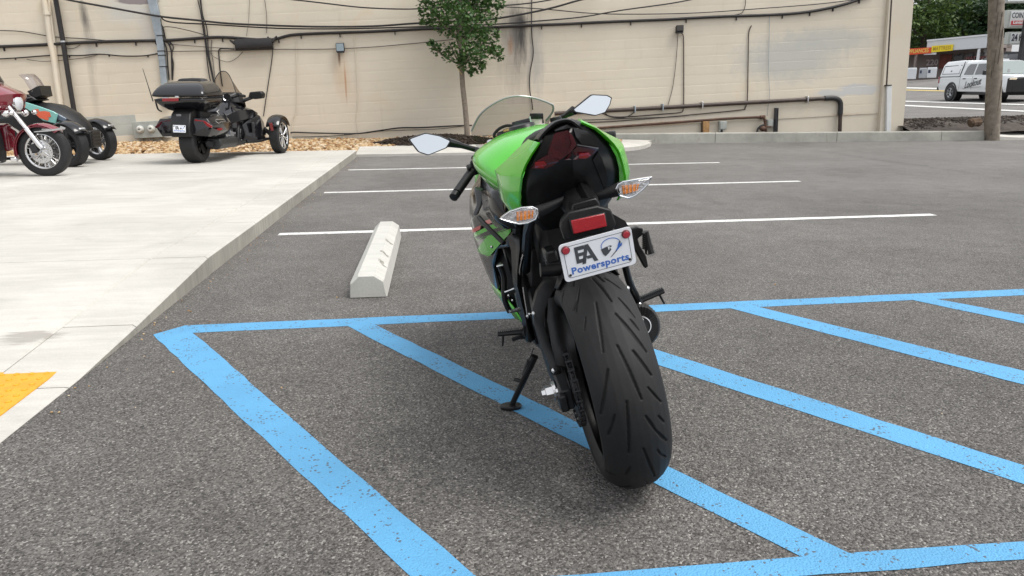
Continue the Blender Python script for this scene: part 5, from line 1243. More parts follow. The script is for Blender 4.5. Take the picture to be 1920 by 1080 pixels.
lensfacet([[(1112, 300), (1122, 285), (1130, 300), (1140, 335), (1136, 360), (1124, 330)]], 'side_cover', M_PLAS2, und, .008, .004)
lensfacet([[(1039, 242), (1064, 234), (1072, 240), (1066, 240), (1041, 246)]], 'upper_trim', M_BLACKG, und, .014, .004)
lensfacet([[(969, 378), (978, 378), (979, 385), (971, 386)]], 'rubber_bung', M_PLAS, und, .006, .004)
# ---- plate holder hanging under the tail
ph = MB(); rr = []
for (u0, u1, v, y, dy) in ((1063, 1092, 335, .0, .08), (1060, 1105, 352, -.05, .08), (1060, 1122, 375, -.11, .09), (1062, 1126, 392, -.145, .09), (1066, 1124, 402, -.15, .08)):
    p, q = b_(u0, v + 4, y=y), b_(u1, v - 4, y=y); rr.append([p + Vector((0, dy, 0)), p, p.lerp(q, .3) + Vector((0, -.015, .006)), p.lerp(q, .75) + Vector((0, -.015, .006)), q, q + Vector((0, dy, 0))])
ph.loft(rr); hold = ph.build('plate_holder', M_PLAS, bike, 30, bevel=.003)
rg = MB(); rg.loft([[b_(u0, v0, y=y), b_(u0 + (u1 - u0) * .5, (v0 + v1) / 2, y=y - .016), b_(u1, v1, y=y)] for u0, v0, u1, v1, y in ((1078, 337, 1090, 333, -.03), (1082, 355, 1102, 350, -.075), (1092, 374, 1115, 369, -.125), (1098, 377, 1117, 372, -.13))], closed=False); rg.build('ridge', M_PLAS2, hold, 30, solid=.008)
lb = MB(); P = [b_(u, v, y=-.17) for u, v in ((1074, 383), (1118, 371), (1125, 381), (1125, 394), (1119, 399), (1078, 404), (1071, 396))]; lb.prism(P, (0, .06, 0)); lamp_o = lb.build('number_plate_lamp', M_PLAS2, hold, 30, bevel=.004)
P = [b_(u, v, y=-.174) for u, v in ((1076, 385), (1116, 374), (1120, 382), (1078, 392))]; MB().prism(P, (0, .006, 0)).build('lamp_visor', M_BLACKG, lamp_o, 20)
P = [b_(u, v, y=-.185) for u, v in ((1066, 398), (1120, 386), (1146, 393), (1156, 420), (1150, 432), (1060, 452), (1052, 428), (1053, 414))]; MB().prism(P, (0, .028, 0)).build('backing_panel', M_PLAS, hold, 30, bevel=.004)
for sgn, pts in ((1, ((1140, 396), (1172, 414), (1182, 430), (1176, 436), (1146, 428))),):
    P = [b_(u, v, y=-.17) for u, v in pts]; MB().prism(P, (0, .02, 0)).build('support_strut', M_PLAS2, hold, 30)
P = [b_(u, v, y=-.204) for u, v in ((1070.5, 414), (1133.5, 400.5), (1138.5, 424.5), (1076, 439.5))]; cen = sum(P, Vector()) / 4
fo = MB().prism([cen + (p - cen) * 1.07 + Vector((0, .004, 0)) for p in P], (0, .02, 0)).build('rear_reflector', M_PLAS2, bike, 20, bevel=.002)
MB().prism(P, (0, .014, 0)).build('reflector_lens', mat('reflector_red', (.30, .004, .010),   .2, 0, .25, 300, .25, 700, coat=.5), fo, 20, bevel=.002)
# ---- plate
def plane_frame(tl_, tr_, br_, bl_):
    c = (tl_ + tr_ + br_ + bl_) / 4; ex = ((tr_ - tl_) + (br_ - bl_)).normalized(); ey = ((tl_ - bl_) + (tr_ - br_)); ey = (ey - ex * ey.dot(ex)).normalized(); ez = ex.cross(ey)
    return c, ex, ey, ez
def rrect(w_, h_, r, n=5):
    P = []
    for cx, cy, a0 in ((w_ / 2 - r, h_ / 2 - r, 0), (-w_ / 2 + r, h_ / 2 - r, 90), (-w_ / 2 + r, -h_ / 2 + r, 180), (w_ / 2 - r, -h_ / 2 + r, 270)):
        for i in range(n + 1): a = math.radians(a0 + 90 * i / n); P.append((cx + r * math.cos(a), cy + r * math.sin(a)))
    return P
def make_plate(parent, M4, s=1.0, detail=True, name='number_plate'):
    """a 178 x 102 mm dealer plate in the XY plane of M4"""
    def f2(poly, z, ext): return [M4 @ Vector((x * s, y * s, z * s)) for x, y in poly], (M4.to_3x3() @ Vector((0, 0, ext * s)))
    P, e = f2(rrect(.178, .100, .010), -.0015, .0015); pl_ = MB().prism(P, e).build(name, M_WHITEPL, parent, 30)
    def flat(poly, nm, m, z=.0004): P, e = f2(poly, z, .0003); return MB().prism(P, e).build(nm, m, pl_, 0)
    a = rrect(.160, .083, .009); b2 = rrect(.1575, .0805, .0082); bd = MB()
    bd.loft([[M4 @ Vector((x * s, y * s, .0005 * s)) for x, y in a], [M4 @ Vector((x * s, y * s, .0005 * s)) for x, y in b2]], cap=False); bd.build('border_line', M_INK, pl_, 0)
    ox, oy = -.0535, .0345
    def L(poly): return [(ox + x * .82, oy + y * 1.26) for x, y in poly]
    def HM(poly): return [(x - .003, (y + .027) * .833 - .015) for x, y in poly]
    flat(L([(0, 0), (.030, 0), (.029, -.008), (.0095, -.008), (.0095, -.0135), (.0255, -.0135), (.0245, -.0205), (.0095, -.0205), (.0095, -.0265), (.024, -.0265), (.022, -.0345), (0, -.0345)]), 'letter_e', M_INK)
    flat(L([(.0315, .0), (.0425, .0), (.064, -.0385), (.052, -.0385), (.0475, -.030), (.0335, -.030), (.0305, -.0235), (.0435, -.0235), (.0375, -.012), (.0265, -.0385), (.0155, -.0385)]), 'letter_a', M_INK)
    # helmet emblem: outline, visor and blue sweep
    def arc(cx, cy, rx, ry, a0, a1, n=14): return [(cx + rx * math.cos(math.radians(a0 + (a1 - a0) * i / n)), cy + ry * math.sin(math.radians(a0 + (a1 - a0) * i / n))) for i in range(n + 1)]
    o_ = arc(.037, .012, .024, .021, 195, 20); i_ = arc(.037, .0115, .0222, .0192, 195, 20); flat(HM(o_ + i_[::-1]), 'helmet_line', M_INKB)
    flat(HM([(.012, .005), (.028, .009), (.034, .004), (.037, -.003), (.030, -.012), (.021, -.0195), (.0155, -.012)]), 'visor', M_INK, .0005)
    flat(HM(arc(.034, .004, .0062, .0062, 20, 190, 8) + arc(.033, .003, .0025, .004, 190, 20, 6)), 'visor_pivot', M_INK, .0006)
    flat(HM([(.0295, .0075), (.0335, .008), (.0325, -.001), (.030, -.002)]), 'visor_glint', M_WHITEPL, .0009)
    flat(HM([(.060, .019), (.062, .012), (.0585, .002), (.050, -.012), (.035, -.026), (.0315, -.027), (.047, -.011), (.055, .003), (.0575, .012)]), 'helmet_chin', M_INK)
    flat(HM([(.058, .015), (.060, .006), (.065, .010), (.0635, .001), (.058, -.003), (.051, -.010), (.0465, -.0105), (.0525, -.001), (.054, .006)]), 'blue_sweep', M_INKB, .0007)
    text_mesh('Powersports', .0245 * s, M_INKB, 'lettering', pl_, M4 @ Matrix.Translation((.0015 * s, -.0255 * s, .0006 * s)), bold=.0008 * s, ext=.0001 * s, sx=1.04, spacing=1.08)
    for x in (-.074, .074):
        P, e = f2(arc(x, -.034, .0035, .0035, 0, 340, 12), .0004, .0003); MB().prism(P, e).build('bolt_hole', M_DARK, pl_, 0)
        if detail:
            r_ = MB(); pr = [(.0, .0105), (.004, .0105), (.006, .0085), (.0062, .0001)]; rings = []
            for j in range(20):
                t = 2 * math.pi * j / 20; rings.append([M4 @ Vector((x * s + r * math.cos(t), .034 * s + r * math.sin(t), z)) for z, r in pr])
            r_.loft(rings, closed=False, cap=False, wrap=True); k = r_.build('plate_bolt', mat('bolt_rim', (.10, .012, .015), .3), pl_)
            r_ = MB(); rings = []
            for j in range(20):
                t = 2 * math.pi * j / 20; rings.append([M4 @ Vector((x * s + r * math.cos(t), .034 * s + r * math.sin(t), z)) for z, r in ((.006, .008), (.0075, .0075), (.0078, .0001))])
            r_.loft(rings, closed=False, cap=False, wrap=True); r_.build('reflector_button', mat('button_red', (.36, .03, .045), .35, coat=.4), pl_)
        else:
            P, e = f2(arc(x, .034, .0075, .0075, 0, 340, 12), .0004, .003); MB().prism(P, e).build('plate_bolt', M_DARK, pl_, 0)
    return pl_
c, ex, ey, ez = plane_frame(b_(1042, 460, y=-.255), b_(1180, 426, y=-.255), b_(1197, 492, y=-.235), b_(1064, 531, y=-.235))
if ez.y > 0: ez = -ez
make_plate(bike, Matrix([[ex[i], ey[i], ez[i], c[i]] for i in range(3)] + [[0, 0, 0, 1]]))
P = [c + ex * x + ey * y - ez * .004 for x, y in rrect(.16, .09, .008)]; MB().prism(P, -ez * .012).build('plate_bracket', M_PLAS, bike, 30)

# ---- turn signals
def signal(outline, stalk, core, y, name='turn_signal'):
    P = [b_(u, v, y=y) for u, v in outline]; n = len(P); cen = sum(P, Vector()) / n; sg = 1 if cen.x > 0 else -1
    bk = MB(); bk.loft([[p + Vector((0, .004, 0)) for p in P], [cen + (p - cen) * .93 + Vector((0, .03, 0)) for p in P], [cen + (p - cen) * .5 + Vector((0, .05, 0)) for p in P]]); body = bk.build(name, M_REFL, bike, 40)
    rim = MB(); rim.tube(P, .0022, 6, closed=True); rim.build('chrome_rim', M_ALU, body)
    C_ = [b_(u, v, y=y + .002) for u, v in core]; cc = sum(C_, Vector()) / len(C_); am = MB(); am.loft([[p + Vector((0, .012, 0)) for p in C_], [cc + (p - cc) * .8 + Vector((0, -.002, 0)) for p in C_]]); am.build('bulb', M_AMBER, body, 30)
    for t in (.2, .4, .6, .8):
        a_ = C_[0].lerp(C_[1], t); q_ = C_[3].lerp(C_[2], t); MB().tube([a_ + Vector((0, -.003, .004)), q_ + Vector((0, -.003, -.002))], .0009, 5).build('lens_rib', M_REFL, body)
    ln = MB(); ln.add([p + Vector((0, -.001, 0)) for p in P] + [cen + (p - cen) * .55 + Vector((0, -.011, 0)) for p in P], [(i, (i + 1) % n, n + (i + 1) % n, n + i) for i in range(n)] + [tuple(range(n, 2 * n))]); ln.build('lens', M_LENS, body, 60)
    S_ = [b_(u, v, y=yy) for u, v, yy in stalk]; MB().tube(S_, [.009, .0085, .013], 10, flat=1.4).build('signal_stalk', M_PLAS, body)
signal([(938, 410), (956, 397), (978, 389.5), (998, 388), (1007, 392), (1009, 399), (1004, 411), (990, 418), (974, 420), (956, 416)], [(1066, 372, -.06), (1040, 383, -.08), (1006, 398, -.085)], [(966, 396), (1004, 392), (1002, 410), (966, 417)], -.10)
signal([(1155, 354), (1159, 346), (1168, 341), (1196, 336), (1222, 332), (1217, 343), (1203, 357), (1190, 367), (1178, 371), (1162, 367)], [(1100, 372, -.06), (1128, 366, -.08), (1160, 355, -.085)], [(1163, 347), (1202, 343), (1198, 358), (1166, 367)], -.10)

# ---- side fairings
FZ = [(.84, -.170), (.81, -.205), (.776, -.240), (.71, -.256), (.654, -.262), (.59, -.262), (.532, -.257), (.45, -.246), (.39, -.232), (.345, -.21), (.31, -.17), (.285, -.10)]
FY = [(.40, .112), (.50, .092), (.60, .066), (.72, .036), (.84, .010), (.93, 0), (1.05, .008), (1.18, .04), (1.32, .09)]
def fx_(y, z): return float(np.interp(z, [a for a, _ in FZ][::-1], [b2 for _, b2 in FZ][::-1]) + np.interp(y, [a for a, _ in FY], [b2 for _, b2 in FY]))
def zcut(y): return float(np.interp(y, [.40, .60, .72, .80, .90, 1.0], [.66, .62, .53, .40, .31, .29]))
def ztop(y): return float(np.interp(y, [.40, .60, .80, 1.0, 1.32], [.78, .81, .83, .90, .93]))
for s in (-1, 1):
    rows = []
    for y, _ in FY:
        a, q = zcut(y), ztop(y); rows.append([(-s * 0 + s * -fx_(y, a + (q - a) * k / 14), y, a + (q - a) * k / 14) for k in range(15)])
    f = MB(); f.loft(rows, closed=False); fo = f.build('side_fairing', M_BLACKG, bike, 60, solid=.005)
    bl = MB(); rows = []
    for y in (.56, .62, .70, .80, .95, 1.10):
        zb = float(np.interp(y, [.56, .7, 1.1], [.29, .265, .27])); zt_ = float(np.interp(y, [.56, .66, .8, 1.1], [.36, .42, .42, .40])); wd_ = float(np.interp(y, [.56, .7, .95, 1.1], [.165, .20, .228, .21]))
        rows.append([(s * wd_ * .35, y, zb), (s * wd_ * .72, y, zb + .02), (s * wd_ * .95, y, zb + .06), (s * (wd_ + .008), y, zb + (zt_ - zb) * .75), (s * (wd_ + .012), y, zt_)])
    bl.loft(rows, closed=False); bl.build('belly_panel', M_GREEN, bike, 50, solid=.005)
    ip = MB(); ip.loft([[(s * .06, .68, z), (s * .15, .655, z), (-s * -1 * (fx_(.70, z) * -1 - .006), .70, z)] for z in (.30, .36, .45, .55, .66, .76)], closed=False); ip.build('inner_closing_panel', M_PLAS, fo, 60, solid=.004)
    # coloured film on the flank: green, red and black bands
    def band(poly, nm, m, lift):
        P = []
        for u, v in poly:
            y = .6
            for _ in range(25):
                p = b_(u, v, y=y); y = min(1.05, max(.40, y - (p.x - fx_(y, p.z)) * 2.2))
            p = b_(u, v, y=y); P.append((y, p.z))
        ys_ = np.linspace(min(p[0] for p in P) + 1e-4, max(p[0] for p in P) - 1e-4, 14); rows = []
        for y in ys_:
            zz = []
            for i in range(len(P)):
                (ya, za), (yb, zb) = P[i - 1], P[i]
                if (ya - y) * (yb - y) <= 0 and abs(yb - ya) > 1e-9: zz.append(za + (zb - za) * (y - ya) / (yb - ya))
            if len(zz) > 1: rows.append([(-s * -1 * 0 + s * (-fx_(y, z) + lift), y, z) for z in np.linspace(min(zz), max(zz), 6)])
        mb = MB(); mb.loft(rows, closed=False); mb.build(nm, m, fo, 60)
    band([(899, 470), (917, 442), (973, 425), (977, 430), (945, 453), (922, 480), (914, 478)], 'green_film', M_GREEN, .008)
    band([(892, 437), (920, 423), (945, 413), (965, 417), (972, 424), (930, 437), (898, 450), (894, 445)], 'green_film', M_GREEN, .008)
    band([(895, 443), (920, 431), (958, 420), (966, 423), (930, 436), (897, 449)], 'black_band', M_BLACKG, .0098)
    band([(888, 430), (906, 421), (906, 428), (891, 436)], 'red_film', M_REDSTK, .0098)
    band([(912, 414), (938, 404), (940, 411), (918, 420)], 'red_film', M_REDSTK, .0098)
    for ln_ in (((905, 395), (920, 380), (934, 366)), ((917, 400), (928, 386), (934, 380)), ((905, 395), (906, 380), (914, 372))):
        P = [];
        for u, v in ln_: P.append(b_(u, v, y=.50))
        P = [Vector((s * abs(p.x) - .0 , p.y, p.z)) for p in P]; MB().tube(P, .0011, 5).build('pinstripe', M_GREYP, fo)
# black tube standing in for the shaded gap between the fairings, grey inner panel and the dark knee cover
bt([(898, 408, .62), (916, 428, .52), (945, 456, .44)], .5, .0085, 'fairing_gap', M_PLAS, 8)
P = [b_(u, v, y=.66) for u, v in ((888, 352), (903, 357), (906, 370), (902, 385), (893, 405), (886, 402), (893, 384), (891, 368))]; MB().prism(P, (.01, .03, 0)).build('inner_panel', M_GREYP, bike, 30, bevel=.003)
kc_ = MB(); rows = []
for (u0, v0, u1, v1, y) in ((903, 357, 940, 355, .46), (905, 372, 942, 368, .45), (907, 390, 944, 392, .44), (914, 405, 952, 410, .43), (930, 425, 975, 428, .40)):
    p, q = b_(u0, v0, y=y + .10), b_(u1, v1, y=y - .08); rows.append([p, p.lerp(q, .5) + Vector((-.008, -.01, 0)), q])
kc_.loft(rows, closed=False); kc_.build('knee_cover', M_BLACKG, bike, 60, solid=.004)
# ---- nose cowl, screen, mirrors, bars
nc = MB(); rr = []
for y, w_, zt_, zb in ((1.06, .150, .935, .78), (1.18, .165, .905, .74), (1.32, .150, .875, .70), (1.45, .11, .82, .70), (1.54, .05, .77, .72)):
    rr.append([(-w_ * 1.25, y, zb), (-w_ * 1.18, y, (zt_ + zb) / 2), (-w_, y, zt_ - .015), (-w_ * .7, y, zt_), (0, y, zt_ + .012), (w_ * .7, y, zt_), (w_, y, zt_ - .015), (w_ * 1.18, y, (zt_ + zb) / 2), (w_ * 1.25, y, zb)])
nc.loft(rr, closed=False); nc.build('nose_cowl', M_GREEN, bike, 60, solid=.005)
rim_px = [(884, 246), (890, 232), (901, 214), (920, 198), (945, 185), (972, 180), (1003, 184), (1031, 194), (1037, 199), (1036, 210), (1024, 226)]
ry = [1.10, 1.08, 1.03, .985, .96, .95, .965, 1.01, 1.03, 1.06, 1.10]
rim = [b_(u, v, y=y) for (u, v), y in zip(rim_px, ry)]; rim = smoothline(rim, 4); nr = len(rim)
sc_ = MB(); rows = []
for k in range(9):
    t = k / 8; row = []
    for i, p in enumerate(rim):
        e_ = Vector((p.x * .82, 1.42 - 2.2 * p.x * p.x, .865 - .2 * p.x * p.x)); q_ = (1 - t) ** 2 * p + 2 * t * (1 - t) * Vector((p.x * 1.05, p.y * .4 + .72, p.z * .55 + .44)) + t * t * e_
        row.append(q_)
    rows.append(row)
sc_.loft(rows, closed=False); scr = sc_.build('windscreen', M_SCREEN, bike, 80)
MB().tube(rim, .0042, 6).build('screen_edge', mat('screen_edge', (.30, .30, .29), .2, 0, coat=.5), scr)
def mirror(outline, stalk, y, tilt):
    P = [b_(u, v, y=y) for u, v in outline]; n = len(P); cen = sum(P, Vector()) / n
    # round the corners of the outline and tilt the glass up and inward
    def tl(p, k=1.0, dy=0): d = (p - cen) * k; return cen + Vector((d.x, dy + d.z * tilt, d.z))
    out = []
    for i in range(n):
        a, q, e_ = P[i - 1], P[i], P[(i + 1) % n]; out += [q.lerp(a, .12), q + (a.lerp(e_, .5) - q) * .05, q.lerp(e_, .12)]
    h = MB(); h.loft([[tl(p, 1.0, 0) for p in out], [tl(p, 1.03, .010) for p in out], [tl(p, .92, .030) for p in out], [tl(p, .5, .05) for p in out]]); mo = h.build('mirror', M_PLAS2, bike, 40)
    g_ = MB(); g_.add([tl(p, .925, -.0025) for p in out], [tuple(range(len(out)))]); g_.build('mirror_glass', M_MIRROR, mo, 0, solid=.001)
    S_ = [b_(u, v, y=yy) for u, v, yy in stalk]; MB().tube(smoothline(S_, 4), [.020, .016, .012, .011, .012], 9).build('mirror_stem', M_PLAS2, mo)
M_MIRROR = mat('mirror_glass', (.58, .61, .635), .02, 1.0)
mirror([(765, 261), (797, 249.5), (826, 255), (846, 264), (838, 277), (803, 291), (784, 285)], [(840, 267, 1.15), (858, 271, 1.17), (872, 275, 1.19), (897, 282, 1.22)], 1.14, .28)
mirror([(1073, 206), (1110, 177), (1140, 178.5), (1148, 183), (1144, 196), (1134, 211), (1115, 217), (1076, 210)], [(1076, 207, 1.15), (1066, 213, 1.17), (1058, 218, 1.19), (1040, 226, 1.22)], 1.14, .28)
def bar(inner, outer, end, nm='handlebar'):
    d = (outer - inner); o = MB().tube([inner - d * .55, inner], .012, 10).build(nm, M_PLAS2, bike)
    nseg = 30; MB().tube([inner + d * (i / nseg) for i in range(nseg + 1)], [.0175 - .0012 * (i % 2) for i in range(nseg + 1)], 14).build('grip', M_PLAS, o)
    MB().lathe([(0, .001)], 3) if False else None
    MB().tube([outer, outer + d.normalized() * .006, outer + d.normalized() * .028, outer + d.normalized() * .03], [.013, .018, .017, .012], 14).build('bar_end', M_PLAS2, o)
    MB().box(inner - d * .12, (.035, .04, .045), (0, 0, math.atan2(d.y, d.x))).build('switch_block', M_PLAS2, o, bevel=.006)
    lv = [inner - d * .1 + Vector((0, .05, .0)), inner + d * .3 + Vector((0, .065, -.004)), inner + d * .75 + Vector((0, .06, -.008)), inner + d * 1.05 + Vector((0, .05, -.01))]
    MB().tube(smoothline(lv, 4), .007, 7).build('lever', M_PLAS2, o); return o
hb = bar(b_(884, 322, y=.95), b_(856, 362, y=.84), None)
sp2 = b_(883, 303, y=.94); 
for u, v in ((888, 296), (893, 291), (886, 305), (880, 315), (895, 284)):
    MB().ball(b_(u, v, y=.93), .010, 8, 6).build('switch', M_PLAS2, hb)
for u, v in ((897, 290.5), (889, 297)): MB().lathe([(0, .006), (-.004, .006), (-.004, .0005)], 10, b_(u, v, y=.915), 'y').build('switch_button', M_ALU, hb)
bar(Vector((.235, 1.03, .885)), Vector((.345, .985, .868)), None)
dash = MB().box(b_(990, 236, y=1.10), (.13, .03, .06), (.5, 0, 0)).build('instrument_cluster', M_PLAS2, bike, bevel=.01)
dp = MB(); P = [b_(u, v, y=1.07) for u, v in ((964, 230), (1000, 229), (1002, 243), (968, 248))]; dp.prism(P, (0, .01, 0)); dp.build('display', mat('lcd', (.05, .055, .06), .12), dash, 0)
tc = MB(); p = b_(955, 247, y=1.0); tc.box(p + Vector((.06, .0, -.02)), (.22, .06, .025)); trp = tc.build('top_yoke', M_PLAS2, bike, bevel=.008)
MB().lathe([(-.012, .024), (.0, .026), (.012, .024), (.014, .019), (.0135, .0005)], 16, p, 'z').build('fork_cap', M_BRASS, trp)
MB().lathe([(-.03, .046), (-.018, .05), (.008, .05), (.016, .046)], 24, p + Vector((-.0, .01, -.01)), 'z', True).build('cap_ring', M_PLAS2, trp)
MB().lathe([(-.012, .022), (.0, .024), (.012, .022), (.0135, .0005)], 16, p + Vector((.19, .01, .0)), 'z').build('fork_cap', M_PLAS2, trp)
bt([(938, 262), (926, 255), (934, 243), (948, 236), (962, 236)], 1.02, .006, 'clutch_cable', M_PLAS2); bt([(962, 236), (968, 241), (970, 252)], 1.0, .006, 'cable', M_PLAS2)
for dx in (-.105, .105): MB().tube([(dx, 1.0, .92), (dx * 1.0, 1.40, .30)], [.024, .024], 14).build('fork_leg', M_PLAS2, bike)
ff = MB(); rr = []
for i in range(13):
    a = math.radians(-75 + i * 12); r = .315; rr.append([(q * .07, 1.40 - (r - .03 * q * q) * math.sin(a), .298 + (r - .03 * q * q) * math.cos(a)) for q in (-1, -.6, 0, .6, 1)])
ff.loft(rr, closed=False); ff.build('front_fender', M_BLACKG, bike, 60, solid=.004)
rb = b_(1006, 241, y=.99); rt_ = b_(1006, 222, y=.99); axv = rt_ - rb
rs = MB().tube([rb, rb + axv], .0225, 18).build('brake_reservoir', mat('reservoir', (.42, .36, .34), .25, 0, .2, 60, coat=.3), bike)
MB().tube([rb + axv * .97, rb + axv * 1.02, rb + axv * 1.45, rb + axv * 1.5], [.0255, .0265, .0262, .024], 18).build('reservoir_cap', M_PLAS, rs)
MB().tube([rb + axv * .05, rb + axv * .32], .0232, 18).build('fluid', mat('brake_fluid', (.30, .16, .13), .3), rs)
MB().ball(b_(1017, 238, y=.97), (.020, .014, .012), 12, 8).build('white_cap', mat('white_cap', (.62, .62, .60), .4), rs)
MB().box(b_(995, 228, y=.99), (.006, .02, .04)).build('reservoir_bracket', M_ALU, rs)
MB().ball(b_(919, 266, y=.97), (.014, .016, .010), 10, 8).build('bar_bolt', M_ALU, bike)
# ---- pegs, stand, exhaust
def peg(a, c, drop, name='footrest'):
    d = c - a; o = MB().tube([a, a + d], [.0095, .0075], 8).build(name, M_PLAS2, bike); n = 13
    tm = MB()
    for i in range(n): tm.box(a + d * (.1 + .85 * i / (n - 1)) + Vector((0, 0, .010)), (.003, .022, .007))
    tm.build('peg_teeth', M_METD, o, 0)
    q = a + d * (.80 if drop > 0 else .75); MB().tube([q, q + Vector((-.012 if d.x < 0 else .012, 0, -.040))], [.0045, .0035], 6).build('feeler', M_PLAS2, o)
    MB().ball(a, .017, 10, 8).build('peg_pivot', M_METD, o); return o
peg(b_(986, 622, y=.34), b_(933, 627, y=.34), 1); peg(b_(1196, 566, y=.34), b_(1245, 546, y=.34), 1)
bt([(990, 632), (975, 632), (960, 637)], .36, .0075, 'gear_lever', M_PLAS); p = b_(992, 634, y=.33); MB().ball(p, .012, 8, 6).build('gear_pivot', M_ALU, bike)
hr = MB(); hr.tube(smoothline([b_(1168, 480, y=.12), b_(1180, 528, y=.22), b_(1195, 562, y=.32), b_(1199, 588, y=.30)]), [.010, .013], 8); hr.build('footrest_hanger', M_PLAS2, bike)
for u, v, y in ((1176, 541, .05), (1199, 571, .28), (1203, 600, .20)): MB().ball(b_(u, v, y=y), .008, 8, 6).build('hanger_bolt', M_ALU, bike)
pb = MB(); P = [b_(u, v, y=.03) for u, v in ((1184, 430), (1196, 425), (1206, 428), (1207, 440), (1196, 448), (1200, 460), (1212, 480), (1216, 500), (1210, 504), (1196, 478), (1184, 455))]; pb.prism(P, (0, .02, 0)); hgr = pb.build('pillion_hanger', M_PLAS2, bike, 30, bevel=.003)
pp = MB().tube([b_(1219, 474, y=.0), b_(1214, 455, y=0), b_(1210, 434, y=0)], [.017, .013, .011], 10, flat=.8).build('pillion_footrest', M_PLAS, bike)
for i in range(9): MB().box(b_(1207, 437 + i * 3.6, y=-.008), (.006, .018, .0022)).build('peg_tooth', M_PLAS, pp, 0)
p = b_(1221, 473, y=-.012); MB().tube([p + Vector((0, .02, 0)), p], .012, 10).build('pivot_bolt', M_ALU, pp)
mf = MB(); a, c = b_(1203, 611, y=.20), b_(1198, 600, y=.50); n = 10
ax_ = (c - a); mf.tube([a + ax_ * (i / n) for i in range(n + 1)], [.052] + [.058] * n, 30, flat=1.15); muf = mf.build('muffler', M_PLAS, bike, 40)
ee = ax_.normalized()
fin = MB()
for i in range(34):
    t = 2 * math.pi * i / 34; k = Vector((math.cos(t), 0, 1.15 * math.sin(t))); fin.tube([a + k * .030 - ee * .003, a + k * .052 - ee * .001, a + k * .0585 + ee * .03], .0022, 5)
fin.build('heat_fins', M_PLAS2, muf, 40)
u1 = ee.orthogonal().normalized(); u2 = ee.cross(u1); MB().tube([a - ee * .004 + u1 * .028 * math.cos(k * math.pi / 14) + u2 * .028 * math.sin(k * math.pi / 14) for k in range(28)], .0028, 6, closed=True).build('tail_pipe', M_ALU, muf)
MB().tube([a - ee * .003, a - ee * .001], .024, 20).build('pipe_bore', M_DARK, muf)
# side stand: leg, spring, foot
foot = Vector(BRm @ (np.array(onZ(958, 763, .006)) - B0)); top = b_(1003, 668, y=.46)
ss = MB().tube([top, top.lerp(foot, .5), foot], [.013, .0115, .010], 10).build('side_stand', M_PLAS2, bike)
dn = Vector(BRm @ np.array([0, 0, 1.0])); t1 = dn.cross(Vector((0, 1, 0))).normalized(); t2 = dn.cross(t1)
fm = MB(); fm.loft([[foot + dn * h + t1 * (.040 * k * math.cos(j * math.pi / 8)) + t2 * (.026 * k * math.sin(j * math.pi / 8)) for j in range(16)] for h, k in ((-.004, .95), (.004, 1.0), (.010, .9))]); fm.build('stand_foot', M_PLAS2, ss, 40)
sp_a, sp_b = b_(1001, 652, y=.45), b_(981, 706, y=.49); nsp = 60
MB().tube([sp_a, sp_a.lerp(sp_b, .45)], .0022, 6).build('spring_rod', M_METD, ss)
MB().tube([sp_a.lerp(sp_b, .45 + .5 * i / 40) for i in range(41)], [.0085 - .0022 * (i % 2) for i in range(41)], 9).build('spring', M_METD, ss)
MB().tube([b_(964, 711, y=.50), b_(980, 715, y=.49)], .0065, 7).build('stand_tang', M_PLAS2, ss)
# ================================================================ vehicles standing round about
def vframe(c, deg):
    a = math.radians(deg); return Matrix([[math.cos(a), math.sin(a), 0, c[0]], [-math.sin(a), math.cos(a), 0, c[1]], [0, 0, 1, c[2]], [0, 0, 0, 1]])
def un(Fm, u, v, x=None, y=None):
    inv = Fm.inverted(); o = inv @ Vector(EYEP); d = inv.to_3x3() @ Vector(ray(u, v)); i, val = (0, x) if x is not None else (1, y)
    return o + d * ((val - o[i]) / d[i])
M_RUBT = mat('road_tyre', (.014, .014, .015), .6, 0, .3, 20, .1, 120)
M_CHROME = mat('chrome', (.72, .72, .73), .08, 1.0)
M_RIMD = mat('machined_rim', (.55, .55, .56), .22, .9)
def wheel(par, c, R, W_, rimm, n_sp=6, rr=.72, dark=M_BLACKG, twin=True, wsp=.03, side=(1, -1), name='wheel'):
    cx, cy, cz = c; h = W_ / 2
    w_ = MB().lathe([(-h * .9, R * rr), (-h * .55, R * rr * .92), (h * .55, R * rr * .92), (h * .9, R * rr)], 36, c, 'x').build(name, dark, par)
    MB().lathe([(-h * .9, R * rr * .99), (-h, R * .82), (-h * .96, R * .92), (-h * .78, R * .985), (0, R), (h * .78, R * .985), (h * .96, R * .92), (h, R * .82), (h * .9, R * rr * .99)], 48, c, 'x').build('tyre', M_RUBT, w_)
    rm = MB()
    for s in side:
        xs_ = cx + s * h * .72
        rm.lathe([(s * h * .92, R * rr * 1.0), (s * h * .95, R * rr * .97), (s * h * .8, R * rr * .90), (s * h * .7, R * rr * .9)], 36, c, 'x')
        rm.lathe([(s * h * .80, .0005), (s * h * .80, R * .11), (s * h * .6, R * .15)], 20, c, 'x')
        for i in range(n_sp):
            a = 2 * math.pi * i / n_sp + .2
            for o in ((-.13, .13) if twin else (0,)):
                rm.tube([(xs_, cy + R * .1 * math.sin(a + o * .3), cz + R * .1 * math.cos(a + o * .3)), (xs_ + s * h * .1, cy + R * rr * .95 * math.sin(a + o), cz + R * rr * .95 * math.cos(a + o))], [wsp * .8, wsp], 5, flat=.5)
    rm.build('rim', rimm, w_, 40); return w_
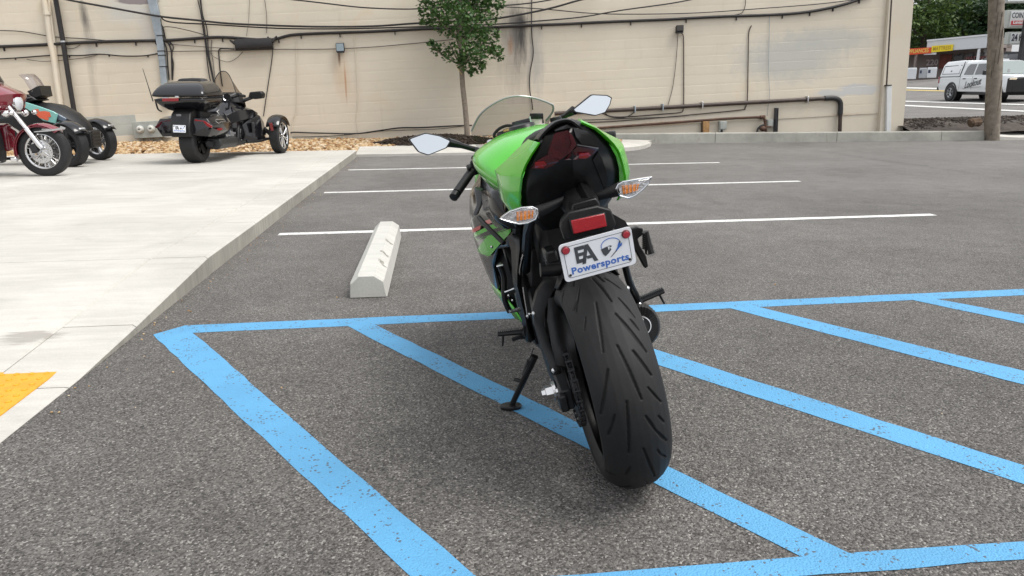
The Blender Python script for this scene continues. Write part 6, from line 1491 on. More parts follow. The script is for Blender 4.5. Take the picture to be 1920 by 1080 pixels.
def fender(par, c, R, W_, a0, a1, m, name='fender', crown_=.03, n=16, solid=.008):
    f = MB(); rr = []
    for i in range(n + 1):
        a = math.radians(a0 + (a1 - a0) * i / n)
        rr.append([(c[0] + q * W_ / 2, c[1] + (R - crown_ * abs(q) ** 2.5) * math.sin(a), c[2] + (R - crown_ * abs(q) ** 2.5) * math.cos(a)) for q in (-1, -.92, -.6, 0, .6, .92, 1)])
    f.loft(rr, closed=False); return f.build(name, m, par, 60, solid=solid)
# ---------------- black three-wheel tourer
c0 = onZ(363, 305, .12); F1 = vframe((c0.x + .02, c0.y + .02, .122), 8)
sp3 = thing('touring_trike', 'glossy black three-wheel touring cycle with top case and dealer plate seen from behind', 'trike'); sp3.matrix_world = F1
def s_(u, v, y=None, x=None): return un(F1, u, v, x, y)
M_BLK = mat('trike_black', (.008, .008, .010), .14, coat=.45, spec=.4); M_BLKM = mat('trike_matt', (.007, .007, .0075), .45, 0, .2, 20)
M_BLKS = mat('trike_satin', (.022, .023, .024), .4)
wheel(sp3, (.03, 0, .305), .305, .235, M_BLKM, 5, .62)
for s in (-1, 1):
    wheel(sp3, (s * .70, 1.78, .30), .30, .17, M_CHROME, 7, .74, wsp=.02)
    fender(sp3, (s * .695, 1.78, .30), .355, .225, -62, 62, M_BLK, crown_=.035)
    pl_ = MB(); pl_.box((s * .695, 1.455, .46), (.05, .012, .14), (.35, 0, 0)); pl_.build('side_reflector', M_REDL, sp3, bevel=.004)
    for z, y in ((.24, 1.62), (.24, 1.82), (.36, 1.72)): MB().tube([(s * .18, y + .02, z + .02), (s * .64, 1.78, z)], .020, 8).build('suspension_arm', M_BLKM, sp3)
    MB().tube([(s * .25, 1.70, .62), (s * .58, 1.78, .30)], .035, 10).build('shock', M_METD, sp3)
def lof(rows, name, m, par, **k): mb = MB(); mb.loft(rows); return mb.build(name, m, par, k.pop('smooth', 35), **k)
def rectring(x0, x1, y0, y1, z, r=.06, n=4, dz=0.0):
    P = []
    for cx, cy, a0 in ((x1 - r, y1 - r, 0), (x0 + r, y1 - r, 90), (x0 + r, y0 + r, 180), (x1 - r, y0 + r, 270)):
        for i in range(n + 1): a = math.radians(a0 + 90 * i / n); yy = cy + r * math.sin(a); P.append((cx + r * math.cos(a), yy, z + dz * (yy - y0) / (y1 - y0)))
    return P
tub = lof([rectring(-.20, .24, -.12, .25, .74), rectring(-.30, .33, -.26, .32, .82), rectring(-.37, .40, -.36, .36, .92), rectring(-.375, .405, -.37, .36, .955)], 'top_case', M_BLK, sp3, sub=1)
lof([rectring(-.378, .408, -.373, .365, .958), rectring(-.378, .408, -.373, .365, .985), rectring(-.37, .40, -.355, .355, 1.03, dz=.02), rectring(-.30, .33, -.24, .31, 1.14, dz=.04), rectring(-.20, .23, -.10, .24, 1.185, dz=.03)], 'lid', M_BLK, tub, sub=1)
MB().box((-.10 + .015, -.373, .925), (.24, .02, .045)).build('brake_lamp', M_REDL, tub, bevel=.008)
MB().box((.015, -.372, .968), (.05, .02, .02)).build('latch', M_CHROME, tub, bevel=.003)
lof([rectring(-.20, .22, .12, .30, 1.14), rectring(-.21, .23, .10, .32, 1.20), rectring(-.17, .19, .12, .30, 1.24)], 'backrest', M_SEAT, sp3, sub=1)
for s in (-1, 1):
    o = .02
    bag = lof([[(o + s * x, y, z) for x, z in ((.13, z0 + .01), (.34, z0 - .0), (xo, z0 + .10), (xo + .02, z1 - .10), (xo - .05, z1), (.13, z1 + .01))] for y, xo, z0, z1 in ((-.30, .33, .44, .60), (-.27, .40, .40, .655), (-.05, .445, .37, .68), (.25, .45, .37, .69), (.42, .42, .40, .66), (.47, .38, .46, .60))], 'saddle_bag', M_BLK, sp3, bevel=.012)
    lof([[(o + s * x, y - .006, z) for x, z in P] for y, P in ((-.285, [(.16, .60), (.30, .565), (.41, .52), (.43, .545), (.33, .62), (.18, .645)]), (-.265, [(.16, .60), (.30, .565), (.41, .52), (.43, .545), (.33, .62), (.18, .645)]))], 'tail_lamp', M_REDDK if s < 0 else M_REDL, bag, bevel=.004)
P = [s_(u, v, x=.475) for u, v in ((404, 223.5), (420, 224), (424, 228), (414, 228.5), (410, 231.5), (405, 228))]; MB().tube(P, .006, 6, closed=True).build('chrome_trim', M_ALU, sp3)
P = [s_(u, v, x=.47) for u, v in ((406, 241.5), (411, 240), (417, 239.5), (416, 244), (411, 245), (407, 244))]; MB().prism(P, (.004, 0, 0)).build('red_emblem', M_REDL, sp3)
lof([[(x, y, z) for x in (-.125, .165) for y in ((ya, yb) if x < 0 else (yb, ya))] for z, ya, yb in ((.40, -.40, -.30), (.52, -.42, -.25), (.72, -.33, -.1), (.80, -.2, 0))], 'rear_fender', M_BLKM, sp3, bevel=.015)
c_ = (s_(324, 234.5, y=-.45) + s_(348.5, 248.5, y=-.45)) / 2
make_plate(sp3, Matrix([[1, 0, 0, c_.x], [0, 0, -1, c_.y], [0, 1, 0, c_.z], [0, 0, 0, 1]]) @ Euler((-.1, 0, -.04)).to_matrix().to_4x4(), 1.05, False)
c2 = s_(335, 216, y=-.40); text_mesh('F3', .05, M_ALU, 'badge', sp3, Matrix([[1, 0, 0, c2.x], [0, 0, -1, c2.y], [0, 1, 0, c2.z], [0, 0, 0, 1]]), bold=.002) if False else MB().box((c2.x, c2.y, c2.z), (.07, .006, .03)).build('badge', M_GREYP, sp3, 0, bevel=.004)
lof([[(.02 + s * w_, y, z) for s, z in ((-1, z0), (-1, z1 - .04), (-.6, z1), (.6, z1), (1, z1 - .04), (1, z0))] for y, w_, z0, z1 in ((-.10, .20, .62, .80), (.15, .21, .60, .78), (.40, .19, .55, .70), (.75, .16, .55, .70), (.95, .13, .55, .74))], 'seat', M_SEAT, sp3, bevel=.02)
lof([[(.01 + s * w_, y, z) for s, z in ((-.7, .22), (-1, .34), (-1, z1 - .12), (-.55, z1), (.55, z1), (1, z1 - .12), (1, .34), (.7, .22))] for y, w_, z1 in ((.70, .17, .74), (.92, .23, .86), (1.15, .30, .92), (1.45, .33, .86), (1.75, .28, .72), (2.0, .20, .58), (2.12, .10, .48))], 'body', M_BLK, sp3, bevel=.02)
for s in (-1, 1):
    lof([[(.01 + s * x, y, z) for x, z in ((xi, z0), (xo, z0 + .03), (xo + .02, z1 - .05), (xi, z1))] for y, xi, xo, z0, z1 in ((.78, .16, .20, .50, .72), (1.0, .22, .31, .54, .80), (1.3, .30, .43, .58, .80), (1.55, .28, .42, .60, .74), (1.8, .22, .30, .58, .66))], 'side_panel', M_BLK, sp3, bevel=.012)
    MB().tube(smoothline([(s * .34, .35, .24), (s * .36, .75, .26), (s * .30, 1.0, .40), (s * .25, 1.15, .55)]), .035, 8).build('frame_tube', M_BLKM, sp3)
    lof([[(s * x, y, z) for x, z in ((.20, .20), (.38, .20), (.40, .26), (.20, .27))] for y in (.60, 1.05)], 'floorboard', M_METD, sp3, bevel=.01)
lof([[(x, y, z) for x, z in ((-.17, .20), (.19, .20), (.25, .34), (.20, .52), (-.18, .52), (-.23, .34))] for y in (.5, 1.25)], 'engine', M_METD, sp3, bevel=.03)
for s in (-1, 1):
    lof([[(.01 + s * x, y, z) for x, z in ((.10, z0), (xo - .05, z0), (xo, z0 + .10), (xo - .03, z1 - .06), (xo - .12, z1), (.10, z1))] for y, xo, z0, z1 in ((1.18, .34, .24, .56), (1.30, .42, .20, .66), (1.55, .50, .20, .70), (1.75, .48, .22, .60), (1.95, .36, .26, .52))], 'front_bodywork', M_BLK, sp3, smooth=22, bevel=.01)
    MB().box((s * .44, 1.30, .46), (.05, .10, .16), (0, 0, s * .4)).build('air_scoop', M_METD, sp3, bevel=.01); MB().tube(smoothline([(s * .34, 1.22, .24), (s * .46, 1.5, .23), (s * .56, 1.74, .26)]), .022, 8).build('sway_bar', M_METD, sp3)
for i in range(26): MB().box((.24 + random.uniform(-.03, .06), random.uniform(.5, 1.2), random.uniform(.22, .52)), (random.uniform(.03, .08), random.uniform(.03, .12), random.uniform(.02, .09)), (random.uniform(-.4, .4), 0, random.uniform(-.4, .4))).build('engine_cover', M_METD if i % 4 else M_GREYP, sp3, bevel=.006)
MB().tube(smoothline([(.28, .50, .42), (.30, .58, .30), (.30, .72, .22), (.28, .9, .20)]), [.03, .045, .03], 10).build('exhaust_header', M_ALU, sp3)
for y, z in ((.52, .44), (.6, .26), (.75, .24), (.88, .30), (1.0, .24)): MB().ball((.315, y, z), (.022, .035, .022), 8, 6).build('chrome_cover', M_CHROME, sp3)
lof([[(x, y, z) for x, z in ((.19, .20), (.36, .185), (.42, .25), (.41, .345), (.22, .37), (.17, .30))] for y in (.02, .10, .55, .68)], 'muffler', M_BLKS, sp3, bevel=.02)
MB().tube([(.27, .02, .28), (.27, -.07, .275)], [.055, .045], 14).build('tail_pipe', M_METD, sp3)
hb = MB(); hb.tube(smoothline([(-.42, .92, .97), (-.36, 1.02, .98), (-.12, 1.16, .93), (.12, 1.16, .93), (.38, 1.02, .98), (.44, .92, .97)]), .016, 8); hbo = hb.build('handlebar', M_BLKM, sp3)
for s in (-1, 1):
    a_, q_2 = Vector((s * .40, .98, .985)), Vector((s * .53, .84, .965)); MB().tube([a_, q_2], .021, 10).build('grip', M_BLKM, hbo)
    MB().box((s * .37, 1.02, .99), (.07, .07, .06), (0, 0, -s * .6)).build('switchgear', M_BLKM, hbo, bevel=.012)
    lof([[(s * x, y, z) for x, z in ((.42, .95), (.45, 1.03), (.63, 1.045), (.67, 1.0), (.65, .93), (.52, .915))] for y in (1.26, 1.32, 1.40)], 'mirror', M_BLKM, sp3, bevel=.015)
    MB().tube([(s * .28, 1.30, .88), (s * .50, 1.33, .96)], .03, 8).build('mirror_arm', M_BLK, sp3)
lof([[(.0 + s * w_, y, z) for s, z in ((-1, z0), (-.8, z1), (.8, z1), (1, z0))] for y, w_, z0, z1 in ((1.10, .22, .86, .98), (1.20, .32, .86, 1.03), (1.34, .34, .84, 1.02), (1.52, .28, .78, .90))], 'dash_fairing', M_BLKM, sp3, bevel=.02)
MB().lathe([(-.012, .055), (-.02, .062), (.0, .062), (.0, .055)], 24, (.145, 1.08, .955), 'y', True).build('gauge_ring', M_CHROME, sp3)
MB().lathe([(-.006, .0005), (-.006, .055)], 24, (.145, 1.08, .955), 'y').build('gauge_face', M_BLKM, sp3, 0)
sc3 = MB(); rows = []
for k in range(7):
    t = k / 6; rows.append([(x * (1 - .28 * t * t) , 1.62 - .24 * t + .30 * (abs(x) / .30) ** 2 * -.35, .93 + t * (.44 - .35 * (abs(x) / .30) ** 2.2)) for x in np.linspace(-.30, .30, 13)])
sc3.loft(rows, closed=False); q3 = sc3.build('windscreen', clear_mat('brown_screen', (.62, .58, .54), .05, .06), sp3, 80); MB().tube(rows[-1], .007, 5).build('screen_edge', M_BLKS, q3)
MB().tube([s_(287, 190, y=.0), s_(267.5, 128.5, y=.0)], [.008, .0035], 6).build('antenna', M_BLKM, sp3)
MB().tube(smoothline([s_(291, 186, y=.05), s_(296, 204, y=.05), s_(303, 209, y=.05)]), .012, 6).build('antenna_bracket', M_BLKM, sp3)

# ---------------- teal and orange trike, nose to the right
c1 = onZ(137, 312.5, .12); F2 = vframe((c1.x, c1.y, .122), 86)
tq = thing('sport_trike', 'teal and orange three-wheel cycle with black fenders behind the red motorcycle', 'trike'); tq.matrix_world = F2
def t_(u, v, y=None, x=None): return un(F2, u, v, x, y)
M_TEAL = mat('teal_paint', (.20, .44, .40), .25, coat=.7); M_ORG = mat('orange_film', (.62, .12, .06), .35, coat=.4)
for x in (0, -1.19):
    TM = Matrix.Translation((x, 0, .30)) @ Matrix.Rotation(-.50, 4, 'Z') @ Matrix.Translation((-x, 0, -.30))   # wheels steered to the right
    for q in (wheel(tq, (x, 0, .30), .30, .165, M_METD if x == 0 else M_RIMD, 5, .70, wsp=.03),
              fender(tq, (x, 0, .30), .350, .23, -80, 58, M_BLK, crown_=.04), MB().box((x, .27, .53), (.10, .03, .05), (-.8, 0, 0)).build('fender_trim', M_ALU, tq, bevel=.006)): q.matrix_local = TM
lof([[(-.595 + s * w_, y, z) for s, z in ((-.8, .26), (-1, .40), (-.95, z1 - .10), (-.5, z1), (.5, z1), (.95, z1 - .10), (1, .40), (.8, .26))] for y, w_, z1 in ((-1.25, .14, .74), (-.9, .20, .80), (-.45, .33, .90), (-.25, .32, .86), (-.05, .25, .74), (.08, .17, .60), (.13, .10, .5))], 'body', M_BLKM, tq, bevel=.02)
fl2 = [(28, 190), (50, 192), (78, 201), (100, 209), (108, 214), (106, 222), (104, 232), (80, 226), (64, 213), (48, 203), (30, 200)]
P = [t_(u, v, x=-.245) for u, v in fl2]; pn = MB().prism(P, (-.03, 0, 0)).build('side_panel', M_TEAL, tq, 30, bevel=.008)
for poly in (((61, 206), (72, 204), (73, 209), (84, 208), (93, 210), (96, 219), (88, 221), (76, 218), (68, 214)), ((66, 213), (80, 219), (92, 222), (90, 226), (74, 221))):
    P = [t_(u, v, x=-.243) for u, v in poly]; MB().prism(P, (.004, 0, 0)).build('orange_graphic', M_ORG, pn, 0)
hd = MB(); rows = []
for (u, v, w_, dz) in ((34, 185, .24, .10), (60, 190, .27, .09), (85, 197, .24, .10), (105, 205, .19, .11), (122, 213, .13, .09), (125, 222, .08, .05)):
    p = t_(u, v, x=-.40); rows.append([(-.40 - .2 + w_ * q, p.y, p.z - (dz if abs(q) == 1 else .02 if abs(q) > .5 else 0)) for q in (-1, -.7, 0, .7, 1)] )
hd.loft(rows, closed=False); hd.build('hood', M_BLK, tq, 60, solid=.02)
P = [t_(u, v, x=-.30) for u, v in ((95, 211), (108, 213), (124, 222), (122, 229), (104, 224))]; MB().prism(P, (-.05, 0, 0)).build('headlamp', mat('headlamp_glass', (.10, .14, .19), .08, coat=1), tq, 20, bevel=.01)
gr = MB().box((-.595, .12, .36), (.40, .10, .26)).build('grille', M_BLKM, tq, bevel=.02)
for i in range(5): MB().box((-.595, .175, .26 + i * .05), (.36, .02, .014)).build('grille_slat', M_METD, gr, 0)
for z in (.26, .40): MB().tube([(-1.1, 0, z), (-.8, .05, z + .03)], .022, 8).build('suspension_arm', M_BLKM, tq); MB().tube([(-.1, 0, z), (-.4, .05, z + .03)], .022, 8).build('suspension_arm', M_BLKM, tq)
P = [t_(u, v, x=-.38) for u, v in ((44, 138), (50, 137.5), (60, 147), (70, 163), (74, 171), (62, 172), (55, 165), (48, 152))]; cen = sum(P, Vector()) / len(P)
w3 = MB(); rows = []
for q in (-1, -.6, 0, .6, 1): rows.append([(-.595 + .24 * q, p.y - .10 * q * q, p.z - .02 * q * q) for p in (P[1], P[2], P[3], P[4])])
w3.loft(rows, closed=False); w3.build('windscreen', clear_mat('pale_screen', (.82, .80, .82), .06, .12), tq, 80, solid=.004)
P = [t_(u, v, x=-.38) for u, v in ((50, 171), (58, 168), (66, 163), (74, 160), (75, 167), (78, 180), (66, 184), (56, 178))]; MB().prism(P, (-.40, 0, 0)).build('screen_mount', M_BLKM, tq, 30, bevel=.01)
P = [t_(u, v, x=-.36) for u, v in ((36, 180), (52, 176), (64, 184), (70, 188), (50, 192), (34, 190))]; MB().prism(P, (-.45, 0, 0)).build('dash', M_BLKM, tq, 30, bevel=.015)
lof([[(-.595 + s * .16, y, z) for s, z in ((-1, z0), (-.7, z1), (.7, z1), (1, z0))] for y, z0, z1 in ((-.75, .6, .70), (-1.2, .56, .66), (-1.6, .62, .75))], 'seat', M_SEAT, tq, bevel=.02)
wheel(tq, (-.595, -1.71, .30), .30, .22, M_BLKM, 5, .62)
hb2 = MB().tube(smoothline([(-.95, -.72, .95), (-.75, -.5, .98), (-.44, -.5, .98), (-.24, -.72, .95)]), .015, 8).build('handlebar', M_BLKM, tq)

# ---------------- red touring motorcycle at the left edge
c2 = onZ(87, 329.5, .12); F3 = vframe((c2.x, c2.y, .122), 94)
rb_ = thing('touring_motorcycle', 'dark red touring motorcycle with chrome fork at the left edge of the picture', 'motorcycle'); rb_.matrix_world = F3
def r_(u, v, x=None, y=None): return un(F3, u, v, x, y)
M_REDP = mat('dark_red_paint', (.17, .010, .022), .16, 0, .05, 2, coat=1.0)
fwz = .31; cyw = .035
wh = wheel(rb_, (0, cyw, fwz), .315, .13, M_ALU, 9, .70, twin=True, wsp=.012)
for s in (-1, 1):
    dm = MB(); dm.lathe([(s * .082, .145), (s * .088, .145), (s * .088, .088), (s * .082, .088)], 48, (0, cyw, fwz), 'x', True); dm.lathe([(s * .07, .0005), (s * .095, .018), (s * .07, .075)], 20, (0, cyw, fwz), 'x')
    for i in range(7):
        a = 2 * math.pi * i / 7; dm.tube([(s * .084, cyw + .03 * math.sin(a), fwz + .03 * math.cos(a)), (s * .084, cyw + .095 * math.sin(a + .25), fwz + .095 * math.cos(a + .25))], .009, 5)
    dk = dm.build('brake_disc', M_ALU, wh)
    hl = MB()
    for i in range(30):
        a = 2 * math.pi * i / 30; r = (.102, .118, .133)[i % 3]; hl.lathe([(s * .0885, .0001), (s * .0885, .005)], 6, (0, cyw + r * math.sin(a), fwz + r * math.cos(a)), 'x')
    hl.build('disc_hole', M_DARK, wh, 0)
fd = fender(rb_, (0, cyw, fwz), .352, .19, -105, 42, M_REDP, crown_=.045); 
for i in range(1): fender(rb_, (0, cyw, fwz), .330, .205, -100, 40, M_REDP, name='fender_skirt', crown_=.0)
P = [r_(u, v, x=.104) for u, v in ((64, 248), (90, 246.5), (122, 242.5), (123, 239.5), (114, 236), (112, 240), (88, 243.5), (64, 246.5))]; MB().prism(P, (.006, 0, 0)).build('fender_trim', M_ALU, fd, 0)
P = [r_(u, v, x=.104) for u, v in ((79, 241.5), (98, 241.5), (97, 243.2), (78, 243.2))]; MB().prism(P, (.006, 0, 0)).build('fender_badge', M_ALU, fd, 0)
for s in (-1, 1):
    a_, q_3 = r_(79, 278, x=s * .11), r_(8, 190, x=s * .11); a_.x = s * .115; q_3.x = s * .115
    k_ = a_.lerp(q_3, .42); MB().tube([a_, a_.lerp(q_3, .05), k_, k_.lerp(q_3, .02)], [.03, .036, .034, .028], 14).build('fork_slider', M_CHROME, rb_); MB().tube([k_, q_3], .026, 14).build('fork_tube', M_CHROME, rb_)
    MB().box(a_ + Vector((s * -.01, -.10, -.0)), (.05, .09, .11), (.3, 0, 0)).build('brake_caliper', M_METD, rb_, bevel=.015)
    lp = r_(14, 213, x=.16); MB().ball((s * .20, lp.y, lp.z), (.045, .05, .045), 14, 10).build('passing_lamp', M_CHROME, rb_)
    MB().tube([(s * .06, lp.y - .02, lp.z + .01), (s * .24, lp.y, lp.z)], .014, 8).build('lamp_bar', M_CHROME, rb_)
    p = r_(25, 212, x=.20); MB().ball((s * .24, p.y, p.z), (.035, .035, .03), 12, 8).build('turn_signal', M_CHROME, rb_)
# batwing fairing
def fair(pts, hw, name, m): 
    rows = []
    for q in (-1, -.85, -.5, 0, .5, .85, 1): rows.append([(hw * q, p.y - .16 * q * q + .02, p.z - .05 * abs(q) ** 3) for p in pts])
    mb = MB(); mb.loft(rows, closed=False); return mb.build(name, m, rb_, 60, solid=.012)
P = [r_(u, v, x=0.0) for u, v in ((-8, 155), (6, 164), (22, 170), (33, 176), (32, 186), (27, 204), (14, 207), (-6, 214))]; fair(P, .40, 'fairing', M_REDP)
P = [r_(u, v, x=.0) for u, v in ((-30, 116), (-16, 135), (-4, 153))]; fair(P, .30, 'windscreen', M_SCREEN)
p = r_(33, 192, x=0.0); MB().lathe([(-.07, .06), (-.02, .098), (.03, .102), (.035, .09), (.05, .06), (.055, .0005)], 28, (0, p.y - .02, p.z), 'y').build('headlamp', M_CHROME, rb_)
MB().lathe([(.036, .088), (.05, .06), (.056, .0005)], 28, (0, p.y - .018, p.z), 'y').build('headlamp_lens', mat('lamp_glass', (.55, .57, .60), .06, coat=1), rb_)
by = -.62
lof([[(s * w_, y, z) for s, z in ((-.7, z0), (-1, (z0 + z1) / 2), (-.7, z1), (0, z1 + .02), (.7, z1), (1, (z0 + z1) / 2), (.7, z0))] for y, w_, z0, z1 in ((-.45, .10, .72, .86), (-.62, .16, .66, .90), (-.85, .17, .66, .88), (-1.05, .12, .66, .80))], 'fuel_tank', M_REDP, rb_, sub=1)
lof([[(s * w_, y, z) for s, z in ((-1, z0), (-.8, z1), (.8, z1), (1, z0))] for y, w_, z0, z1 in ((-1.0, .12, .60, .70), (-1.3, .19, .58, .68), (-1.6, .18, .66, .76), (-1.9, .14, .70, .80))], 'seat', M_SEAT, rb_, bevel=.03)
for s in (-1, 1):
    lof([[(s * x, y, z) for x, z in ((.20, .34), (.38, .36), (.40, .62), (.22, .66))] for y in (-1.55, -1.65, -2.05, -2.15)], 'saddle_bag', M_REDP, rb_, bevel=.03)
    lof([[(s * x, y, z) for x, z in ((.14, .30), (.33, .32), (.35, .56), (.26, .66), (.14, .64))] for y in (-.50, -.56, -.74, -.80)], 'lower_fairing', M_REDP, rb_, bevel=.03)
    MB().tube(smoothline([(s * .12, -.42, .62), (s * .34, -.44, .50), (s * .36, -.44, .30), (s * .14, -.46, .20)]), .016, 10).build('engine_guard', M_CHROME, rb_)
    MB().box((s * .30, -.62, .20), (.12, .30, .03)).build('footboard', M_METD, rb_, bevel=.008)
wheel(rb_, (0, -1.60, .31), .31, .16, M_ALU, 9, .66)
lof([[(x, y, z) for x, z in ((-.16, .16), (.16, .16), (.20, .34), (.14, .60), (-.14, .60), (-.20, .34))] for y in (-.55, -.62, -1.1, -1.18)], 'engine', M_METD, rb_, bevel=.04)
MB().box((.30, r_(27, 299, x=.3).y, r_(27, 299, x=.3).z), (.06, .07, .055)).build('lower_lamp', M_CHROME, rb_, bevel=.012)
MB().tube(smoothline([(-.40, -.75, .98), (-.30, -.55, 1.0), (0, -.45, .92), (.30, -.55, 1.0), (.40, -.75, .98)]), .014, 8).build('handlebar', M_CHROME, rb_)

# ---------------- white pickup with camper shell on the road
P0 = onT(1783, 189.5)
best = None
for h in range(150, 215):
    Fm = vframe(P0, h); q = Fm @ Vector((0, 3.30, 0)); c = CAM.T @ (np.array(q) - EYEP); u = 960 + FPX * c[0] / -c[2]
    if best is None or abs(u - 1866) < best[0]: best = (abs(u - 1866), h)
HT = best[1]; F4 = vframe(P0, HT) @ Matrix.Translation((-.86, 0, 0))
pk = thing('pickup_truck', 'white pickup truck with camper shell and Lookout lettering on its doors', 'truck'); 
zf = terr(*(F4 @ Vector((.86, 3.3, 0)))[:2]); pitch = math.atan2(zf - P0.z, 3.3)
zl = terr(*(F4 @ Vector((-.86, 0, 0)))[:2]); roll = math.atan2(P0.z - zl, 1.72)
pk.matrix_world = Matrix.Translation((0, 0, 0)) @ F4 @ Matrix.Rotation(pitch, 4, 'X') @ Matrix.Scale(.965, 4, (0, 0, 1))
M_TRW = mat('truck_white', (.60, .62, .63), .25, coat=.6); M_TRG = mat('truck_glass', (.016, .018, .02), .06, coat=1); M_TRB = mat('truck_black', (.012, .012, .013), .4); M_WS = mat('truck_windscreen', (.13, .17, .16), .06, coat=1)
def tring(y, w_, z0, z1, wt=None, r=.06):
    wt = wt or w_; return [(-w_ + .04, y, z0), (-w_, y, z0 + .12), (-w_, y, z0 + .45 * (z1 - z0)), (-wt, y, z1 - r), (-wt + r, y, z1), (wt - r, y, z1), (wt, y, z1 - r), (w_, y, z0 + .45 * (z1 - z0)), (w_, y, z0 + .12), (w_ - .04, y, z0)]
lof([tring(-1.16, .88, .62, 1.10), tring(-1.12, .92, .50, 1.12), tring(.5, .94, .44, 1.13), tring(2.6, .94, .42, 1.13), tring(3.25, .94, .42, 1.17, .86), tring(4.0, .93, .42, 1.12, .80), tring(4.22, .86, .46, 1.02, .70)], 'body', M_TRW, pk, bevel=.02)
def cring(y, zt, zb=1.10, wb=.91, wt=.70): return [(-wb, y, zb), (-wb + .01, y, zb + .06), (-wt - .06, y, zt - .10), (-wt + .04, y, zt), (wt - .04, y, zt), (wt + .06, y, zt - .10), (wb - .01, y, zb + .06), (wb, y, zb)]
lof([cring(-1.14, 1.74), cring(-1.0, 1.83), cring(.2, 1.86), cring(.52, 1.84)], 'camper_shell', M_TRW, pk, bevel=.02)
cab = MB(); rr = [cring(.56, 1.76), cring(.75, 1.80), cring(2.1, 1.80), cring(2.45, 1.75, 1.10, .91, .66)]
base = cring(3.25, 1.16, 1.10, .88, .78); rr.append([(x, 3.25 if z < 1.12 else 3.2, min(z, 1.17)) for x, y, z in base]); cab.loft(rr); cab.build('cab', M_TRW, pk, 30, bevel=.015)
def sideq(pts, name, m, off=.012, par=None):
    for s in (1, -1):
        o = MB(); P = []
        for y, z in pts: w_ = .91 - .01 - (max(0, z - 1.16)) * .26; P.append((s * (w_ + off), y, z))
        o.prism(P, (-s * .02, 0, 0)); q = o.build(name, m, par or pk, 20)
    return q
sideq(((.80, 1.20), (1.50, 1.19), (1.50, 1.66), (1.02, 1.66), (.88, 1.55)), 'rear_door_window', M_TRG)
sideq(((1.62, 1.19), (2.72, 1.20), (2.35, 1.60), (2.22, 1.66), (1.62, 1.66)), 'door_window', M_TRG)
sideq(((-1.0, 1.24), (.42, 1.24), (.42, 1.265), (-1.0, 1.265)), 'shell_seam', M_TRB, .008); sideq(((-1.0, 1.60), (.42, 1.62), (.42, 1.65), (-1.0, 1.63)), 'shell_seam', M_TRB, .012)
sideq(((-1.0, 1.26), (-.97, 1.26), (-.97, 1.61), (-1.0, 1.61)), 'shell_seam', M_TRB, .008); sideq(((.36, 1.26), (.39, 1.26), (.39, 1.62), (.36, 1.62)), 'shell_seam', M_TRB, .008)
sideq(((.515, 1.14), (.545, 1.14), (.545, 1.80), (.515, 1.80)), 'cab_gap', M_TRB, .02); sideq(((-1.1, 1.125), (.54, 1.125), (.54, 1.145), (-1.1, 1.145)), 'bed_seam', M_TRB, .03)
sideq(((-.34, 1.36), (-.26, 1.36), (-.26, 1.41), (-.34, 1.41)), 'shell_latch', M_TRB, .02)
wsn = MB(); wsn.add([(-.62, 2.50, 1.735), (.62, 2.50, 1.735), (.76, 3.17, 1.20), (-.76, 3.17, 1.20)], [(0, 1, 2, 3)]); wsn.build('windscreen', M_WS, pk, 0, solid=.03)
for y, z in ((.95, 1.02), (1.80, 1.02)):
    for s in (1, -1): MB().box((s * .945, y, z), (.03, .20, .045)).build('door_handle', M_TRB, pk, bevel=.01)
for y in (.62, 1.56, 2.62):
    for s in (1, -1): MB().box((s * .937, y, .82), (.012, .014, .56)).build('door_gap', M_DARK, pk, 0)
for y in (0, 3.30):
    for s in (1, -1):
        ar = MB(); ar.lathe([(s * .02, .50), (s * .045, .47), (s * .045, .42), (s * -.3, .42)], 32, (s * .915, y, .39), 'x'); ar.build('wheel_arch', M_TRB, pk)
        MB().lathe([(0, .0005), (0, .425)], 28, (s * .935, y, .39), 'x').build('arch_well', M_TRB, pk, 0)
        wheel(pk, (s * .86, y, .385), .385, .25, mat('truck_rim', (.36, .37, .38), .35, .8), 6, .60, twin=False, wsp=.05)
lof([[(s * w_, y, z) for s, z in ((-1, .42), (-1, 1.0), (-.6, 1.06), (.6, 1.06), (1, 1.0), (1, .42))] for y, w_ in ((4.0, .95), (4.28, .86), (4.33, .60))], 'grille', M_TRB, pk, bevel=.03)
for i in range(4): MB().box((0, 4.335, .62 + i * .09), (1.1, .02, .02)).build('grille_bar', M_METD, pk, 0)
MB().box((0, 4.345, .88), (.22, .02, .07)).build('grille_emblem', M_ALU, pk, bevel=.01)
MB().box((0, 4.35, .60), (.32, .02, .16)).build('front_plate', M_WHITEPL, pk, 0)
for s in (1, -1):
    lof([[(s * x, y, z) for x, z in ((.60, .98), (.90, 1.02), (.93, .94), (.62, .92))] for y in (4.10, 4.30)], 'headlight', mat('headlight_lens', (.75, .62, .42), .1, coat=1), pk, bevel=.01)
    MB().box((s * .88, -1.13, .98), (.12, .10, .30)).build('tail_light', M_REDL, pk, bevel=.02)
    MB().tube([(s * .9, 2.62, 1.18), (s * 1.02, 2.60, 1.22)], .03, 6).build('mirror_arm', M_TRB, pk); MB().box((s * 1.06, 2.60, 1.26), (.16, .10, .2)).build('door_mirror', M_TRB, pk, bevel=.03)
MB().box((0, -1.24, .58), (1.78, .16, .16)).build('rear_bumper', M_TRB, pk, bevel=.03)
MB().box((0, 1.6, .38), (1.5, 4.0, .16)).build('chassis', M_TRB, pk, bevel=.02)
MB().box((0, 1.9, 1.83), (.5, .3, .04)).build('roof_lamp', M_TRW, pk, bevel=.01)
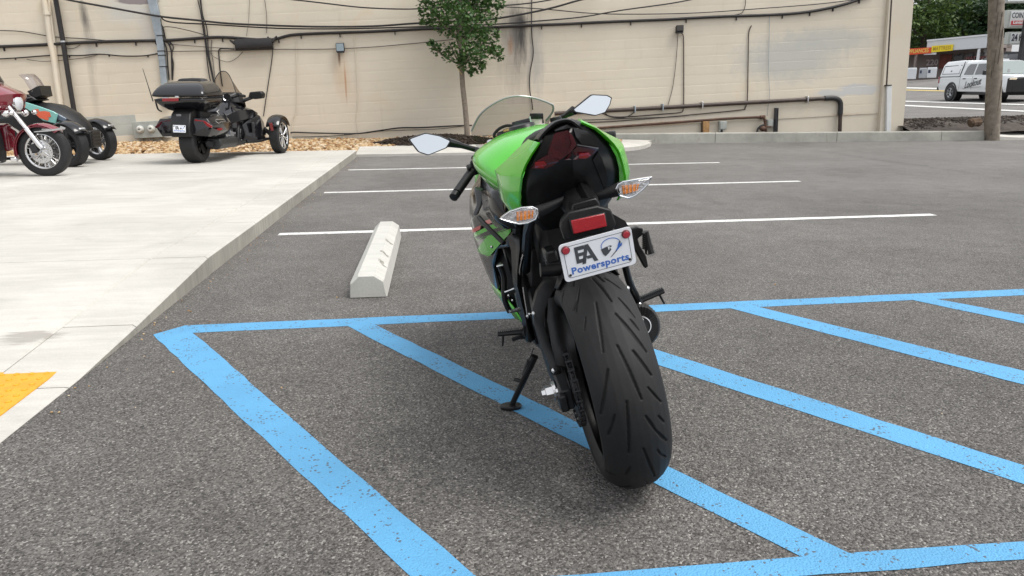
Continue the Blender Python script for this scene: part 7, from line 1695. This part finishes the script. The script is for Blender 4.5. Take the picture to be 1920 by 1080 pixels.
tm_ = Matrix([[0, 0, 1, .951], [1, 0, 0, 1.62], [0, 1, 0, .80], [0, 0, 0, 1]]) @ Matrix.Rotation(.16, 4, 'Z')
text_mesh('Lookout', .42, mat('truck_ink', (.05, .055, .06), .4), 'lettering', pk, tm_, bold=.004, ext=.002, sx=.82, shear=.45)
for a_, q_4 in (((.94, .56), (1.12, .60)), ((1.05, .60), (2.3, .66))):
    MB().tube([(.951, a_[0], a_[1]), (.951, q_4[0], q_4[1])], .012, 5, flat=.3).build('underline', mat('truck_ink', (.05, .055, .06), .4), pk)
# ---------------- dark cars parked behind, right of the pole
def dark_car(label, u, v, depth, deg, m):
    p = atZ(u, v, depth); z = terr(p.x, p.y); t = thing('parked_car', label, 'car'); t.matrix_world = vframe((p.x, p.y, z), deg)
    lof([tring(-2.2, .72, .45, .85), tring(-2.1, .84, .30, .95), tring(-.9, .88, .25, .98), tring(1.0, .88, .25, .96), tring(2.0, .84, .28, .80), tring(2.25, .7, .35, .65)], 'body', m, t, bevel=.03)
    lof([cring(-1.75, .98, .93, .78, .60), cring(-1.1, 1.38, .93, .80, .56), cring(.2, 1.42, .93, .80, .56), cring(1.15, .98, .93, .78, .60)], 'cabin', M_TRG, t, bevel=.03)
    lof([cring(-1.0, 1.385, 1.36, .58, .54), cring(-.9, 1.41, 1.36, .60, .55), cring(.1, 1.45, 1.38, .60, .55), cring(.2, 1.43, 1.38, .58, .54)], 'roof', m, t, bevel=.02)
    for y in (-1.35, 1.40):
        for s in (1, -1): wheel(t, (s * .80, y, .32), .32, .2, M_RIMD, 5, .66, twin=False, wsp=.04)
    for s in (1, -1): MB().box((s * .6, 2.2, .62), (.3, .1, .12)).build('headlight', M_REFL, t, bevel=.02); MB().box((s * .62, -2.19, .78), (.28, .06, .12)).build('tail_light', M_REDL, t, bevel=.02)
    t.scale = (1.2, 1.2, 1.3); return t
dark_car('black car parked behind the white pickup beside the utility pole', 1893, 128, 59, 120, M_BLK)
dark_car('second black car partly hidden behind the laundry sign pole', 1920, 130, 58, 160, M_BLK)
